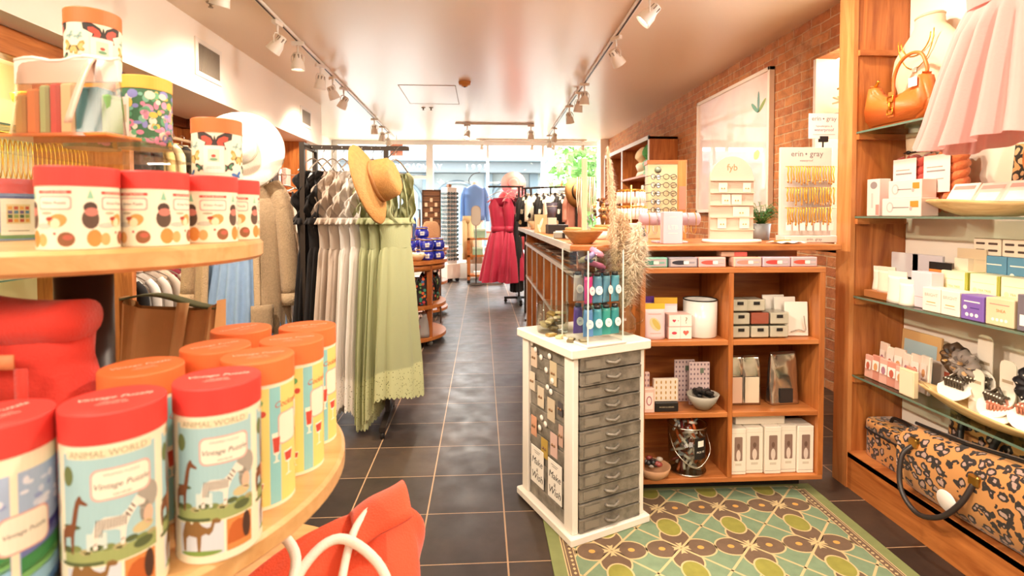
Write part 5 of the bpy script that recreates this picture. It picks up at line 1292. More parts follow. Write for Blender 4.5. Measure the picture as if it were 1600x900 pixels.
for i in range(-1, 6):
    for j in range(-1, 6):
        cx, cy = .453 + P * i, 1.29 + P * j
        if not (fx0 - P < cx < fx1 + P and fy0 - P < cy < fy1 + P): continue
        L0 = 7
        for dx, dy, rx2, ry2 in ((-.066, 0, .056, .046), (.066, 0, .056, .046), (0, .064, .05, .056), (0, -.064, .05, .056)):
            add(oval(cx + dx, cy + dy, rx2 + .006, ry2 + .006, 26), RCR, L0); 
        for dx, dy, rx2, ry2 in ((-.066, 0, .056, .046), (.066, 0, .056, .046), (0, .064, .05, .056), (0, -.064, .05, .056)):
            add(oval(cx + dx, cy + dy, rx2, ry2, 26), RBR, L0 + 1)
        for a in (45, 135):
            u_, v_ = math.cos(R(a)) * .125 * 1.414, math.sin(R(a)) * .125 * 1.414
            seg(cx - u_, cy - v_, cx + u_, cy + v_, .008, RCR, L0 + 2)
        for s_ in (-1, 1): add(oval(cx + s_ * .07, cy, .012, .010, 14), RYE, L0 + 3)
        for a in range(4):
            c_, s_ = math.cos(a * PI / 2), math.sin(a * PI / 2)
            add([(cx + x * c_ - y * s_, cy + x * s_ + y * c_) for x, y in ((0, 0), (.012, .032), (0, .026), (-.012, .032))], RCR, L0 + 3)
        add(oval(cx, cy + .125, .046, .058, 26), RCR, L0 + 4); add(oval(cx, cy + .125, .040, .052, 26), LIME, L0 + 5)
decal(rg, it, up, 0, .00012)
rugo = solo(rg, 'rug', 'patterned green and brown clover rug in front of the counter', 'rug')

# ------------------------------------------------------------ the counter
ct = thing('counter', 'long L-shaped wooden shop counter', 'counter', (0, 0, 0))
CTW = wood('counter_wood', '#9a5426', '#c9834a', 'x'); PALE = wood('pale_counter_edge', '#a89a8c', '#c9bdb0', 'y')
MB().b2(.36, 1.51, 2.12, 2.72, 1.035, 1.06, CTW, b=.004).b2(1.51, 1.58, 2.27, 2.72, 1.035, 1.06, CTW).build('countertop', ct)
MB().b2(.372, .95, 2.72, 5.22, 1.035, 1.06, CTW).b2(.36, .372, 2.135, 5.22, 1.03, 1.061, PALE).build('countertop', ct)
MB().b2(.64, 1.5, 2.42, 2.45, 0, 1.035, CHERRY_X).build('front_panel', ct); MB().b2(.445, .64, 2.42, 2.45, 0, 1.035, CHERRY).build('end_panel', ct)
MB().b2(.70, .73, 2.45, 5.2, 0, 1.035, CHERRY_Y).build('inner_panel', ct); MB().b2(.44, .73, 5.17, 5.2, 0, 1.035, CHERRY).build('end_panel', ct)
MB().b2(.43, .70, 2.45, 5.2, .892, .91, CHERRY_Y).b2(.428, .446, 2.45, 5.2, .888, .913, PALE).build('display_ledge', ct)
MB().b2(.44, .70, 2.45, 5.17, .57, .585, CHERRY_Y).b2(.436, .446, 2.45, 5.2, .567, .588, PALE).build('cubby_shelf', ct); MB().b2(.44, .70, 2.45, 5.2, .06, .08, CHERRY_Y).build('cubby_shelf', ct)
for y in (2.7, 3.09, 3.31, 3.72, 4.2, 4.6, 5.13): MB().b2(.445, .70, y - .009, y + .009, .08, .892, CHERRY).b2(.437, .445, y - .01, y + .01, .08, .892, PALE).build('divider', ct)
q = random.Random(5)
for i in range(16):
    y = 2.62 + .155 * i
    c = thing('greeting_card', 'small card lying flat on the ledge below the countertop', 'card', (.53 + .03 * (i % 2), y, .9106), q.uniform(-.2, .2), 'cards on the counter ledge')
    MB().b2(-.055, .055, -.07, .07, 0, .004, mat(['#8a7f74', '#c9b9a2', '#5d5148', '#b5a08a'][i % 4], .6), b=.001).build('card', c); MB().b2(-.04, .04, -.05, .05, .004, .0048, mat(['#d9cdb9', '#6d6258', '#a89680', '#e2d7c4'][i % 4], .6)).build('print', c)
for y, z, m, lab, r_, h_ in ((3.2, .5856, '#e3d3bd', 'cream ceramic cup in the counter cubbies', .045, .11), (3.5, .5856, '#cfc7d3', 'pale lilac glass in the counter cubbies', .04, .09), (2.9, .5856, '#c98f70', 'peach bottle in the nearest counter cubby', .035, .17)):
    MBc = MB(); MBc.lathe([(1e-4, 0), (r_ * .8, 0), (r_, h_ * .6), (r_ * .9, h_), (r_ * .8, h_), (r_ * .85, h_ * .5), (1e-4, .01)], mat(m, .35), n=24)
    solo(MBc, 'cup' if h_ < .15 else 'bottle', lab, 'cup' if h_ < .15 else 'bottle', (.53, y, z))
# bookcase unit under the counter front
un = thing('bookcase', 'low wooden bookcase with six compartments against the counter front', 'bookcase', (0, 0, 0))
UX0, UX1, UY0, UY1 = .644, 1.428, 2.1, 2.40
MB().b2(UX0, UX1, UY0, UY1, .945, .967, CTW, b=.002).build('top', un)
for x0, x1 in ((UX0, UX0 + .022), (1.016, 1.036), (UX1 - .024, UX1)): MB().b2(x0, x1, UY0, UY1, .092, .945, CHERRY, b=.0015).build('upright', un)
for z in (.645, .345, .072):
    for x0, x1 in (((UX0 + .022, 1.016), (1.036, UX1 - .024)) if z > .1 else ((UX0, UX1),)): MB().b2(x0, x1, UY0 + .002, UY1, z, z + .02, CTW, b=.0015).build('shelf', un)
MB().b2(UX0, UX1, UY1, UY1 + .012, .072, .967, CHERRY_X).build('back', un); MB().b2(UX0 + .04, UX1 - .04, UY0 + .1, UY1 - .02, 0, .072, mat('#17110e', .8)).build('plinth', un)
def ibox(name, lab, cat, x0, x1, yf, d, z, h, m, group=None, art=None, rz=0, b=.002, loc_only=False):
    """upright carton whose printed front faces the aisle/camera (-y)"""
    t = thing(name, lab, cat, ((x0 + x1) / 2, yf, z), rz, group); w = (x1 - x0)
    MB().b2(-w / 2, w / 2, 0, d, 0, h, m, b=b).build('carton', t)
    if art:
        p = MB(); decal(p, art(w, h), on_plane((0, 0, 0), (1, 0, 0), (0, 0, 1)), 0, .0004); p.build('print', t)
    return t
Z1, Z2, Z3, Z4 = .9677, .6657, .3657, .0927
cols = [('#6fb3a3', '#2f7f70', 'sea green'), ('#8d8894', '#2a2a38', 'dark blue'), ('#e2b3ab', '#c9524a', 'light pink'), ('#e0b7a2', '#d98a7a', 'peach'), ('#c9b4c4', '#c94440', 'red and lilac'), ('#dcb5b8', '#d0503f', 'rose')]
xs = [(.642, .762), (.768, .888), (.893, 1.008), (1.042, 1.160), (1.166, 1.284), (1.289, 1.400)]
for (x0, x1), (c1, c2, nm) in zip(xs, cols):
    t = thing('cosmetic_box', f'{nm} clear-lidded brush box on top of the bookcase', 'box', ((x0 + x1) / 2, 2.115, Z1), 0, 'clear-lidded boxes on the bookcase')
    w = x1 - x0
    MB().b2(-w / 2, w / 2, 0, .05, 0, .041, mat(c1, .4), b=.003).build('box', t)
    d_ = MB(); decal(d_, [(rrect(0, .02, w - .012, .03, .003), mat('#b5acb2', .2), 1), (oval(-.012, .02, .036, .009, 20), mat(c2, .4), 2), (rrect(.012, .02, .022, .013, .002), PAPER, 3), (rrect(.036, .02, .022, .006, .002), mat(c1, .4), 3)], on_plane((0, 0, 0), (1, 0, 0), (0, 0, 1)), 0, .0004); d_.build('window', t)
bt = thing('cosmetic_box', 'pink-striped flat box lying on top of the row of brush boxes', 'box', (1.055, 2.14, Z1 + .0415), 0, 'clear-lidded boxes on the bookcase')
MB().b2(-.055, .055, 0, .05, 0, .022, mat('#caa58f', .5), b=.002).b2(.0, .055, -.001, .0, .002, .02, mat('#d4605a', .5)).build('box', bt)
def stand_pouch(x, y, z, w, h, m, topm, lab, group, rz=0, art=None):
    t = thing('pouch', lab, 'pouch', (x, y, z), rz, group)
    MB().sheet(lambda u, v: (w * (u - .5) * (1 - .06 * v), -.022 * (1 - v) * math.sin(PI * u) ** .5 if 0 < u < 1 else 0, h * v * .84), 14, 8, m, thick=.002).sheet(lambda u, v: (w * (.5 - u) * (1 - .06 * v), .022 * (1 - v) * math.sin(PI * u) ** .5 if 0 < u < 1 else 0, h * v * .84), 14, 8, m, thick=.002).build('body', t)
    MB().b2(-w * .47, w * .47, -.002, .002, h * .84, h, topm).build('top_strip', t)
    if art:
        p = MB(); decal(p, art(w, h), lambda a, b_, e: (a, -.022 * (1 - b_ / (h * .84)) * max(0, math.sin(PI * (a / (w * (1 - .06 * b_ / h)) + .5))) ** .5 - .001 - e, b_), .01, .0004); p.build('print', t)
    return t
def avocado(w, h): return [(oval(0, h * .42, w * .22, h * .2, 20, .6), mat('#cfc79a', .6), 1), (oval(.004, h * .42, w * .12, h * .17, 20, .6), mat('#c9b45a', .6), 2), (rrect(0, h * .7, w * .6, .003, 0), PNK, 1), (rrect(0, h * .17, w * .5, .003, 0), PNK, 1)]
PKP = mat('#e6cfd3', .45); YT = mat('#e8bf3f', .45)
g_ = 'stand-up pouches in the bookcase'
stand_pouch(.70, 2.235, Z2, .10, .165, mat('#b8a3d0', .45), mat('#6a3f9a', .45), 'purple-topped pouch at the left side of the bookcase', g_, .1)
stand_pouch(.785, 2.20, Z2, .105, .165, mat('#e3d9e0', .45), YT, 'yellow-topped pouch standing behind the heart boxes', g_, -.05)
stand_pouch(.722, 2.155, Z2, .092, .148, PKP, YT, 'pink pouch with yellow top and avocado picture', g_, 0, avocado)
def heart(x, z, s_): return [(x + s_ * .062 * 16 * math.sin(t) ** 3 / 16, z + s_ * .062 * (13 * math.cos(t) - 5 * math.cos(2 * t) - 2 * math.cos(3 * t) - math.cos(4 * t)) / 16) for t in (2 * PI * i / 24 for i in range(24))]
def heart_art(k):
    def f(w, h):
        a = [(rrect(0, h / 2, w * .96, h * .94, .002), mat('#f1e8e2', .6), 1), (rrect(0, h / 2, .001, h * .9, 0), PNK, 2)]
        if k: a += [(heart(-w * .27, h * .5, .12), mat('#c9405a', .6), 2), (heart(-w * .1, h * .5, .05), PNK, 2), (('text', '?', .036, w * .24, h * .5), mat('#8a7a5a', .6), 2)]
        else: a += [(oval(-w * .25, h * .5, .011, .006), mat('#cc4458', .6), 2), (heart(w * .24, h * .52, .2), mat('#e0685a', .6), 2)]
        return a
    return f
PKB = mat('#e2bdb4', .6)
ibox('gift_box', 'white heart and lips box, lower of two beside the enamel pot', 'box', .775, .875, 2.135, .09, Z2, .052, PKB, 'heart boxes in the bookcase', heart_art(0))
ibox('gift_box', 'white heart and question mark box, upper of two beside the enamel pot', 'box', .776, .876, 2.135, .09, Z2 + .0525, .05, PKB, 'heart boxes in the bookcase', heart_art(1))
en = thing('enamel_pot', 'white enamel pot with dark rim in the bookcase', 'pot', (.938, 2.205, Z2)); ENA = mat('#e4e4de', .25, coat=.3)
MB().lathe([(1e-4, 0), (.066, 0), (.069, .004), (.070, .155), (.066, .155), (.064, .01), (1e-4, .006)], ENA, n=40).build('body', en); MB().tube([(.069 * math.cos(t), .069 * math.sin(t), .156) for t in (2 * PI * i / 40 for i in range(40))], .0028, BLACKM, n=8, closed=True).build('rim', en)
# clear trinket boxes in rows
BBX = mat('#cfc6b8', .3); k = 0
for row, (z, xx) in enumerate(((Z2, (1.083, 1.166, 1.249)), (Z2 + .056, (1.083, 1.166, 1.249)), (Z2 + .112, (1.078, 1.148)))):
    for i, x in enumerate(xx):
        lab = f"{['bottom', 'middle', 'top'][row]}-row clear trinket box, {['left', 'second', 'third'][i]} in its row"
        if row == 1 and i == 1: lab = 'clear trinket box with red beads in the middle row'
        t = thing('trinket_box', lab, 'box', (x, 2.13, z), 0, 'clear trinket boxes in the bookcase')
        MB().b2(-.038, .038, 0, .08, .004, .051, mat('#a8523f', .5) if (row == 1 and i == 1) else BBX, b=.003).build('contents', t)
        MB().b2(-.0405, .0405, -.002, .082, 0, .054, CLEAR, b=.003).build('clear_case', t)
        if not (row == 1 and i == 1): MB().b2(-.013, .013, -.0035, -.002, .03, .043, BLACKM).build('tag', t)
for i, (x, y, h, rz) in enumerate(((1.285, 2.235, .165, 0), (1.32, 2.205, .16, .05), (1.345, 2.165, .145, -.08))):
    t = thing('necklace_card', ['rear white necklace card at the right side of the bookcase', 'middle white necklace card at the right side of the bookcase', 'front white necklace card with a grey cord'][i], 'card', (x, y, Z2), rz, 'white necklace cards in the bookcase', )
    MB().box((0, 0, h / 2 + .001), (.098, .008, h), mat('#ebe6dc', .6), RX(-.08), b=.002).build('card', t)
    MB().tube(crv([(-.03, -.012, .02), (.0, -.014, .03), (.03, -.014, .025), (.025, -.018, .06), (.02, -.020, .09)]), .0025, mat('#a8a096', .6), n=6).build('cord', t)
# middle compartments
def dots(w, h, c, nx, nz, r_=.004): return [(oval(-w / 2 + w * (i + .5) / nx, h * (j + .5) / nz, r_, r_ * 1.5, 8), mat(c, .5), 1) for i in range(nx) for j in range(nz)]
ibox('jewelry_card', 'small pink ring box at the left of the middle shelf', 'box', .665, .712, 2.115, .03, Z3, .10, mat('#e4c2b4', .6), None, lambda w, h: [(rrect(0, h * .5, w * .7, h * .7, .002), mat('#efe0d8', .6), 1), (oval(0, h * .5, .012, .02), mat('#b9707a', .6), 2), (oval(0, h * .5, .008, .015), mat('#efe0d8', .6), 3)])
ibox('jewelry_card', 'taller speckled earring card behind the pink ring box', 'card', .645 + .022, .705, 2.16, .015, Z3, .155, mat('#d8bdb6', .6), None, lambda w, h: dots(w, h, '#9a7a80', 3, 7))
eb = thing('earring_display', 'cream board of gold earrings on a black base, middle shelf', 'jewelry display', (.765, 2.12, Z3))
MB().b2(-.05, .05, 0, .05, 0, .04, BLACKM, b=.003).build('base', eb); MB().b2(-.052, .052, .012, .03, .04, .135, mat('#e3d6c6', .6), b=.002).build('board', eb)
ea = MB(); decal(ea, [(oval(-.04 + .02 * i, .055 + .022 * j, .003, .007, 10), mat('#b98a3f', .4), 1) for i in range(5) for j in range(4)], on_plane((0, .012, 0), (1, 0, 0), (0, 0, 1))); decal(ea, [(('text', 'WORDS & WISHES', .0075, 0, .02), mat('#c9b99a', .6), 1)], on_plane((0, 0, 0), (1, 0, 0), (0, 0, 1))); ea.build('earrings', eb)
for x, y, lab in ((.885, 2.235, 'left tall patterned earring card behind the grey bowl'), (.935, 2.195, 'right tall patterned earring card behind the grey bowl')):
    ibox('earring_card', lab, 'card', x - .045, x + .045, y, .008, Z3, .19 - .005, mat('#cdb8b8', .6), 'tall patterned cards on the middle shelf', lambda w, h: dots(w, h, '#7a6672', 6, 9, .0035) + [(rrect(.01, h * .8, .016, .022, 0), mat('#6d7a68', .6), 2)])
gb = thing('bowl', 'grey tilted bowl of black sunglasses on the middle shelf', 'bowl', (.925, 2.14, Z3 + .007)); GRYB = mat('#a09a8e', .6)
MB().lathe([(1e-4, 0), (.03, 0), (.055, .03), (.068, .062), (.063, .062), (.05, .03), (1e-4, .01)], GRYB, RX(.06) @ S(1, .8, 1), 36).build('dish', gb)
bk2 = MB(); q = random.Random(6)
for i in range(10): bk2.box((q.uniform(-.03, .03), q.uniform(-.02, .02), .05 + .003 * i), (.05, .02, .012), BLACKM, RZ(q.uniform(0, 3)) , b=.004)
solo(bk2, 'sunglasses_pouches', 'heap of small black cases in the grey bowl', 'cases', (.925, 2.14, Z3 + .007), kind='stuff')
SILV = mat('#c2bbb0', .14, .95, bmp=.6, bs=7)
for x, w, h, lab, lm in ((1.085, .085, .21, 'left silver packet with pale label on the middle right shelf', '#d9b79f'), (1.16, .085, .21, 'middle silver packet with cream label on the middle right shelf', '#ddd0b8'), (1.305, .135, .225, 'large silver packet at the right of the middle shelf', None)):
    t = thing('foil_packet', lab, 'packet', (x, 2.2, Z3), q.uniform(-.1, .1), 'silver packets on the middle right shelf')
    MB().loft([lambda a, v=v, w=w, h=h: (se(a, w / 2 * (1 - .1 * v), (.028 if w > .1 else .02) * (1 - v) ** .7 + .002, .5)[0] + .003 * math.sin(4 * v + a), se(a, w / 2, (.028 if w > .1 else .02) * (1 - v) ** .7 + .002, .5)[1] + .003 * math.sin(7 * v + 3 * a), h * v) for v in (0, .05, .2, .4, .6, .8, .92, 1)], SILV, n=36).build('packet', t)
    if lm:
        MB().b2(-w * .36, w * .36, -.024, -.021, .01, h * .58, mat(lm, .5), b=.001).build('label_card', t)
    else: MB().b2(-.03, .03, -.031, -.028, .01, .07, mat('#2a2422', .6)).build('label_card', t)
# bottom compartments
tb2 = thing('bowl', 'terracotta bowl on the bottom shelf of the bookcase', 'bowl', (.712, 2.125, Z4)); MB().lathe([(1e-4, 0), (.035, 0), (.06, .02), (.07, .05), (.066, .05), (.05, .02), (1e-4, .01)], mat('#b78a66', .7), n=36).build('dish', tb2)
tr = MB()
for i in range(16): tr.ball((q.uniform(-.035, .035), q.uniform(-.03, .03), .045 + q.uniform(0, .025)), (.016, .012, .01), mat(['#1b1717', '#8a3a34', '#3a2f2a', '#b9b0a4'][i % 4], .4), n=8)
solo(tr, 'bracelets', 'jumble of dark bracelets in the terracotta bowl', 'bracelets', (.712, 2.125, Z4), kind='stuff')
bu = thing('bucket', 'clear bucket crammed with small tubes on the bottom shelf', 'bucket', (.878, 2.185, Z4)); 
MB().lathe([(1e-4, 0), (.075, 0), (.076, .006), (.08, .2), (.077, .2), (.073, .006)], CLEAR, n=40).build('wall', bu)
for z in (.004, .2): MB().tube([(.08 * math.cos(t) * (1 if z > .1 else .95), .08 * math.sin(t) * (1 if z > .1 else .95), z) for t in (2 * PI * i / 40 for i in range(40))], .0035, CHROME, n=8, closed=True).build('rim', bu)
MB().tube(crv([(-.082, 0, .17), (-.07, -.07, .10), (0, -.10, .05), (.07, -.07, .10), (.082, 0, .17)]), .002, CHROME, n=6).build('handle', bu)
bl = MB(); decal(bl, [(rrect(.03, .12, .06, .09, .002), BLACKM, 1), (rrect(.03, .14, .03, .025, 0), PAPER, 2), (('text', 'PICK ME', .011, .03, .105), PAPER, 2)], on_cyl(.081), .006); bl.build('sticker', bu)
tm = [mat(c, .35) for c in ('#d8d4cc', '#c9602f', '#8d9aa3', '#e9e4dc', '#7a2f2f', '#b9b3ab')]
for i in range(64):
    a = q.uniform(0, 2 * PI); rr_ = .062 * math.sqrt(q.random()); z = .015 + (i / 64) * .2
    solo(MB().tube([(0, 0, -.028), (0, 0, .018), (0, 0, .0185), (0, 0, .03)], [.006, .006, .0045, .0045], tm[i % 6], n=8), 'lip_balm', 'small lip balm tube in the clear bucket', 'lip balm', (.878 + rr_ * math.cos(a) * .8, 2.185 + rr_ * math.sin(a) * .8, Z4 + z), 0, 'lip balms in the clear bucket', (q.uniform(.4, 1.4), 0, q.uniform(0, 6)))
WBX = mat('#e9e1d2', .55)
def doll_art(w, h): return [(rrect(0, h * .56, w * .52, h * .52, .004), mat('#8d7468', .3), 1), (oval(0, h * .42, w * .14, h * .12), mat('#d9c9bd', .5), 2), (oval(0, h * .62, w * .1, h * .06), mat('#6d5448', .5), 2), (rrect(0, h * .22, w * .4, h * .05, 0), mat('#cfc6b4', .6), 1), (rrect(0, h * .07, w * .98, .001, 0), INK, 1), (rrect(0, h * .9, w * .98, .0008, 0), mat('#bdb4a2', .6), 1)]
for i, (x0, x1, h) in enumerate(((1.040, 1.106, .195), (1.110, 1.184, .195), (1.188, 1.258, .20), (1.261, 1.328, .20), (1.331, 1.400, .20))):
    ibox('window_box', f"{['leftmost', 'second', 'middle', 'fourth', 'rightmost'][i]} of five white window boxes on the bottom shelf", 'box', x0, x1, 2.12 + .008 * (i % 2), .09, Z4, h, WBX, 'white window boxes on the bottom shelf', doll_art)
ibox('window_box', 'white box lying flat on top of the window boxes', 'box', 1.075, 1.29, 2.15, .075, Z4 + .2005, .042, WBX, 'white window boxes on the bottom shelf')

# ------------------------------------------------------------ old drawer cabinet
DCX, DCY, DCA = .322, 1.832, R(23.5)
dc = thing('drawer_cabinet', 'chipped white cabinet of twelve shallow grey metal drawers', 'drawer cabinet', (DCX, DCY, .0055), DCA)
W_, D_, H_ = .325, .385, .705
def chipped():
    m, nt, b = new_mat('chipped_paint'); v = coords(nt)
    f = noise_tex(nt, v, 38, 6, .75); k = ramp(nt, f, [(.27, (1, 1, 1, 1)), (.32, (0, 0, 0, 1))])
    nt.links.new(mixc(nt, k, '#e6e0d6', '#5d5046'), b.inputs['Base Color']); b.inputs['Roughness'].default_value = .6; return m
CHIP = chipped()
def zinc():
    m, nt, b = new_mat('weathered_zinc'); v = coords(nt)
    nt.links.new(ramp(nt, noise_tex(nt, v, 16, 7, .7), [(.25, '#4a453f'), (.5, '#807a70'), (.75, '#a39c90')]), b.inputs['Base Color'])
    b.inputs['Metallic'].default_value = .25; b.inputs['Roughness'].default_value = .5; bump(nt, b, noise_tex(nt, v, 40, 4), .15, .003); return m
ZINC = zinc()
MB().b2(-.018, W_ + .018, -.018, D_ + .018, H_ - .035, H_, CHIP, b=.004).build('top', dc); MB().b2(-.018, W_ + .018, -.018, D_ + .018, 0, .03, CHIP, b=.004).build('base', dc)
for x0, y0, w_, d_ in ((0, 0, .024, .06), (W_ - .02, 0, .02, .03), (0, D_ - .05, .03, .05), (W_ - .03, D_ - .05, .03, .05)): MB().b2(x0, x0 + w_, y0, y0 + d_, .03, H_ - .035, CHIP, b=.003).build('corner_post', dc)
MB().b2(.02, W_ - .01, .03, D_ - .01, .03, H_ - .036, mat('#3a3632', .7)).build('carcass', dc)
sidep = MB(); n = 12; dh = (H_ - .065) / 12
for i in range(n): sidep.b2(.010 + .004 * (i % 2), .02, .06, D_ - .05, .03 + dh * i + .001, .03 + dh * (i + 1) - .001, ZINC, b=.001)
sidep.build('side_panel', dc)
q = random.Random(11)
for i in range(n):
    z0 = .03 + dh * i; o = q.uniform(-.006, .006)
    dr = MB(); dr.b2(.027, W_ - .023, o - .004, .05, z0 + .004, z0 + dh - .003, ZINC, b=.0015)
    dr.b2(.029, W_ - .025, o - .006, o - .004, z0 + dh - .008, z0 + dh - .003, ZINC).b2(.029, W_ - .025, o - .006, o - .004, z0 + .004, z0 + .008, ZINC)
    d = dr.build('drawer', dc)
    MB().b2(.045, .115, o - .0065, o - .004, z0 + .011, z0 + dh - .011, ZINC).b2(.05, .11, o - .007, o - .0065, z0 + .014, z0 + dh - .014, mat('#837c70', .6)).build('label_holder', d)
    MB().tube([(.14, o - .004, z0 + dh * .55), (.145, o - .012, z0 + dh * .5), (.17, o - .02, z0 + dh * .42), (.195, o - .012, z0 + dh * .5), (.2, o - .004, z0 + dh * .55)], .0055, ZINC, n=8).build('pull', d)
def dcp(x, y, z): 
    p = T(DCX, DCY, .0055) @ RZ(DCA) @ Vector((x, y, z)); return p
cards = [(.30, .60, .05, .075, '#c9b6a2'), (.15, .575, .05, .09, '#bfb091'), (.315, .50, .045, .075, '#d2c6b2'), (.245, .455, .05, .08, '#cdbfa8'), (.165, .43, .055, .085, '#c4b59c'), (.10, .455, .03, .05, '#4d4a4c'), (.30, .32, .045, .08, '#d09a7c'), (.215, .26, .05, .075, '#b99a4a'), (.145, .30, .05, .09, '#d9b8ae'), (.095, .355, .03, .08, '#c9a898')]
names = ['beige', 'khaki', 'ivory', 'cream', 'pale tan', 'small dark', 'peach', 'mustard', 'pink', 'rosy tan']
for (y, z, w, h, c), nm in zip(cards, names):
    t = thing('earring_card', f'{nm} earring card pinned to the side of the drawer cabinet', 'earring card', dcp(.009, y, z), DCA + PI / 2, 'earring cards on the cabinet side')
    # local -y faces outwards after the turn
    MB().b2(-w / 2, w / 2, -.001, .001, -h / 2, h / 2, mat(c, .6)).build('card', t)
    e_ = MB(); e_.ball((-.008, .003, .0), .005, mat('#8a6a4a', .4), n=8); e_.ball((.008, .003, .0), .005, mat('#8a6a4a', .4), n=8); e_.build('earrings', t)
for i, (y, z) in enumerate(((.315, .655), (.285, .635), (.24, .615), (.175, .635), (.20, .575), (.155, .545), (.19, .51), (.165, .50), (.235, .375), (.205, .36), (.25, .33))):
    t = thing('button_pin', 'round white button pin on the side of the drawer cabinet', 'pin', dcp(.0075, y, z), DCA - PI / 2, 'white button pins on the cabinet side')
    MB().lathe([(1e-4, .004), (.010, .003), (.0115, .001), (.0115, -.001)], mat('#e8e3da', .35), RX(PI / 2), 20).build('button', t)
for y, lab in ((.27, 'left Make a Wish card low on the cabinet side'), (.135, 'right Make a Wish card low on the cabinet side')):
    t = thing('wish_card', lab, 'card', dcp(.008, y + .0, .165), DCA - PI / 2, 'wish cards on the cabinet side')
    wc_ = MB(); wc_.b2(-.05, .05, -.0015, .0015, -.075, .075, PAPER, b=.001)
    decal(wc_, [(('text', 'Make', .04, 0, .018, 'CENTER', .25), INK, 1), (('text', 'a', .03, 0, -.012, 'CENTER', .25), INK, 1), (('text', 'Wish', .042, 0, -.042, 'CENTER', .25), INK, 1), (rrect(0, .06, .05, .002, 0), INK, 1), (rrect(0, .053, .035, .002, 0), INK, 1)], on_plane((0, -.0015, 0), (1, 0, 0), (0, 0, 1)), 0, .0006)
    wc_.build('card', t)
DT = .0055 + H_ + .0006
# tiered acrylic rack of hand-cream tubes
AX, AY = .415, 1.955
ar = thing('acrylic_rack', 'tall clear acrylic rack of cream tubes on the drawer cabinet', 'display rack', (AX, AY, DT), DCA)
MB().b2(-.088, .088, -.096, .096, 0, .008, mat('#e9e6df', .2), b=.002).build('base', ar)
for x in (-.078, .078): MB().b2(x - .0015, x + .0015, -.085, .085, .008, .345, CLEAR).build('side_sheet', ar)
for x in (-.078, .078):
    for y in (-.085, .085): MB().b2(x - .002, x + .002, y - .002, y + .002, .008, .345, mat('#dfe3df', .1, spec=.8)).build('edge', ar)
for z in (.125, .245): MB().b2(-.0765, .0765, -.083, .083, z, z + .004, CLEAR).build('shelf', ar)
MB().b2(-.0765, .0765, -.083, .083, .262, .266, CLEAR).build('top_shelf', ar)
def cream_tube(c, loc, lab, grp, L=.098, cm='#2a2624'):
    t = thing('cream_tube', lab, 'cream tube', loc, DCA + q.uniform(-.3, .3), grp)
    MB().loft([lambda a, z=z, w=w, d=d: (w * math.cos(a), d * math.sin(a), z) for z, w, d in ((0, .015, .014), (-.012, .0165, .014), (-.05, .018, .008), (-L + .004, .0192, .002), (-L, .0192, .0015))], mat(c, .35), n=24).build('tube', t)
    MB().cyl(.012, .0, .014, mat(cm, .3), n=18).build('cap', t)
    l_ = MB(); decal(l_, [(oval(0, -.05, .0135, .016, 20), PAPER, 1), (oval(0, -.05, .0105, .013, 20), mat('#d4dfe2', .4), 2), (('text', 'M', .012, 0, -.05), mat(c, .4), 3)], on_plane((0, -.0145, 0), (1, 0, 0), (0, .11, 1)), 0, .0005); l_.build('round_label', t)
    return t
def arp(x, y, z): return T(AX, AY, DT) @ RZ(DCA) @ Vector((x, y, z))
up_c = [('#b9b3b6', 'grey'), ('#c43a86', 'magenta'), ('#4f86ad', 'blue'), ('#5b8fae', 'steel blue'), ('#c43a78', 'hot pink'), ('#5c8fa8', 'grey blue'), ('#4a86b5', 'mid blue'), ('#5aa0b8', 'sky blue')]
for i, (c, nm) in enumerate(up_c):
    x, y = (-.06 + .04 * (i // 2)), (-.06 if i % 2 else .005)
    cream_tube(c, arp(x, y, .2495), f"{nm} cream tube hanging in the upper level, {'front' if i % 2 else 'second'} row", 'cream tubes in the upper level')
lo_c = [('#5f3f9a', 'violet'), ('#5f8fc9', 'cornflower'), ('#6fbfae', 'mint'), ('#4f9fb5', 'teal blue'), ('#8fd0c4', 'pale mint'), ('#3fa39a', 'teal'), ('#5fb8b8', 'aqua'), ('#3f9a9f', 'deep aqua')]
for i, (c, nm) in enumerate(lo_c):
    x, y = (-.06 + .04 * (i // 2)), (-.06 if i % 2 else .005)
    cream_tube(c, arp(x, y, .1295), f"{nm} cream tube hanging in the lower level, {'front' if i % 2 else 'second'} row", 'cream tubes in the lower level')
def glass_bowl(name, lab, loc, prof, n=36):
    t = thing(name, lab, 'bowl' if 'bowl' in name else 'jug', loc); MB().lathe(prof, CLEAR, n=n).build('glass', t); return t
gbt = glass_bowl('glass_bowl', 'small glass bowl of sample tubes on top of the acrylic rack', arp(0, 0, .2665), [(1e-4, 0), (.04, 0), (.055, .02), (.058, .07), (.055, .07), (.05, .02), (1e-4, .006)])
for i, (c, nm) in enumerate((('#c96a9a', 'pink'), ('#5f8fc0', 'blue'), ('#e2d6c4', 'cream'), ('#8a7fb5', 'lilac'), ('#d98aa8', 'rose'))):
    a = i * 1.3
    solo(MB().tube([(-.03, 0, 0), (.025, 0, 0), (.026, 0, 0), (.036, 0, 0)], [.011, .012, .008, .008], mat(c, .35), n=12), 'sample_tube', f'{nm} sample tube lying in the top glass bowl', 'tube', arp(.018 * math.cos(a), .018 * math.sin(a), .285 + .012 * i), 0, 'sample tubes in the top glass bowl', (.2 * i, .35, a))
gw = glass_bowl('glass_bowl', 'wide glass bowl of gold trinket tins on the cabinet corner', (.285, 2.105, DT), [(1e-4, 0), (.06, 0), (.064, .01), (.066, .118), (.063, .118), (.061, .01), (1e-4, .008)])
TIN = [mat('#b3985a', .3, .6), mat('#d4c79a', .4, .3), mat('#7d7257', .35, .5)]
q = random.Random(21)
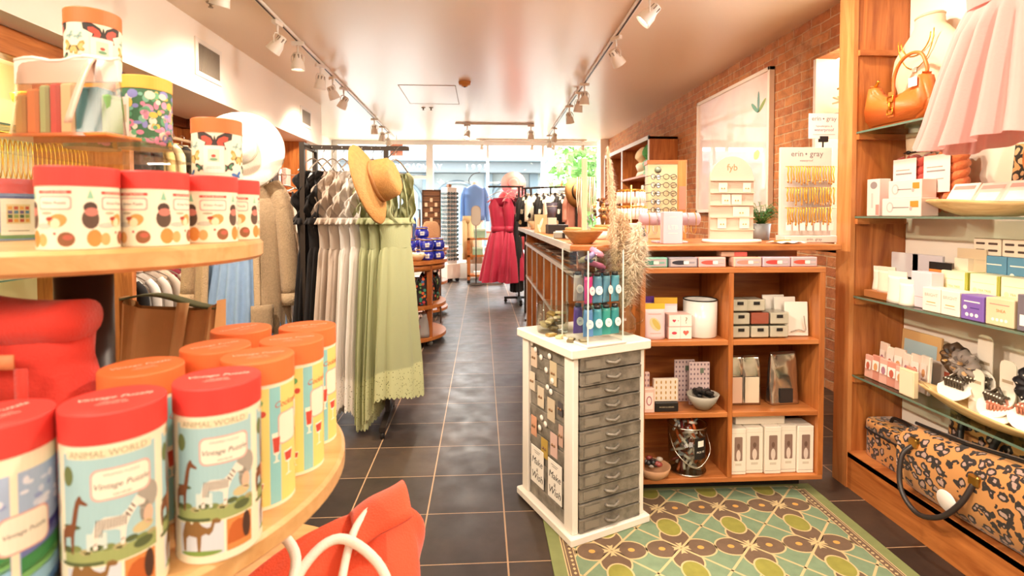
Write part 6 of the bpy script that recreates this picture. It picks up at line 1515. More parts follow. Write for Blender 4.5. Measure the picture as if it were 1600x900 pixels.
for i in range(14):
    a = i * 2.4; r_ = .033 if i % 3 else .005
    b = MB(); b.box((0, 0, 0), (.036, .03, .012), TIN[i % 3], None, b=.003)
    solo(b, 'trinket_tin', 'little gold tin inside the wide glass bowl', 'tin', (.285 + r_ * math.cos(a), 2.105 + r_ * math.sin(a), DT + .016 + .0048 * i), 0, 'gold tins in the glass bowl', (q.uniform(-.25, .25), q.uniform(-.25, .25), q.uniform(0, 3)))
for i, (x, y) in enumerate(((.03, .20), (.045, .155), (.05, .09), (.075, .05))):
    t = thing('trinket_tin', ['small gold tin on the cabinet top nearest the glass bowl', 'second small gold tin on the cabinet top', 'third small gold tin on the cabinet top', 'small gold tin at the front corner of the cabinet top'][i], 'tin', T(DCX, DCY, DT) @ RZ(DCA) @ Vector((x, y, 0)), DCA + .4 * i, 'loose tins on the cabinet top')
    MB().b2(-.02, .02, -.014, .014, 0, .011, TIN[i % 3], b=.003).build('tin', t); MB().b2(-.012, .012, -.008, .008, .011, .012, mat('#e2d3a8', .4)).build('lid_print', t)
jg = glass_bowl('glass_jug', 'glass jug holding pampas grass behind the acrylic rack', (.565, 2.075, DT), [(1e-4, 0), (.05, 0), (.054, .02), (.052, .06), (.035, .085), (.04, .11), (.037, .11), (.032, .085), (.048, .06), (.049, .02), (1e-4, .006)])
MB().tube(crv([(.05, .01, .03), (.085, .02, .04), (.09, .022, .07), (.06, .012, .09)]), .005, CLEAR, n=8).build('handle', jg)
pp = MB(); q = random.Random(17)
for i, (x, y, z, r_) in enumerate(((-.055, .02, .68, .04), (.0, .03, .45, .07), (.055, -.02, .41, .085), (-.03, .05, .42, .06), (.03, .06, .44, .055), (.085, .0, .34, .085), (.06, .04, .29, .08))):
    pampas_plume(pp, (x * .12, y * .12, .10), (x, y, z), r_, 1700, PAMP[i % 3], q, .2)
solo(pp, 'pampas_grass', 'tall dry pampas plumes standing in the glass jug', 'dried grass', (.565, 2.075, DT))
# ------------------------------------------------------------ things on the countertop
CT = 1.0606
wb2 = thing('bowl', 'shallow wooden bowl on the near corner of the counter', 'bowl', (.432, 2.235, CT))
MB().lathe([(1e-4, 0), (.04, 0), (.045, .004), (.085, .05), (.088, .056), (.083, .056), (.04, .01), (1e-4, .008)], wood('bowl_wood', '#8a5a30', '#b27c48', 'x', 2), n=48).build('dish', wb2)
pb = thing('display_post', 'thin upright cream post standing behind the wooden bowl', 'post', (.475, 2.42, CT))
MB().b2(-.011, .011, -.011, .011, .012, .385, mat('#d9c6a4', .6), b=.002).build('post', pb); MB().lathe([(.045, 0), (.045, .012), (1e-4, .012)], mat('#c9b58e', .6), n=28).build('base', pb)
nt_ = thing('necklace_stand', 'stand hung with pale bead necklaces behind the cream post', 'jewelry stand', (.58, 2.92, CT))
MB().tube([(0, 0, .01), (0, 0, .34)], .007, BRASS).lathe([(.06, 0), (.06, .01), (1e-4, .012)], BRASS, n=24).tube([(-.05, 0, .33), (.05, 0, .33)], .006, BRASS).build('stand', nt_)
q = random.Random(31)
for i in range(9):
    x = -.048 + .012 * i; L = q.uniform(.2, .3)
    MB().tube([(x, -.012, .333), (x - .006, -.016, .333 - L * .5), (x, -.016, .333 - L), (x + .006, -.014, .333 - L * .5), (x, .0, .335)], .0035, mat(['#cfc2ac', '#b9a58a', '#ded2bf', '#a89578'][i % 4], .5), n=6).build('strand', nt_)
df = thing('dried_flowers', 'dried brown flowers in a white and cork pot on the counter', 'dried flowers', (.655, 2.82, CT))
MB().lathe([(1e-4, 0), (.038, 0), (.042, .05), (.042, .055)], mat('#e6ded2', .4), n=28).lathe([(.0425, .05), (.043, .068), (.038, .07), (1e-4, .068)], mat('#b98d52', .7), n=28).build('pot', df)
fl_ = MB()
for i in range(60):
    a, r_, z = q.uniform(0, 6.28), q.uniform(.0, .055), q.uniform(.10, .21)
    fl_.ball((r_ * math.cos(a), r_ * math.sin(a), z), q.uniform(.006, .012), mat(['#b98a4e', '#7a4a2c', '#d4b078', '#4f3226'][i % 4], .8), n=6)
for i in range(12):
    a = i * .55; fl_.tube([(0, 0, .05), (.03 * math.cos(a), .03 * math.sin(a), .17)], .0015, mat('#8a6a42', .8), n=5)
fl_.build('blooms', df)
for x, y, lab in ((.46, 2.62, 'white candle pot with cork lid behind the wooden bowl'), (.59, 2.62, 'white candle pot with cork lid beside the pampas grass')):
    c = thing('candle_pot', lab, 'candle', (x, y, CT), 0, 'cork-lidded candle pots')
    MB().lathe([(1e-4, 0), (.036, 0), (.042, .012), (.042, .045), (1e-4, .045)], mat('#e9e1d4', .35), n=30).build('pot', c); MB().lathe([(.043, .044), (.043, .058), (.036, .06), (1e-4, .06)], mat('#b88f55', .7), n=30).build('lid', c)
bx1 = thing('card_box', 'long black box on the counter edge', 'box', (.49, 3.42, CT), R(4)); MB().b2(-.066, .066, -.05, .05, 0, .06, BLACKM, b=.003).build('body', bx1); MB().b2(-.02, .05, -.053, -.05, .012, .02, PAPER).build('label', bx1)
bx2 = thing('card_reader', 'small grey card reader box on the counter', 'card reader', (.42, 2.74, CT), R(-6)); MB().b2(-.045, .045, -.04, .04, 0, .034, mat('#8d9088', .5), b=.004).build('body', bx2); MB().b2(.0, .04, -.041, -.04, .004, .03, BLACKM).build('slot', bx2)
ntp = thing('notepad', 'pale notepad lying behind the grey card reader', 'notepad', (.52, 2.6, CT), R(15)); MB().b2(-.06, .03, -.045, .045, 0, .01, PAPER, b=.001).build('pages', ntp); MB().b2(-.06, .03, -.045, .045, .01, .0115, mat('#c9c48a', .6)).build('cover', ntp)
ph2 = thing('photo_card', 'tan card with a figure standing on the counter edge', 'card', (.405, 3.6, CT), R(10)); pc = MB(); pc.b2(-.045, .045, 0, .008, 0, .125, mat('#a8895f', .6), b=.001)
decal(pc, [(oval(.0, .06, .009, .045, 14, -.35), mat('#e6cfa8', .6), 1), (oval(-.012, .03, .008, .03, 12, .3), mat('#e6cfa8', .6), 1)], on_plane((0, 0, 0), (1, 0, 0), (0, 0, 1))); pc.build('card', ph2); MB().b2(-.03, .03, 0, .05, 0, .004, mat('#a8895f', .6)).build('foot', ph2)
vz = thing('vase', 'tapered dark striped vase on a pale block on the counter', 'vase', (.56, 4.2, CT)); MB().b2(-.035, .035, -.035, .035, 0, .10, mat('#c9bda8', .6), b=.003).build('block', vz); MB().lathe([(1e-4, .1), (.03, .1), (.048, .22), (.044, .22), (.028, .11), (1e-4, .105)], mat('#5a5462', .4), n=28).tube([(.0455 * math.cos(t), .0455 * math.sin(t), .19) for t in (2 * PI * i / 24 for i in range(24))], .002, PNL, n=6, closed=True).build('body', vz)
wbw = thing('bowl', 'pale wooden footed bowl at the far end of the counter', 'bowl', (.45, 4.62, CT)); MB().lathe([(1e-4, 0), (.02, 0), (.016, .02), (.055, .065), (.05, .065), (.02, .03), (1e-4, .025)], mat('#cfae82', .6), n=30).build('dish', wbw)
# white fringe earrings on two-tier stand
fs = thing('earring_stand', 'two-tier stand of white fringe earrings behind the pampas grass', 'jewelry stand', (.735, 2.56, CT))
MB().lathe([(.06, 0), (.06, .01), (.006, .014), (.006, .27), (1e-4, .27)], BRASS, n=24).build('stand', fs)
for z, r_ in ((.245, .062), (.165, .072)): MB().tube([(r_ * math.cos(t), r_ * math.sin(t), z) for t in (2 * PI * i / 28 for i in range(28))], .003, BRASS, n=6, closed=True).tube([(-r_, 0, z), (r_, 0, z)], .002, BRASS, n=6).build('ring', fs)
fe = None
for tier, (z, r_, n_) in enumerate(((.242, .064, 22), (.162, .074, 26))):
    for i in range(n_):
        a = 2 * PI * i / n_; p = (.735 + r_ * math.cos(a), 2.56 + r_ * math.sin(a), CT + z)
        if fe is None:
            fe = thing('fringe_earring', 'white fringe earring hanging on the two-tier stand', 'earring', p, a, 'white fringe earrings on the two-tier stand')
            MB().tube([(0, 0, 0), (.003, 0, -.008)], .0015, GOLD, n=5).build('hook', fe)
            fm = MB()
            for k in range(5): fm.tube([(.003, -.005 + .0025 * k, -.008), (.006, -.006 + .003 * k, -.06)], .0014, mat('#ece6dd', .6), n=5)
            fm.build('fringe', fe)
        else: dup(fe, p, a)
sc = thing('earring_block', 'clear block with two black tassel earrings on the counter', 'jewelry display', (.70, 2.36, CT), R(-4))
MB().b2(-.056, .056, 0, .02, 0, .085, mat('#d9cfc6', .3), b=.002).build('block', sc)
for x in (-.032, .03):
    e_ = MB()
    for i in range(14): e_.ball((x + q.uniform(-.012, .012), -.006, .045 + q.uniform(-.02, .02)), .006, BLACKM, n=6)
    e_.build('earring', sc)
# lavender bar
LAV = mat('#b79aa8', .75, sheen=.4); LAVB = mat('#d9c4d4', .5)
lb2 = thing('bracelet_bar', 'lavender padded bracelet bar across the counter display', 'jewelry bar', (.835, 2.30, CT))
MB().tube([(-.135, 0, .105), (-.13, 0, .105), (.13, 0, .105), (.135, 0, .105)], [.02, .028, .028, .02], LAV, n=24).build('bar', lb2); MB().b2(-.012, .012, -.01, .01, 0, .085, mat('#c09a6a', .5)).b2(-.07, .07, -.04, .04, 0, .008, LAVB, b=.002).build('stand', lb2)
bxl = thing('perfume_box', 'tall lavender box with white lettering in front of the bracelet bar', 'box', (.815, 2.2, CT)); p = MB(); p.b2(-.042, .042, 0, .04, 0, .137, LAVB, b=.002)
decal(p, [(('text', 'LTB', .026, 0, .07), WHITE, 1), (rrect(0, .045, .04, .003, 0), WHITE, 1), (rrect(0, .115, .03, .002, 0), WHITE, 1)], on_plane((0, 0, 0), (1, 0, 0), (0, 0, 1))); p.build('carton', bxl)
for i in range(7):
    c = thing('bracelet', 'thin chain bracelet dangling from the lavender bar', 'bracelet', (.735 + .035 * i + (.06 if i > 1 else 0) * 0, 2.30, CT + .105), 0, 'bracelets on the lavender bar')
    MB().tube([(0, .031 * math.sin(t), .031 * math.cos(t) - (.035 if math.cos(t) < -.3 else 0)) for t in (2 * PI * k / 18 for k in range(18))], .0016, [GOLD, CHROME][i % 2], n=5, closed=True).build('chain', c)
# eyeglasses display
gd = thing('glasses_display', 'wooden eyeglasses display with a cream panel on the counter', 'display rack', (.955, 2.66, CT), R(-8))
MB().b2(-.10, .05, 0, .09, .0, .39, mat('#e0cfa8', .4), b=.002).build('panel', gd); MB().b2(.05, .095, -.005, .1, 0, .40, wood('light_panel_wood', '#b0763c', '#cf9a58', 'z'), b=.002).b2(-.105, .095, -.004, .1, .385, .405, CTW).build('frame', gd); MB().b2(.056, .09, -.007, -.005, .15, .27, mat('#e08a76', .5)).build('pink_card', gd)
MB().lathe([(1e-4, 0), (.018, 0), (1e-4, .001)], mat('#8d9a86', .5), T(-.05, -.001, .355) @ RX(PI / 2), 20).build('emblem', gd)
rgp = None
for i in range(6):
    for j, x in enumerate((-.07, .0)):
        p = T(.955, 2.66, CT) @ RZ(R(-8)) @ Vector((x, -.054, .315 - .042 * i)); rz = R(-8) + (.75 if j == 0 else .35)
        lab = ['left-hand', 'right-hand'][j] + ' pair of reading glasses on the cream panel, ' + ['top', 'second', 'third', 'fourth', 'fifth', 'bottom'][i] + ' row'
        if rgp is None:
            rgp = thing('reading_glasses', lab, 'glasses', p, rz, 'reading glasses on the cream panel'); f_ = MB(); e_ = MB(); DKF = mat('#3a2f2a', .35)
            for s_ in (-1, 1):
                f_.tube([(s_ * .021 + .017 * math.cos(t), 0, .013 * math.sin(t)) for t in (2 * PI * k / 18 for k in range(18))], .0018, DKF, n=6, closed=True); f_.tube([(s_ * .038, 0, .004), (s_ * .039, .006, .004), (s_ * .036, .05, .0)], .0016, DKF, n=6)
                e_.prism([(s_ * .021 + .0165 * math.cos(t), .0125 * math.sin(t)) for t in (2 * PI * k / 18 for k in range(18))], .001, CLEAR)
            f_.tube([(-.004, 0, .003), (0, 0, .006), (.004, 0, .003)], .0016, DKF, n=6); f_.build('frame', rgp); e_.build('lenses', rgp)
        else: dup(rgp, p, rz, lab)
# arched earring board
ab = thing('earring_board', 'cream arched earring board with an orange monogram on the counter', 'jewelry display', (1.12, 2.3, CT))
ACR = mat('#dcc3b2', .55)
arch = [(-.10, .014), (.10, .014), (.10, .28)] + [(.10 * math.cos(PI * i / 20), .28 + .105 * math.sin(PI * i / 20)) for i in range(1, 20)] + [(-.10, .28)]
abm = MB(); abm.prism(arch, .016, ACR, T(0, .008, 0)); decal(abm, [(('text', 'fyb', .042, 0, .335), mat('#d98a5a', .6), 1)], on_plane((0, 0, 0), (1, 0, 0), (0, 0, 1)), 0, .0006); abm.build('board', ab)
MB().lathe([(1e-4, 0), (.13, 0), (.135, .006), (.13, .014), (1e-4, .014)], mat('#efe6da', .4), S(1, .62, 1), 44).build('base', ab)
for z in (.275, .22, .165, .11, .055): MB().b2(-.10, .10, -.012, 0, z, z + .004, mat('#d9c2ae', .5)).build('ledge', ab)
for i, (x, z, w, h) in enumerate(((-.045, .235, .04, .042), (.065, .235, .036, .042), (-.03, .18, .04, .045), (.018, .18, .046, .045), (.04, .125, .075, .045), (-.048, .072, .04, .05), (.055, .072, .045, .05))):
    t = thing('earring_card', ['upper left', 'upper right', 'second-row left', 'second-row right', 'wide third-row', 'bottom left', 'bottom right'][i] + ' card on the cream arched board', 'earring card', (1.12 + x, 2.2935, CT + z - .01), 0, 'earring cards on the arched board')
    MB().b2(-w / 2, w / 2, -.0015, .0015, 0, h, mat('#f0e0d2', .6), b=.001).build('card', t); e_ = MB(); e_.ball((-.006, -.003, h * .4), .003, GOLD, n=8); e_.ball((.006, -.003, h * .4), .003, GOLD, n=8); e_.build('earrings', t)
# fern
fn = thing('potted_fern', 'green fern in a grey pot beside the arched board', 'potted plant', (1.375, 2.52, CT))
MB().lathe([(1e-4, 0), (.038, 0), (.046, .08), (.042, .08), (.038, .07), (1e-4, .068)], mat('#93999a', .6), n=30).build('pot', fn)
FG = [mat('#4f8a34', .6), mat('#6fa848', .6), mat('#3c7030', .6)]; fm = MB()
for i in range(46):
    a = q.uniform(0, 2 * PI); L = q.uniform(.06, .15); up_ = q.uniform(.03, .12)
    pts = [Vector((math.cos(a) * L * k, math.sin(a) * L * k, .07 + up_ * math.sin(k * 2.2))) for k in (0, .25, .5, .75, 1)]
    fm.tube(pts, .0012, FG[2], n=4)
    sd_ = Vector((-math.sin(a), math.cos(a), 0))
    for k in range(1, 5):
        for s_ in (-1, 1):
            for kk in (0, .5):
                p0 = pts[k - 1].lerp(pts[k], kk + .25); w = .020 * (1.15 - k * .2)
                fm.add([p0, p0 + sd_ * s_ * w * .6 + Vector((math.cos(a), math.sin(a), .3)) * .006, p0 + sd_ * s_ * w + Vector((math.cos(a), math.sin(a), 0)) * .004, p0 + sd_ * s_ * w * .5 - Vector((math.cos(a), math.sin(a), 0)) * .004], [(0, 1, 2, 3)], FG[(i + k) % 3])
fm.build('fronds', fn)
yf = thing('flower_stem', 'yellow and orange flower behind the arched board', 'flower', (1.33, 2.64, CT))
MB().tube([(0, 0, .05), (.01, 0, .15), (0, 0, .22)], .003, FG[2], n=6).build('stem', yf); MB().lathe([(1e-4, 0), (.03, 0), (.035, .06), (1e-4, .06)], mat('#d9c9b0', .5), n=20).build('vase', yf)
pm_ = MB()
for i in range(8):
    a = i * PI / 4; pm_.ball((.02 * math.cos(a), .02 * math.sin(a), .225 + .01 * (i % 2)), (.018, .012, .006), mat(['#e2a83a', '#d9803c'][i % 2], .6), RZ(0), n=8)
pm_.build('petals', yf)
# earring display board of the shop brand
eg = thing('jewelry_board', 'tall white board of gold jewelry at the right end of the counter', 'jewelry display', (1.472, 2.315, CT), R(-3))
BRD = mat('#ddd0c6', .55); TXT = mat('#6f6a6e', .6)
bmb = MB(); bmb.b2(-.118, .118, 0, .015, .03, .43, BRD, b=.002)
decal(bmb, [(('text', 'erin', .036, -.042, .40), TXT, 1), (('text', 'gray', .036, .046, .40), TXT, 1), ([(-.006, .40), (-.001, .394), (.004, .40), (-.001, .406)], TXT, 1), (('text', 'waterproof', .013, 0, .37), TXT, 1)], on_plane((0, 0, 0), (1, 0, 0), (0, 0, 1)), 0, .0006); bmb.build('board', eg)
bs2 = MB(); bs2.b2(-.12, .135, -.055, .03, 0, .03, BRD, b=.002); decal(bs2, [(('text', 'erin  gray', .018, .01, .015), TXT, 1)], on_plane((0, -.055, 0), (1, 0, 0), (0, 0, 1)), 0, .0006); bs2.build('base', eg)
for z in (.34, .245, .155): MB().tube([(-.11, -.03, z), (.12, -.03, z)], .002, BRASS, n=6).build('rail', eg)
jw = None
for r_, (z, n_, cc) in enumerate(((.34, 18, 1), (.245, 18, 1), (.155, 17, 2))):
    for i in range(n_):
        x = -.1 + .0122 * i
        p = T(1.472, 2.315, CT) @ RZ(R(-3)) @ Vector((x, -.03, z))
        if jw is None:
            jw = thing('earring', 'gold drop earring hanging on the white brand board', 'earring', p, 0, 'gold earrings on the white board')
            MB().tube([(0, 0, .002), (.002, -.004, -.01), (-.002, -.005, -.035), (.002, -.005, -.06), (0, -.004, -.066)], .0032, GOLD, n=6).build('chain', jw); MB().ball((0, -.005, -.068), (.005, .003, .007), mat('#c9904a', .3, .6), n=8).build('drop', jw)
        else:
            o = dup(jw, p, q.uniform(-.5, .5)); o.scale = (1, 1, q.uniform(.8, 1.15))
for i in range(7):
    p = T(1.472, 2.315, CT) @ RZ(R(-3)) @ Vector((-.095 + .032 * i, -.034, .055))
    t = thing('price_tag', 'small white tag at the bottom of the jewelry board', 'tag', p, 0, 'white tags on the jewelry board'); MB().b2(-.011, .011, -.001, .001, -.002, .034, PAPER, b=.0005).build('tag', t); MB().tube([(0, 0, .034), (0, .002, .085)], .0008, BRASS, n=5).build('thread', t)
es2 = thing('brand_sign', 'white brand sign clipped above the jewelry board', 'sign', (1.63, 2.43, 1.547))
sm = MB(); sm.b2(-.075, .075, 0, .004, 0, .12, mat('#f3ece6', .5), b=.001)
decal(sm, [(('text', 'erin', .03, -.038, .095), TXT, 1), (('text', 'gray', .03, .036, .095), TXT, 1), ([(-.008, .095), (-.003, .09), (.002, .095), (-.003, .1)], TXT, 1), (('text', 'hypoallergenic &', .012, 0, .06), TXT, 1), (('text', 'waterproof', .021, 0, .042), mat('#5a5a7a', .6), 1), (rrect(0, .02, .11, .0015, 0), TXT, 1)], on_plane((0, 0, 0), (1, 0, 0), (0, 0, 1)), 0, .0006); sm.build('card', es2)
MB().tube([(0, .006, .0), (0, .006, -.486)], .004, BLACKM, n=8).lathe([(.05, -.4865), (.05, -.48), (1e-4, -.48)], BLACKM, n=24).b2(-.02, .02, -.004, .012, -.015, .012, BLACKM).build('clip_stand', es2)
tk2 = thing('tissue_paper', 'crumpled white papers lying in front of the brand board', 'paper', (1.315, 2.2, CT), R(12))
MB().sheet(lambda u, v: (.13 * (u - .5), .09 * (v - .5), .004 + .006 * math.sin(7 * u + 3 * v) ** 2), 12, 8, PAPER, thick=.0015).build('sheet', tk2); MB().tube(crv([(-.08, -.02, .012), (-.02, .0, .014), (.05, .03, .012)]), .003, GOLD, n=6).build('pen', tk2)

# ------------------------------------------------------------ on the brick wall
hc = thing('hat_cabinet', 'open white-edged wooden hat shelf against the brick wall', 'cabinet', (0, 0, 0))
WE = mat('#e9e3da', .5)
MB().b2(2.0, 2.345, 6.2, 6.23, .0, 2.12, CHERRY).b2(1.99, 2.0, 6.195, 6.235, 0, 2.13, WE).build('side', hc); MB().b2(2.0, 2.345, 8.45, 8.48, 0, 2.12, CHERRY).b2(1.99, 2.0, 8.445, 8.485, 0, 2.13, WE).build('side', hc)
MB().b2(2.0, 2.345, 7.40, 7.43, 0, 2.09, CHERRY).b2(1.99, 2.0, 7.395, 7.435, 0, 2.09, WE).build('divider', hc)
MB().b2(2.0, 2.345, 6.2, 8.48, 2.09, 2.12, CHERRY_Y).b2(1.99, 2.0, 6.195, 8.485, 2.085, 2.135, WE).build('top', hc); MB().b2(2.33, 2.348, 6.23, 8.45, 0, 2.09, CHERRY_Y).build('back', hc)
for z in (1.65, 1.2, .75, .1): MB().b2(1.985 if z > 1.6 else 2.0, 2.33, 6.23, 7.40, z, z + .025, CHERRY_Y).build('shelf', hc)
for z in (1.35, .75, .1): MB().b2(2.0, 2.33, 7.43, 8.45, z, z + .025, CHERRY_Y).build('shelf', hc)
def bucket(loc, c, lab, tilt, s_=1):
    t = thing('bucket_hat', lab, 'hat', loc, 0, 'bucket hats in the hat shelf', tilt)
    m = mat(c, .85, bmp=.2, bs=150)
    MB().lathe([(.15 * s_, -.04), (.105 * s_, 0), (.1 * s_, .0)], m, n=32).lathe([(.1, .0), (.147 * s_, -.042), (.15 * s_, -.04)], m, n=32).build('brim', t); MB().lathe([(.105 * s_, 0), (.095 * s_, .08), (.085 * s_, .09), (1e-4, .092)], m, n=32).build('crown', t); return t
bucket((2.09, 6.66, 1.93), '#e3c296', 'beige bucket hat, upper one in the hat shelf', (.2, -1.0, 0)); bucket((2.09, 6.64, 1.775), '#ead9bd', 'cream bucket hat resting on the shelf under the beige one', (.1, -.5, 0))
bucket((2.11, 6.42, 1.95), '#4f9a4a', 'dark green bucket hat at the upper right of the hat shelf', (.3, -1.0, 0)); bucket((2.11, 6.42, 1.79), '#8fcaa4', 'mint green bucket hat at the lower right of the hat shelf', (.2, -.6, 0))
hs = thing('hat_peg', 'small post holding the stacked bucket hats', 'stand', (2.16, 6.5, 1.6755)); MB().tube([(0, 0, 0), (0, 0, .3)], .01, BLACKM).tube([(0, -.14, .28), (0, .14, .28)], .008, BLACKM).lathe([(.06, 0), (.06, .01), (1e-4, .01)], BLACKM, n=20).build('post', hs)
for i, (y, c, h, nm) in enumerate(((6.95, '#efe6d6', .28, 'cream'), (7.1, '#d9b98a', .2, 'tan'), (6.75, '#f2ece2', .34, 'white'))):
    b = thing('gift_bag', f'{nm} carton standing on the lower hat shelf', 'box', (2.15, y, 1.2255), 0, 'cartons on the lower hat shelf'); MB().b2(-.06, .06, -.05, .05, 0, h, mat(c, .6), b=.004).build('carton', b); MB().b2(-.063, .063, -.053, .053, h * .8, h + .002, mat('#d0bfa4', .6), b=.003).build('lid', b)
pf = thing('framed_poster', 'large framed pale pink poster on the brick wall', 'picture', (2.33, 4.83, 1.79), -PI / 2)
FW_, FH_ = .715, .585
fm = MB(); FRM = mat('#e6d9c8', .4)
for a in ((-FW_, FW_, FH_ - .03, FH_), (-FW_, FW_, -FH_, -FH_ + .03), (-FW_, -FW_ + .03, -FH_, FH_), (FW_ - .03, FW_, -FH_, FH_)): fm.b2(a[0], a[1], -.03, .015, a[2], a[3], FRM, b=.002)
fm.build('frame', pf)
def art_mat():
    m, nt, b = new_mat('poster_paper'); v = coords(nt)
    nt.links.new(ramp(nt, noise_tex(nt, v, 2.2, 3, .5, .4), [(.3, '#e8c2b2'), (.5, '#efd8cb'), (.7, '#eac9c6')]), b.inputs['Base Color'])
    b.inputs['Roughness'].default_value = .5; b.inputs['Coat Weight'].default_value = 1; b.inputs['Coat Roughness'].default_value = .015; b.inputs['Coat IOR'].default_value = 1.9; return m
am = MB(); am.b2(-FW_ + .03, FW_ - .03, -.012, .01, -FH_ + .03, FH_ - .03, art_mat())
decal(am, [(oval(.52, .34, .02, .09, 16, 0), mat('#6a8f84', .5), 1), (oval(.46, .30, .02, .075, 16, .9), mat('#6a9a84', .5), 1), (oval(.58, .30, .02, .075, 16, -.9), mat('#8a9a5a', .5), 1), (oval(.5, -.1, .05, .04, 16, .4), mat('#ead28a', .5), 1)], on_plane((0, -.012, 0), (1, 0, 0), (0, 0, 1)), 0, .0005); am.build('print', pf)
dw = thing('driftwood', 'bleached driftwood pile in the lit wall recess', 'driftwood', (2.45, 3.27, 1.861))
dm = MB()
for i in range(34):
    y, z = q.uniform(-.19, .19), .045 + q.random() * .13; a = q.uniform(-.6, .6)
    dm.tube([(q.uniform(-.04, .06), y - .09 * math.cos(a), z - .04 * math.sin(a)), (q.uniform(-.04, .06), y, z + q.uniform(-.015, .02)), (q.uniform(-.04, .06), y + .09 * math.cos(a), z + .05 * math.sin(a))], [.006, .013, .006], mat(['#e3cfae', '#c9a878', '#f0e2c8'][i % 3], .8), n=8)
dm.build('sticks', dw)

# ------------------------------------------------------------ right-hand shelf bay
by = thing('shelf_bay', 'tall wooden wall bay with glass shelves at the right', 'shelving', (0, 0, 0))
MB().b2(1.585, 1.825, 2.172, 2.255, 0, 2.58, CHERRY, b=.002).b2(1.58, 1.60, 2.168, 2.258, 0, 2.58, wood('front_edge_wood', '#b06a34', '#d2945a', 'z')).build('side_panel', by)
MB().b2(1.825, 1.90, 2.172, 2.255, 0, 2.58, CHERRY).build('side_filler', by)
MB().b2(1.585, 1.605, -.6, 2.172, 0, .155, CHERRY_Y).b2(1.585, 1.825, -.6, 2.172, .135, .158, CTW).build('plinth', by)
for z in (1.86, 1.505, 1.145, .80, .463): MB().b2(1.6, 1.82, 2.155, 2.172, z, z + .023, CTW).build('cleat', by)
GZ = (1.538, 1.1785, .836, .494)
for z in GZ: MB().b2(1.60, 1.82, -.5, 2.17, z - .008, z, SHELFGLASS).b2(1.598, 1.6, -.5, 2.17, z - .008, z, GLASSEDGE).build('glass_shelf', by)
def rbox(lab, y0, y1, z0, z1, x0, m, group, art=None, d=.07, cat='box', name='carton_box', rz=0, tilt=None):
    """carton whose printed front faces the aisle (-x); y0 is the far edge"""
    w = abs(y0 - y1); t = thing(name, lab, cat, (x0, (y0 + y1) / 2, z0 + .0006), -PI / 2 + rz, group); h = z1 - z0
    if tilt: t.rotation_euler = (tilt, 0, -PI / 2 + rz)
    MB().b2(-w / 2, w / 2, 0, d, 0, h, m, b=.002).build('carton', t)
    if art: p = MB(); decal(p, art(w, h), on_plane((0, 0, 0), (1, 0, 0), (0, 0, 1)), 0, .0004); p.build('print', t)
    return t
A_, B_, C_, D_ = GZ[1], GZ[2], GZ[3], .158
PKX = mat('#ecd3cb', .5); PKT2 = mat('#c98a80', .6); GRYI = mat('#8a8384', .5)
def roller(w, h): return [(oval(-w * .28, h * .5, h * .26, h * .3, 18), mat('#b9b0b0', .4), 1), (oval(-w * .28, h * .5, h * .17, h * .22, 18), PKX, 2), (rrect(0, h * .48, w * .42, h * .06, .001), GRYI, 1), (rrect(w * .34, h * .66, w * .2, h * .34, 0), mat('#b8862f', .5), 1), (oval(w * .26, h * .42, h * .09, h * .12, 14), mat('#c9a0a0', .5), 2)]
rbox('tall pale pink carton at the left end of the eye-level glass shelf', 2.155, 2.085, A_, A_ + .155, 1.64, PKX, None, lambda w, h: [(oval(.004, h * .83, w * .28, w * .22, 16), GRYI, 1), (rrect(-.004, h * .42, w * .16, h * .4, .002), mat('#d9b9b4', .5), 1), (rrect(w * .36, h * .17, w * .26, h * .28, 0), PKT2, 1)], .05)
g = 'pink roller cartons on the eye-level shelf'
rbox('wide pink face roller carton, bottom one of the pair', 2.05, 1.86, A_, A_ + .07, 1.625, PKX, g, roller); rbox('wide pink face roller carton, stacked on the other', 2.03, 1.87, A_ + .0705, A_ + .14, 1.635, PKX, g, roller, .06)
def knit(lab, y, z, c, c2):
    t = thing('knit_headband', lab, 'headband', (1.76, y, z), -PI / 2, 'chunky knit headbands'); m = mat(c, .9, bmp=.5, bs=90, sheen=.3)
    for s_ in (-1, 1):
        k = MB()
        k.tube([(s_ * .04 + .028 * math.cos(i * .9), -.02 + .018 * math.sin(i * .9) * s_, .03 + .2 * i / 22) for i in range(23)], .02, m, n=12); k.tube([(s_ * .04 + .028 * math.cos(i * .9 + PI), -.02 + .018 * math.sin(i * .9 + PI) * s_, .03 + .2 * i / 22) for i in range(23)], .02, m, n=12)
        k.build('braid', t)
    cd_ = MB(); cd_.b2(-.055, .06, -.062, -.06, .09, .23, mat('#e6d3cc', .6), b=.001); decal(cd_, [(rrect(-.005, .185, .07, .004, 0), PKT2, 1), (rrect(0, .17, .08, .006, 0), GRYI, 1), (rrect(.0, .14, .07, .003, 0), PKT2, 1)], on_plane((0, -.062, 0), (1, 0, 0), (0, 0, 1))); cd_.build('paper_band', t)
knit('brick-red chunky knit headband with a white card behind the pink cartons', 2.03, A_ + .0006, '#b5453a', None); knit('orange chunky knit headband with a white card', 1.88, A_ + .0006, '#d9713f', None)
def leaf_tray(lab, y, z, L, x=1.66, c='#b98e56', hh=.05):
    t = thing('wooden_tray', lab, 'tray', (x, y, z + .0006), PI / 2)
    m = wood('tray_wood_' + str(round(y * 100)), '#c29a5e', '#ecd09a', 'x', 2)
    def f(u, v):
        a = 2 * PI * u; k = v
        wob = 1 + .06 * math.sin(3 * a + 1)
        return (L / 2 * math.cos(a) * (.35 + .65 * k) * wob, .085 * math.sin(a) * (.35 + .65 * k) * wob, hh * k ** 1.5 + .008 * math.sin(2 * a) * k)
    MB().sheet(f, 60, 8, m, thick=.006).lathe([(1e-4, .002), (.30, .002)], m, S(L / 2 * 1.25, .095, 1), 40).build('body', t); return t
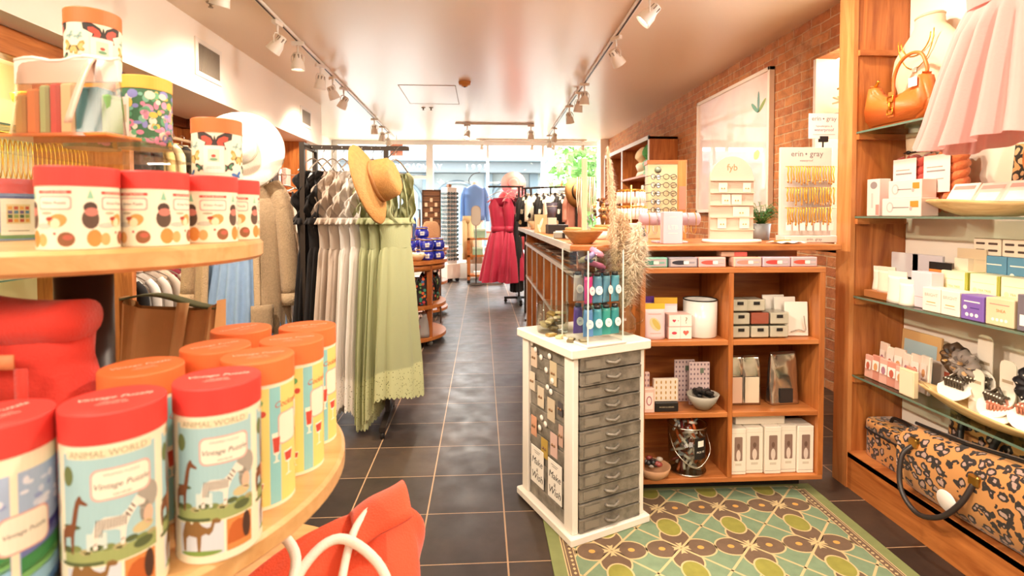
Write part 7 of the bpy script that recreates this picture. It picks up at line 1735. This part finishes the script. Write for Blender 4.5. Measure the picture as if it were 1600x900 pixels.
leaf_tray('long carved wooden tray of pink cartons on the eye-level shelf', 1.62, A_, .46)
for i, (y, tl) in enumerate(((1.74, -.55), (1.64, -.6), (1.54, -.55), (1.46, -.6))):
    rbox(f"{['first', 'second', 'third', 'fourth'][i]} pink carton leaning in the carved tray, from the left", y + .05, y - .05, A_ + .035, A_ + .13, 1.64, mat(['#e9d9cc', '#e0b3a8', '#e6c0b4', '#e9cdbf'][i], .5), 'pink cartons in the carved tray', lambda w, h: [(rrect(0, h * .8, w * .8, h * .16, 0), PKT2, 1), (rrect(0, h * .4, w * .7, h * .35, 0), PNL, 1)], .02, tilt=tl)
LEO = leopard_mat('leopard_print'); LEO2 = leopard_mat('leopard_print_pale', '#d9a06a', '#e0b088', '#241814', 26)
lb3 = tote((1.785, 1.53, A_ + .0006), PI / 2, .15, .028, .235, LEO2, mat('#c9743a', .6), 'leopard print bag at the right of the eye-level shelf, below the pink dress'); lb3['group'] = 'leopard bags'
# bust, orange handbag, lower bust on the upper glass shelf
BUST = mat('#d3bd9f', .75, bmp=.1, bs=200)
bu1 = thing('display_bust', 'cream linen necklace bust on the top glass shelf', 'bust', (1.755, 1.985, GZ[0] + .0006), -PI / 2)
MB().loft([lambda a, z=z, r=r, d=d: (r * math.cos(a), d * math.sin(a) + (.0), z - .05 * abs(math.cos(a)) ** 2 * (.25 < z < .36)) for z, r, d in ((0, .10, .045), (.08, .115, .05), (.18, .15, .055), (.27, .175, .055), (.325, .165, .05), (.36, .085, .045), (.385, .058, .042), (.42, .055, .04))], BUST, n=40).build('torso', bu1); MB().lathe([(.056, .418), (.058, .424), (.05, .43), (1e-4, .43)], mat('#c9b190', .6), S(1, .75, 1), 24).build('neck_cap', bu1)
nl = thing('necklace', 'layered gold necklace with pendant around the cream bust', 'necklace', (1.755, 1.985, GZ[0] + .0006), -PI / 2)
MB().tube([(.07 * math.cos(t), -.052 + .02 * math.sin(t) * 0 - .006, .34 - .07 * math.sin(t)) for t in (PI * i / 20 for i in range(21))], .0022, GOLD, n=6).tube([(.085 * math.cos(t), -.058, .35 - .13 * math.sin(t)) for t in (PI * i / 20 for i in range(21))], .0018, GOLD, n=6).build('chain', nl); MB().box((0, -.06, .215), (.02, .004, .02), mat('#f0e2d2', .3), None, b=.002).build('pendant', nl)
ORL = mat('#cf6a2a', .42, bmp=.12, bs=160, spec=.5)
ob = thing('handbag', 'orange leather shoulder bag hanging in front of the cream bust', 'handbag', (1.645, 1.995, GZ[0] + .0006), -PI / 2)
out = [(-.155, .03), (-.12, .0), (.10, .0), (.15, .03), (.165, .07), (.135, .175), (.118, .18), (.085, .135), (.02, .115), (-.06, .118), (-.105, .15), (-.122, .185), (-.14, .18), (-.165, .08)]
bm_ = bmesh.new(); fv = [bm_.verts.new((x, -.03, z)) for x, z in out]; f0 = bm_.faces.new(fv); ex = bmesh.ops.extrude_face_region(bm_, geom=[f0])
for v_ in ex['geom']:
    if isinstance(v_, bmesh.types.BMVert): v_.co.y = .03
bmesh.ops.recalc_face_normals(bm_, faces=bm_.faces[:]); bmesh.ops.bevel(bm_, geom=bm_.edges[:], offset=.012, segments=3, affect='EDGES'); bm_.verts.index_update()
bo_ = MB(); bo_.add([v_.co[:] for v_ in bm_.verts], [[v_.index for v_ in f_.verts] for f_ in bm_.faces], ORL, None, True); bm_.free(); bo_.build('body', ob)
MB().tube(crv([(-.13, 0, .18), (-.11, 0, .2)]), .006, GOLD).tube(crv([(-.03, -.0, .12), (-.03, 0, .19), (0, 0, .245), (.05, 0, .265), (.1, 0, .25), (.125, 0, .2), (.127, 0, .175)]), .0065, ORL, n=10).build('handle', ob)
MB().b2(-.014, .014, -.036, -.03, .03, .13, ORL, b=.002).build('strap', ob)
bk3 = MB()
for z in (.1, .052): bk3.tube([(-.014, -.039, z - .01), (.014, -.039, z - .01), (.014, -.039, z + .012), (-.014, -.039, z + .012)], .003, GOLD, n=6, closed=True)
bk3.tube([(0, -.04, .06), (0, -.042, .075), (0, -.04, .092)], .005, GOLD, n=8); bk3.build('buckle', ob)
MB().b2(.085, .125, -.038, -.035, .125, .16, mat('#efe2d6', .5), RY(.0), b=.002).build('price_tag', ob)
bu2 = thing('display_bust', 'small cream neck bust with black choker below the handbag', 'bust', (1.765, 2.04, A_ + .0006), -PI / 2); MB().loft([lambda a, z=z, r=r: (r * math.cos(a), r * .7 * math.sin(a), z) for z, r in ((0, .075), (.1, .07), (.2, .05), (.27, .046), (.335, .05))], BUST, n=30).build('torso', bu2)
ck = MB(); ck.tube([(.052 * math.cos(t), .04 * math.sin(t), .262 + .006 * math.sin(t)) for t in (2 * PI * i / 30 for i in range(30))], .003, BLACKM, n=8, closed=True).ball((0, -.042, .257), (.014, .006, .008), BLACKM, n=8)
solo(ck, 'choker', 'black cord choker on the small neck bust', 'necklace', (1.765, 2.04, A_ + .0006), -PI / 2)
# pink dress in front of the bay
PKD = cloth('#e8b2ad', .1, 120, .3)
pd = thing('dress', 'pale pink gathered dress hanging in front of the bay, top right', 'dress', (1.455, 1.345, 1.335), -PI / 2 + .15)
def sk2(z, a, b, amp, ph=0): return lambda u: (a * math.cos(u) * (1 + amp * .6 * math.sin(19 * u + ph)), b * math.sin(u) * (1 + amp * 1.8 * math.sin(19 * u + ph) + amp * math.sin(8 * u)), z + .012 * math.sin(4 * u + 1))
MB().loft([sk2(.445, .135, .05, .01), sk2(.435, .142, .058, .04), sk2(.38, .165, .075, .09, .15), sk2(.25, .205, .10, .11, .3), sk2(.12, .24, .12, .12, .45), sk2(.05, .265, .135, .12, .6)], PKD, n=190, caps=(False, False)).build('skirt', pd)
MB().loft([lambda u, z=z, a=a, b=b: (se(u, a, b, .8)[0], se(u, a, b, .8)[1], z) for z, a, b in ((.44, .137, .052), (.455, .139, .054), (.52, .142, .06), (.64, .165, .078), (.72, .16, .072))], PKD, n=60, caps=(False, False)).build('bodice', pd)
for s_ in (-1, 1): MB().loft([lambda u, v=v: (s_ * (.13 + .05 * math.sin(PI * v)) + .05 * math.cos(u) * (1 + .12 * math.sin(7 * u)), .055 * math.sin(u) * (1 + .12 * math.sin(7 * u)), .76 - .16 * v) for v in (0, .2, .4, .6, .8, 1)], PKD, n=40).build('puff_sleeve', pd)
hgp = hanger((1.455, 1.345, 2.22), -PI / 2 + .15, 'hanger of the pale pink dress in front of the bay', None)
hk = MB(); hk.tube([(1.455, 1.345, 2.245), (1.455, 1.345, 2.58)], .003, STEEL, n=6); solo(hk, 'ceiling_wire', 'thin wire from the ceiling holding the pink dress hanger', 'wire')
# ---- second shelf
WP = mat('#ece2d2', .5, bmp=.1, bs=30); GRP = mat('#c9c2c2', .45); LILA = mat('#e6d0da', .5)
def rpouch(lab, y, z, w, h, m, x=1.65, topm=None, rz=0): 
    t = stand_pouch(x, y, z + .0006, w, h, m, topm or m, lab, 'soft packets on the second glass shelf'); t.rotation_euler = (0, 0, -PI / 2 + rz); return t
rpouch('crumpled cream packet at the left end of the second glass shelf', 2.12, B_ + .03, .08, .10, WP, 1.68); rpouch('cream packet second from the left on the second shelf', 2.06, B_ + .03, .08, .105, mat('#e2d2bd', .5), 1.66, rz=.2)
rbox('small amber tray under the cream packets', 2.15, 2.02, B_, B_ + .03, 1.63, mat('#a5683a', .5), None, None, .09)
rpouch('white gathered packet in front of the grey folders', 1.98, B_, .10, .125, mat('#f0e8da', .5), 1.64); rpouch('narrow cream packet beside the pink carton', 1.925, B_, .06, .10, mat('#efe6d6', .5), 1.635, rz=.3)
for i, (y, c, nm) in enumerate(((2.08, '#d3ccd0', 'grey'), (1.97, '#cfcad2', 'lilac grey'))):
    f = rbox(f'{nm} folder standing at the back of the second shelf', y + .07, y - .07, B_, B_ + .19, 1.75, mat(c, .5), 'grey folders at the back', lambda w, h: [(rrect(0, h * .45, w, h * .08, 0), BLACKM, 1)], .012)
rbox('pale pink carton in the middle of the second glass shelf', 1.915, 1.825, B_, B_ + .135, 1.64, LILA, None, lambda w, h: [(rrect(0, h * .3, w * .6, .0015, 0), PKT2, 1)], .05)
rpouch('orange paper packet with black band behind the pink carton', 1.865, B_, .10, .17, mat('#cf7a34', .6), 1.71, BLACKM); rpouch('clear rounded packet above the orange packet', 1.80, B_ + .0, .12, .225, mat('#d3bfa0', .3), 1.77)
def lines(c): return lambda w, h: [(rrect(0, h * .72, w * .6, .003, 0), mat(c, .5), 1), (rrect(0, h * .55, w * .7, .006, 0), mat(c, .5), 1), (rrect(0, h * .42, w * .5, .003, 0), mat(c, .5), 1)]
BREAD = mat('#f2e9dc', .5)
for i, (y0, y1) in enumerate(((1.83, 1.755), (1.752, 1.68))):
    rbox(f"{['left', 'right'][i]} white lettered carton at the front of the second shelf", y0, y1, B_, B_ + .085, 1.612, BREAD, 'white lettered cartons', lambda w, h: [(('text', 'BRIGHT', .016, 0, h * .7), mat('#c9a59a', .5), 1), (rrect(0, h * .4, w * .5, .003, 0), mat('#c9a24a', .5), 1), (rrect(0, h * .28, w * .6, .0015, 0), GRYI, 1)])
YG = mat('#f0eac9', .5)
for i, y in enumerate((1.80, 1.685, 1.575)):
    b = rbox(f"{['left', 'middle', 'right'][i]} cream carton with green side, middle row of the second shelf", y + .05, y - .05, B_, B_ + .145, 1.70, YG, 'green-sided cream cartons', lambda w, h: [(rrect(0, h * .8, w * .8, .001, 0), mat('#b9b94a', .5), 1), (('text', 'TEA TREE', .011, .005, h * .62), mat('#8d9a3a', .5), 1), (oval(-w * .3, h * .62, .008, .008), mat('#e9e0a8', .5), 1), (rrect(w * .49, h * .5, .004, h, 0), mat('#b5b84a', .5), 2)])
    MB().b2(.0505, .056, 0, .07, 0, .145, mat('#b3b548', .5), b=.001).build('green_side', b)
for i, (y0, y1) in enumerate(((1.775, 1.675), (1.672, 1.60))):
    rbox(f"{['left', 'right'][i]} blue carton at the back of the second shelf", y0, y1, B_, B_ + .205, 1.77 - .0, mat('#5d94b5', .5), 'blue cartons at the back', lambda w, h: [(rrect(0, h * .86, w * .7, .004, 0), PAPER, 1), (oval(-w * .25, h * .7, .008, .008), PAPER, 1), (rrect(.01, h * .7, w * .35, .004, 0), INK, 1)] + [(oval(-.02 + .02 * k, h * .5, .007, .007), PAPER, 1) for k in range(3)], .045)
def lash(w, h): return [(rrect(sx * w * .23, h * k, w * .34, h * .13, .003), mat('#4a3a34', .5), 1) for sx in (-1, 1) for k in (.3, .7)]
LSH = mat('#e6d6c2', .5)
rbox('cream lash carton beside the blue cartons', 1.845, 1.79, B_, B_ + .19, 1.745, LSH, 'cream lash cartons', lash, .03)
for i, (y0, y1) in enumerate(((1.80, 1.70), (1.695, 1.6))): rbox(f"{['left', 'right'][i]} cream lash carton stacked on the blue cartons", y0, y1, B_ + .2055, B_ + .265, 1.775, LSH, 'cream lash cartons', lash, .04)
rbox('purple carton with white dots at the front of the second shelf', 1.675, 1.595, B_, B_ + .082, 1.612, mat('#7d5fb0', .5), None, lambda w, h: [(rrect(0, h * .75, w * .7, .004, 0), PAPER, 1), (oval(-w * .3, h * .5, .007, .007), PAPER, 1), (rrect(.01, h * .5, w * .4, .004, 0), mat('#4f3a86', .5), 1)] + [(oval(-.017 + .017 * k, h * .22, .006, .006), PAPER, 1) for k in range(3)])
rbox('tan and cream carton right of the purple one', 1.59, 1.50, B_, B_ + .086, 1.614, mat('#e2c9a4', .5), None, lambda w, h: [(rrect(0, h * .78, w * .7, .003, 0), PKT2, 1), (('text', 'SHEA', .013, .005, h * .55), mat('#b9743a', .5), 1)] + [(oval(-.02 + .014 * k, h * .22, .005, .005), PAPER, 1) for k in range(4)])
rbox('dark patterned carton at the right edge of the second shelf', 1.49, 1.40, B_, B_ + .11, 1.613, mat('#6d6670', .5), None, lambda w, h: [(rrect(0, h * .3, w * .8, h * .3, 0), PAPER, 1), (oval(0, h * .7, .012, .012), mat('#c98a4a', .5), 1)])
# ---- third shelf
q = random.Random(41)
ACP = [mat('#d9a898', .4), mat('#e6cdbf', .4), mat('#c98a78', .4), mat('#e9ddd0', .4)]
for i in range(12):
    y = 2.12 - .042 * (i // 2); x = 1.64 + .06 * (i % 2)
    t = thing('gloss_packet', f"{['front', 'back'][i % 2]} row clear pink packet, {['first', 'second', 'third', 'fourth', 'fifth', 'sixth'][i // 2]} from the left on the third shelf", 'packet', (x, y, C_ + .0006), -PI / 2 + q.uniform(-.2, .2), 'clear pink packets on the third shelf')
    h = .09 + .04 * (i % 2) + q.uniform(0, .02)
    MB().box((0, 0, h / 2), (.05, .012, h), ACP[i % 4], RX(-.05), b=.002).build('packet', t); p = MB(); decal(p, [(rrect(0, h * .6, .034, h * .4, .003), mat('#efe3da', .4), 1), (oval(0, h * .55, .01, .016), mat(['#b9604c', '#a8788a', '#cf9a6a'][i % 3], .4), 2)], on_plane((0, -.0095, 0), (1, 0, 0), (0, .05, 1)), 0, .0006); p.build('print', t)
cb = rbox('cream blank card carton in front of the clear pink packets', 1.93, 1.86, C_, C_ + .10, 1.612, mat('#e2cfa9', .5), None, lambda w, h: [(rrect(0, h * .5, w * .9, h * .9, .002), mat('#e9dabb', .5), 1)], .02)
rbox('pale blue print in a tan frame leaning at the back of the third shelf', 2.12, 1.93, C_, C_ + .21, 1.77, mat('#caa06c', .5), None, lambda w, h: [(rrect(0, h * .45, w * .84, h * .74, 0), mat('#a9c0c6', .4), 1)], .012, 'picture', 'framed_print', tilt=-.06)
leaf_tray('long carved wooden tray of hair clips on the third shelf', 1.63, C_, .52, 1.675)
CRDW = mat('#f0e6d6', .55); CLIPD = mat('#4a4034', .35); CLIPB = mat('#b5745c', .45)
def clip_card(lab, y, z, rz, cm, s_=1, tilt=-.7, x=1.65):
    t = thing('hair_clip_card', lab, 'hair clip', (x, y, z), 0, 'hair clips on cards in the carved tray', (tilt, 0, -PI / 2 + rz))
    MB().prism([(.062 * s_ * math.cos(a) * (1 if math.sin(a) < 0 else .8), .06 * s_ + .062 * s_ * math.sin(a)) for a in (2 * PI * i / 28 for i in range(28))], .003, CRDW).build('card', t)
    c = MB()
    for k in range(7): c.tube([(-.03 + .01 * k, -.004, .05), (-.03 + .01 * k, -.018, .06), (-.03 + .01 * k, -.02, .075), (-.03 + .01 * k, -.006, .085)], .0042, cm, n=6)
    c.tube([(-.036, -.02, .066), (.036, -.02, .066)], .006, cm, n=8); c.tube([(-.02, -.016, .078), (0, -.026, .098), (.02, -.016, .078)], .006, cm, n=8)
    for k in range(6): c.ball((-.028 + .011 * k, -.025, .068), .003, PNL, n=6)
    c.build('claw_clip', t); return t
clip_card('dark claw clip on a white card at the left of the hair clip tray', 1.76, C_ + .035, .1, CLIPD); clip_card('dark spotted claw clip on a white card in the middle of the tray', 1.62, C_ + .03, -.1, CLIPD); clip_card('terracotta claw clip on a white card at the right of the tray', 1.50, C_ + .03, .15, CLIPB)
clip_card('white card with clip standing behind the left claw clip', 1.70, C_ + .05, .3, CLIPD, .9, -.35, 1.70); clip_card('small terracotta clip below the middle one in the tray', 1.585, C_ + .02, .2, CLIPB, .7, -1.0, 1.63)
def scrunchie(lab, y, z, r_, m, x=1.76):
    t = thing('scrunchie', lab, 'scrunchie', (x, y, z), -PI / 2, 'scrunchies at the back of the third shelf')
    MB().loft([lambda a, k=k: ((r_ + .024 * math.cos(a) * (1 + .25 * math.sin(9 * k * 2 * PI))) * math.cos(2 * PI * k), -.02 + .02 * math.sin(a) * (1 + .3 * math.sin(11 * k * 2 * PI + 1)), r_ + .024 + (r_ + .024 * math.cos(a) * (1 + .25 * math.sin(9 * k * 2 * PI))) * math.sin(2 * PI * k)) for k in [i / 40 for i in range(41)]], m, n=12, caps=(False, False)).build('ring', t)
    return t
SCB = cell_mat('brown_bronze_cloth', '#4f3a28', ['#c99a4a', '#2a1e16', '#8a6a48', '#d9c4a4'], 40, .4, .5); SCG = cell_mat('grey_print_cloth', '#8d8078', ['#5d524c', '#b9aca0', '#c9a070'], 45, .4, .6); POLK = cell_mat('black_polka_cloth', '#15131a', ['#f0e9df'], 42, .16, .6, .35)
def rest_block(lab, y, z, h, x=1.77): 
    t = thing('card_stand', lab, 'stand', (x, y, C_ + .0006), -PI / 2, 'clear risers on the third shelf'); MB().b2(-.05, .05, -.03, .03, 0, h, CLEAR, b=.002).build('block', t)
rest_block('clear riser under the bronze scrunchie', 1.80, 0, .10); rest_block('clear riser under the black dotted scrunchie', 1.55, 0, .08)
scrunchie('bronze brown scrunchie on a clear riser', 1.82, C_ + .1012, .035, SCB); scrunchie('grey patterned scrunchie lying over the bronze one', 1.755, C_ + .1012, .03, SCG, 1.73); scrunchie('black scrunchie with white polka dots', 1.53, C_ + .0812, .042, POLK, 1.75)
for i, (y, z, nm) in enumerate(((1.70, .06, 'front'), (1.62, .11, 'right'), (1.73, .17, 'rear'))):
    t = thing('scrunchie_card', f'{nm} cream rounded card of the scrunchie group on the third shelf', 'card', (1.70 + .03 * i, y, C_ + .0006), -PI / 2, 'rounded cream cards on the third shelf')
    MB().prism(rrect(0, z * .5 + .05, .055, .1 + z, .02), .003, CRDW).build('card', t); MB().b2(-.018, .018, -.0025, -.0016, z * .5 + .08, z * .5 + .09, mat('#b9a58a', .5)).build('print', t); MB().b2(-.02, .02, -.02, .02, 0, .004, CLEAR).build('foot', t)
jb2 = thing('jewelry_packet', 'clear packet with jewelry leaning behind the tray', 'packet', (1.77, 1.90, C_ + .0006), -PI / 2); MB().b2(-.055, .055, 0, .01, 0, .12, mat('#cdbfb6', .3), b=.002).build('packet', jb2); MB().b2(.0, .035, -.002, 0, .06, .09, mat('#a8503c', .5)).build('card', jb2)
# ---- leopard bags on the plinth
lt = thing('train_case', 'small leopard print case at the left end of the plinth', 'bag', (1.715, 2.03, D_ + .0006), -PI / 2)
MB().loft([lambda a, z=z, k=k: (se(a, .125 * k, .075 * k, .35)[0], se(a, .125 * k, .075 * k, .35)[1], z) for z, k in ((0, .97), (.008, 1), (.10, 1), (.112, 1))], LEO, n=48).build('body', lt); MB().loft([lambda a, z=z, k=k: (se(a, .127 * k, .077 * k, .35)[0], se(a, .127 * k, .077 * k, .35)[1], z) for z, k in ((.114, 1), (.145, 1), (.155, .96))], LEO, n=48).build('lid', lt)
MB().tube([(se(2 * PI * i / 40, .128, .078, .35)[0], se(2 * PI * i / 40, .128, .078, .35)[1], .113) for i in range(40)], .004, BLACKM, n=8, closed=True).build('zip', lt); MB().tube(crv([(-.06, 0, .155), (-.04, 0, .178), (.04, 0, .178), (.06, 0, .155)]), .007, BLACKM, n=10).build('handle', lt)
ld = thing('duffel_bag', 'large leopard print duffel bag with black handle on the plinth', 'bag', (1.652, 1.56, D_ + .0006), -PI / 2 + .06)
def duf(x):
    k = 1 - .08 * abs(x / .3) ** 4
    return lambda a: (x, .098 * k * math.copysign(abs(math.cos(a)) ** .75, math.cos(a)) - .02 * max(0, math.sin(a)) * 0, .132 + .131 * k * math.copysign(abs(math.sin(a)) ** .8, math.sin(a)) * (1 - .12 * (math.cos(a) > 0) * 0) + .02 * math.sin(2.2 * x / .3) * max(0, math.sin(a)))
MB().loft([duf(-.30)] + [duf(-.30 + .6 * i / 16) for i in range(17)], LEO, n=44).build('body', ld)
MB().tube([(x, -.02, .268 + .02 * math.sin(2.2 * x / .3)) for x in (-.29, -.1, .1, .29)], .006, BLACKM, n=8).build('zip', ld)
HND = mat('#2a2220', .4)
MB().tube(crv([(-.23, -.085, .20), (-.245, -.12, .15), (-.22, -.145, .05), (-.15, -.15, .0), (-.07, -.145, .03), (-.02, -.125, .10), (.0, -.095, .18)]), .0085, HND, n=12).build('handle', ld)
for p in ((-.23, -.086, .205), (.0, -.096, .185)): MB().box(p, (.035, .02, .035), BRASS, None, b=.005).build('clasp', ld)
MB().lathe([(1e-4, -.002), (.034, -.002), (.036, 0), (.034, .002), (1e-4, .002)], mat('#e9e2dc', .4), T(-.065, -.125, .085) @ RX(PI / 2 + .1), 28).build('round_tag', ld)
lbk = tote((1.775, 1.72, D_ + .0006), -PI / 2, .17, .03, .29, LEO, BLACKM, 'leopard print tote standing behind the duffel bag'); lbk['group'] = 'leopard bags'
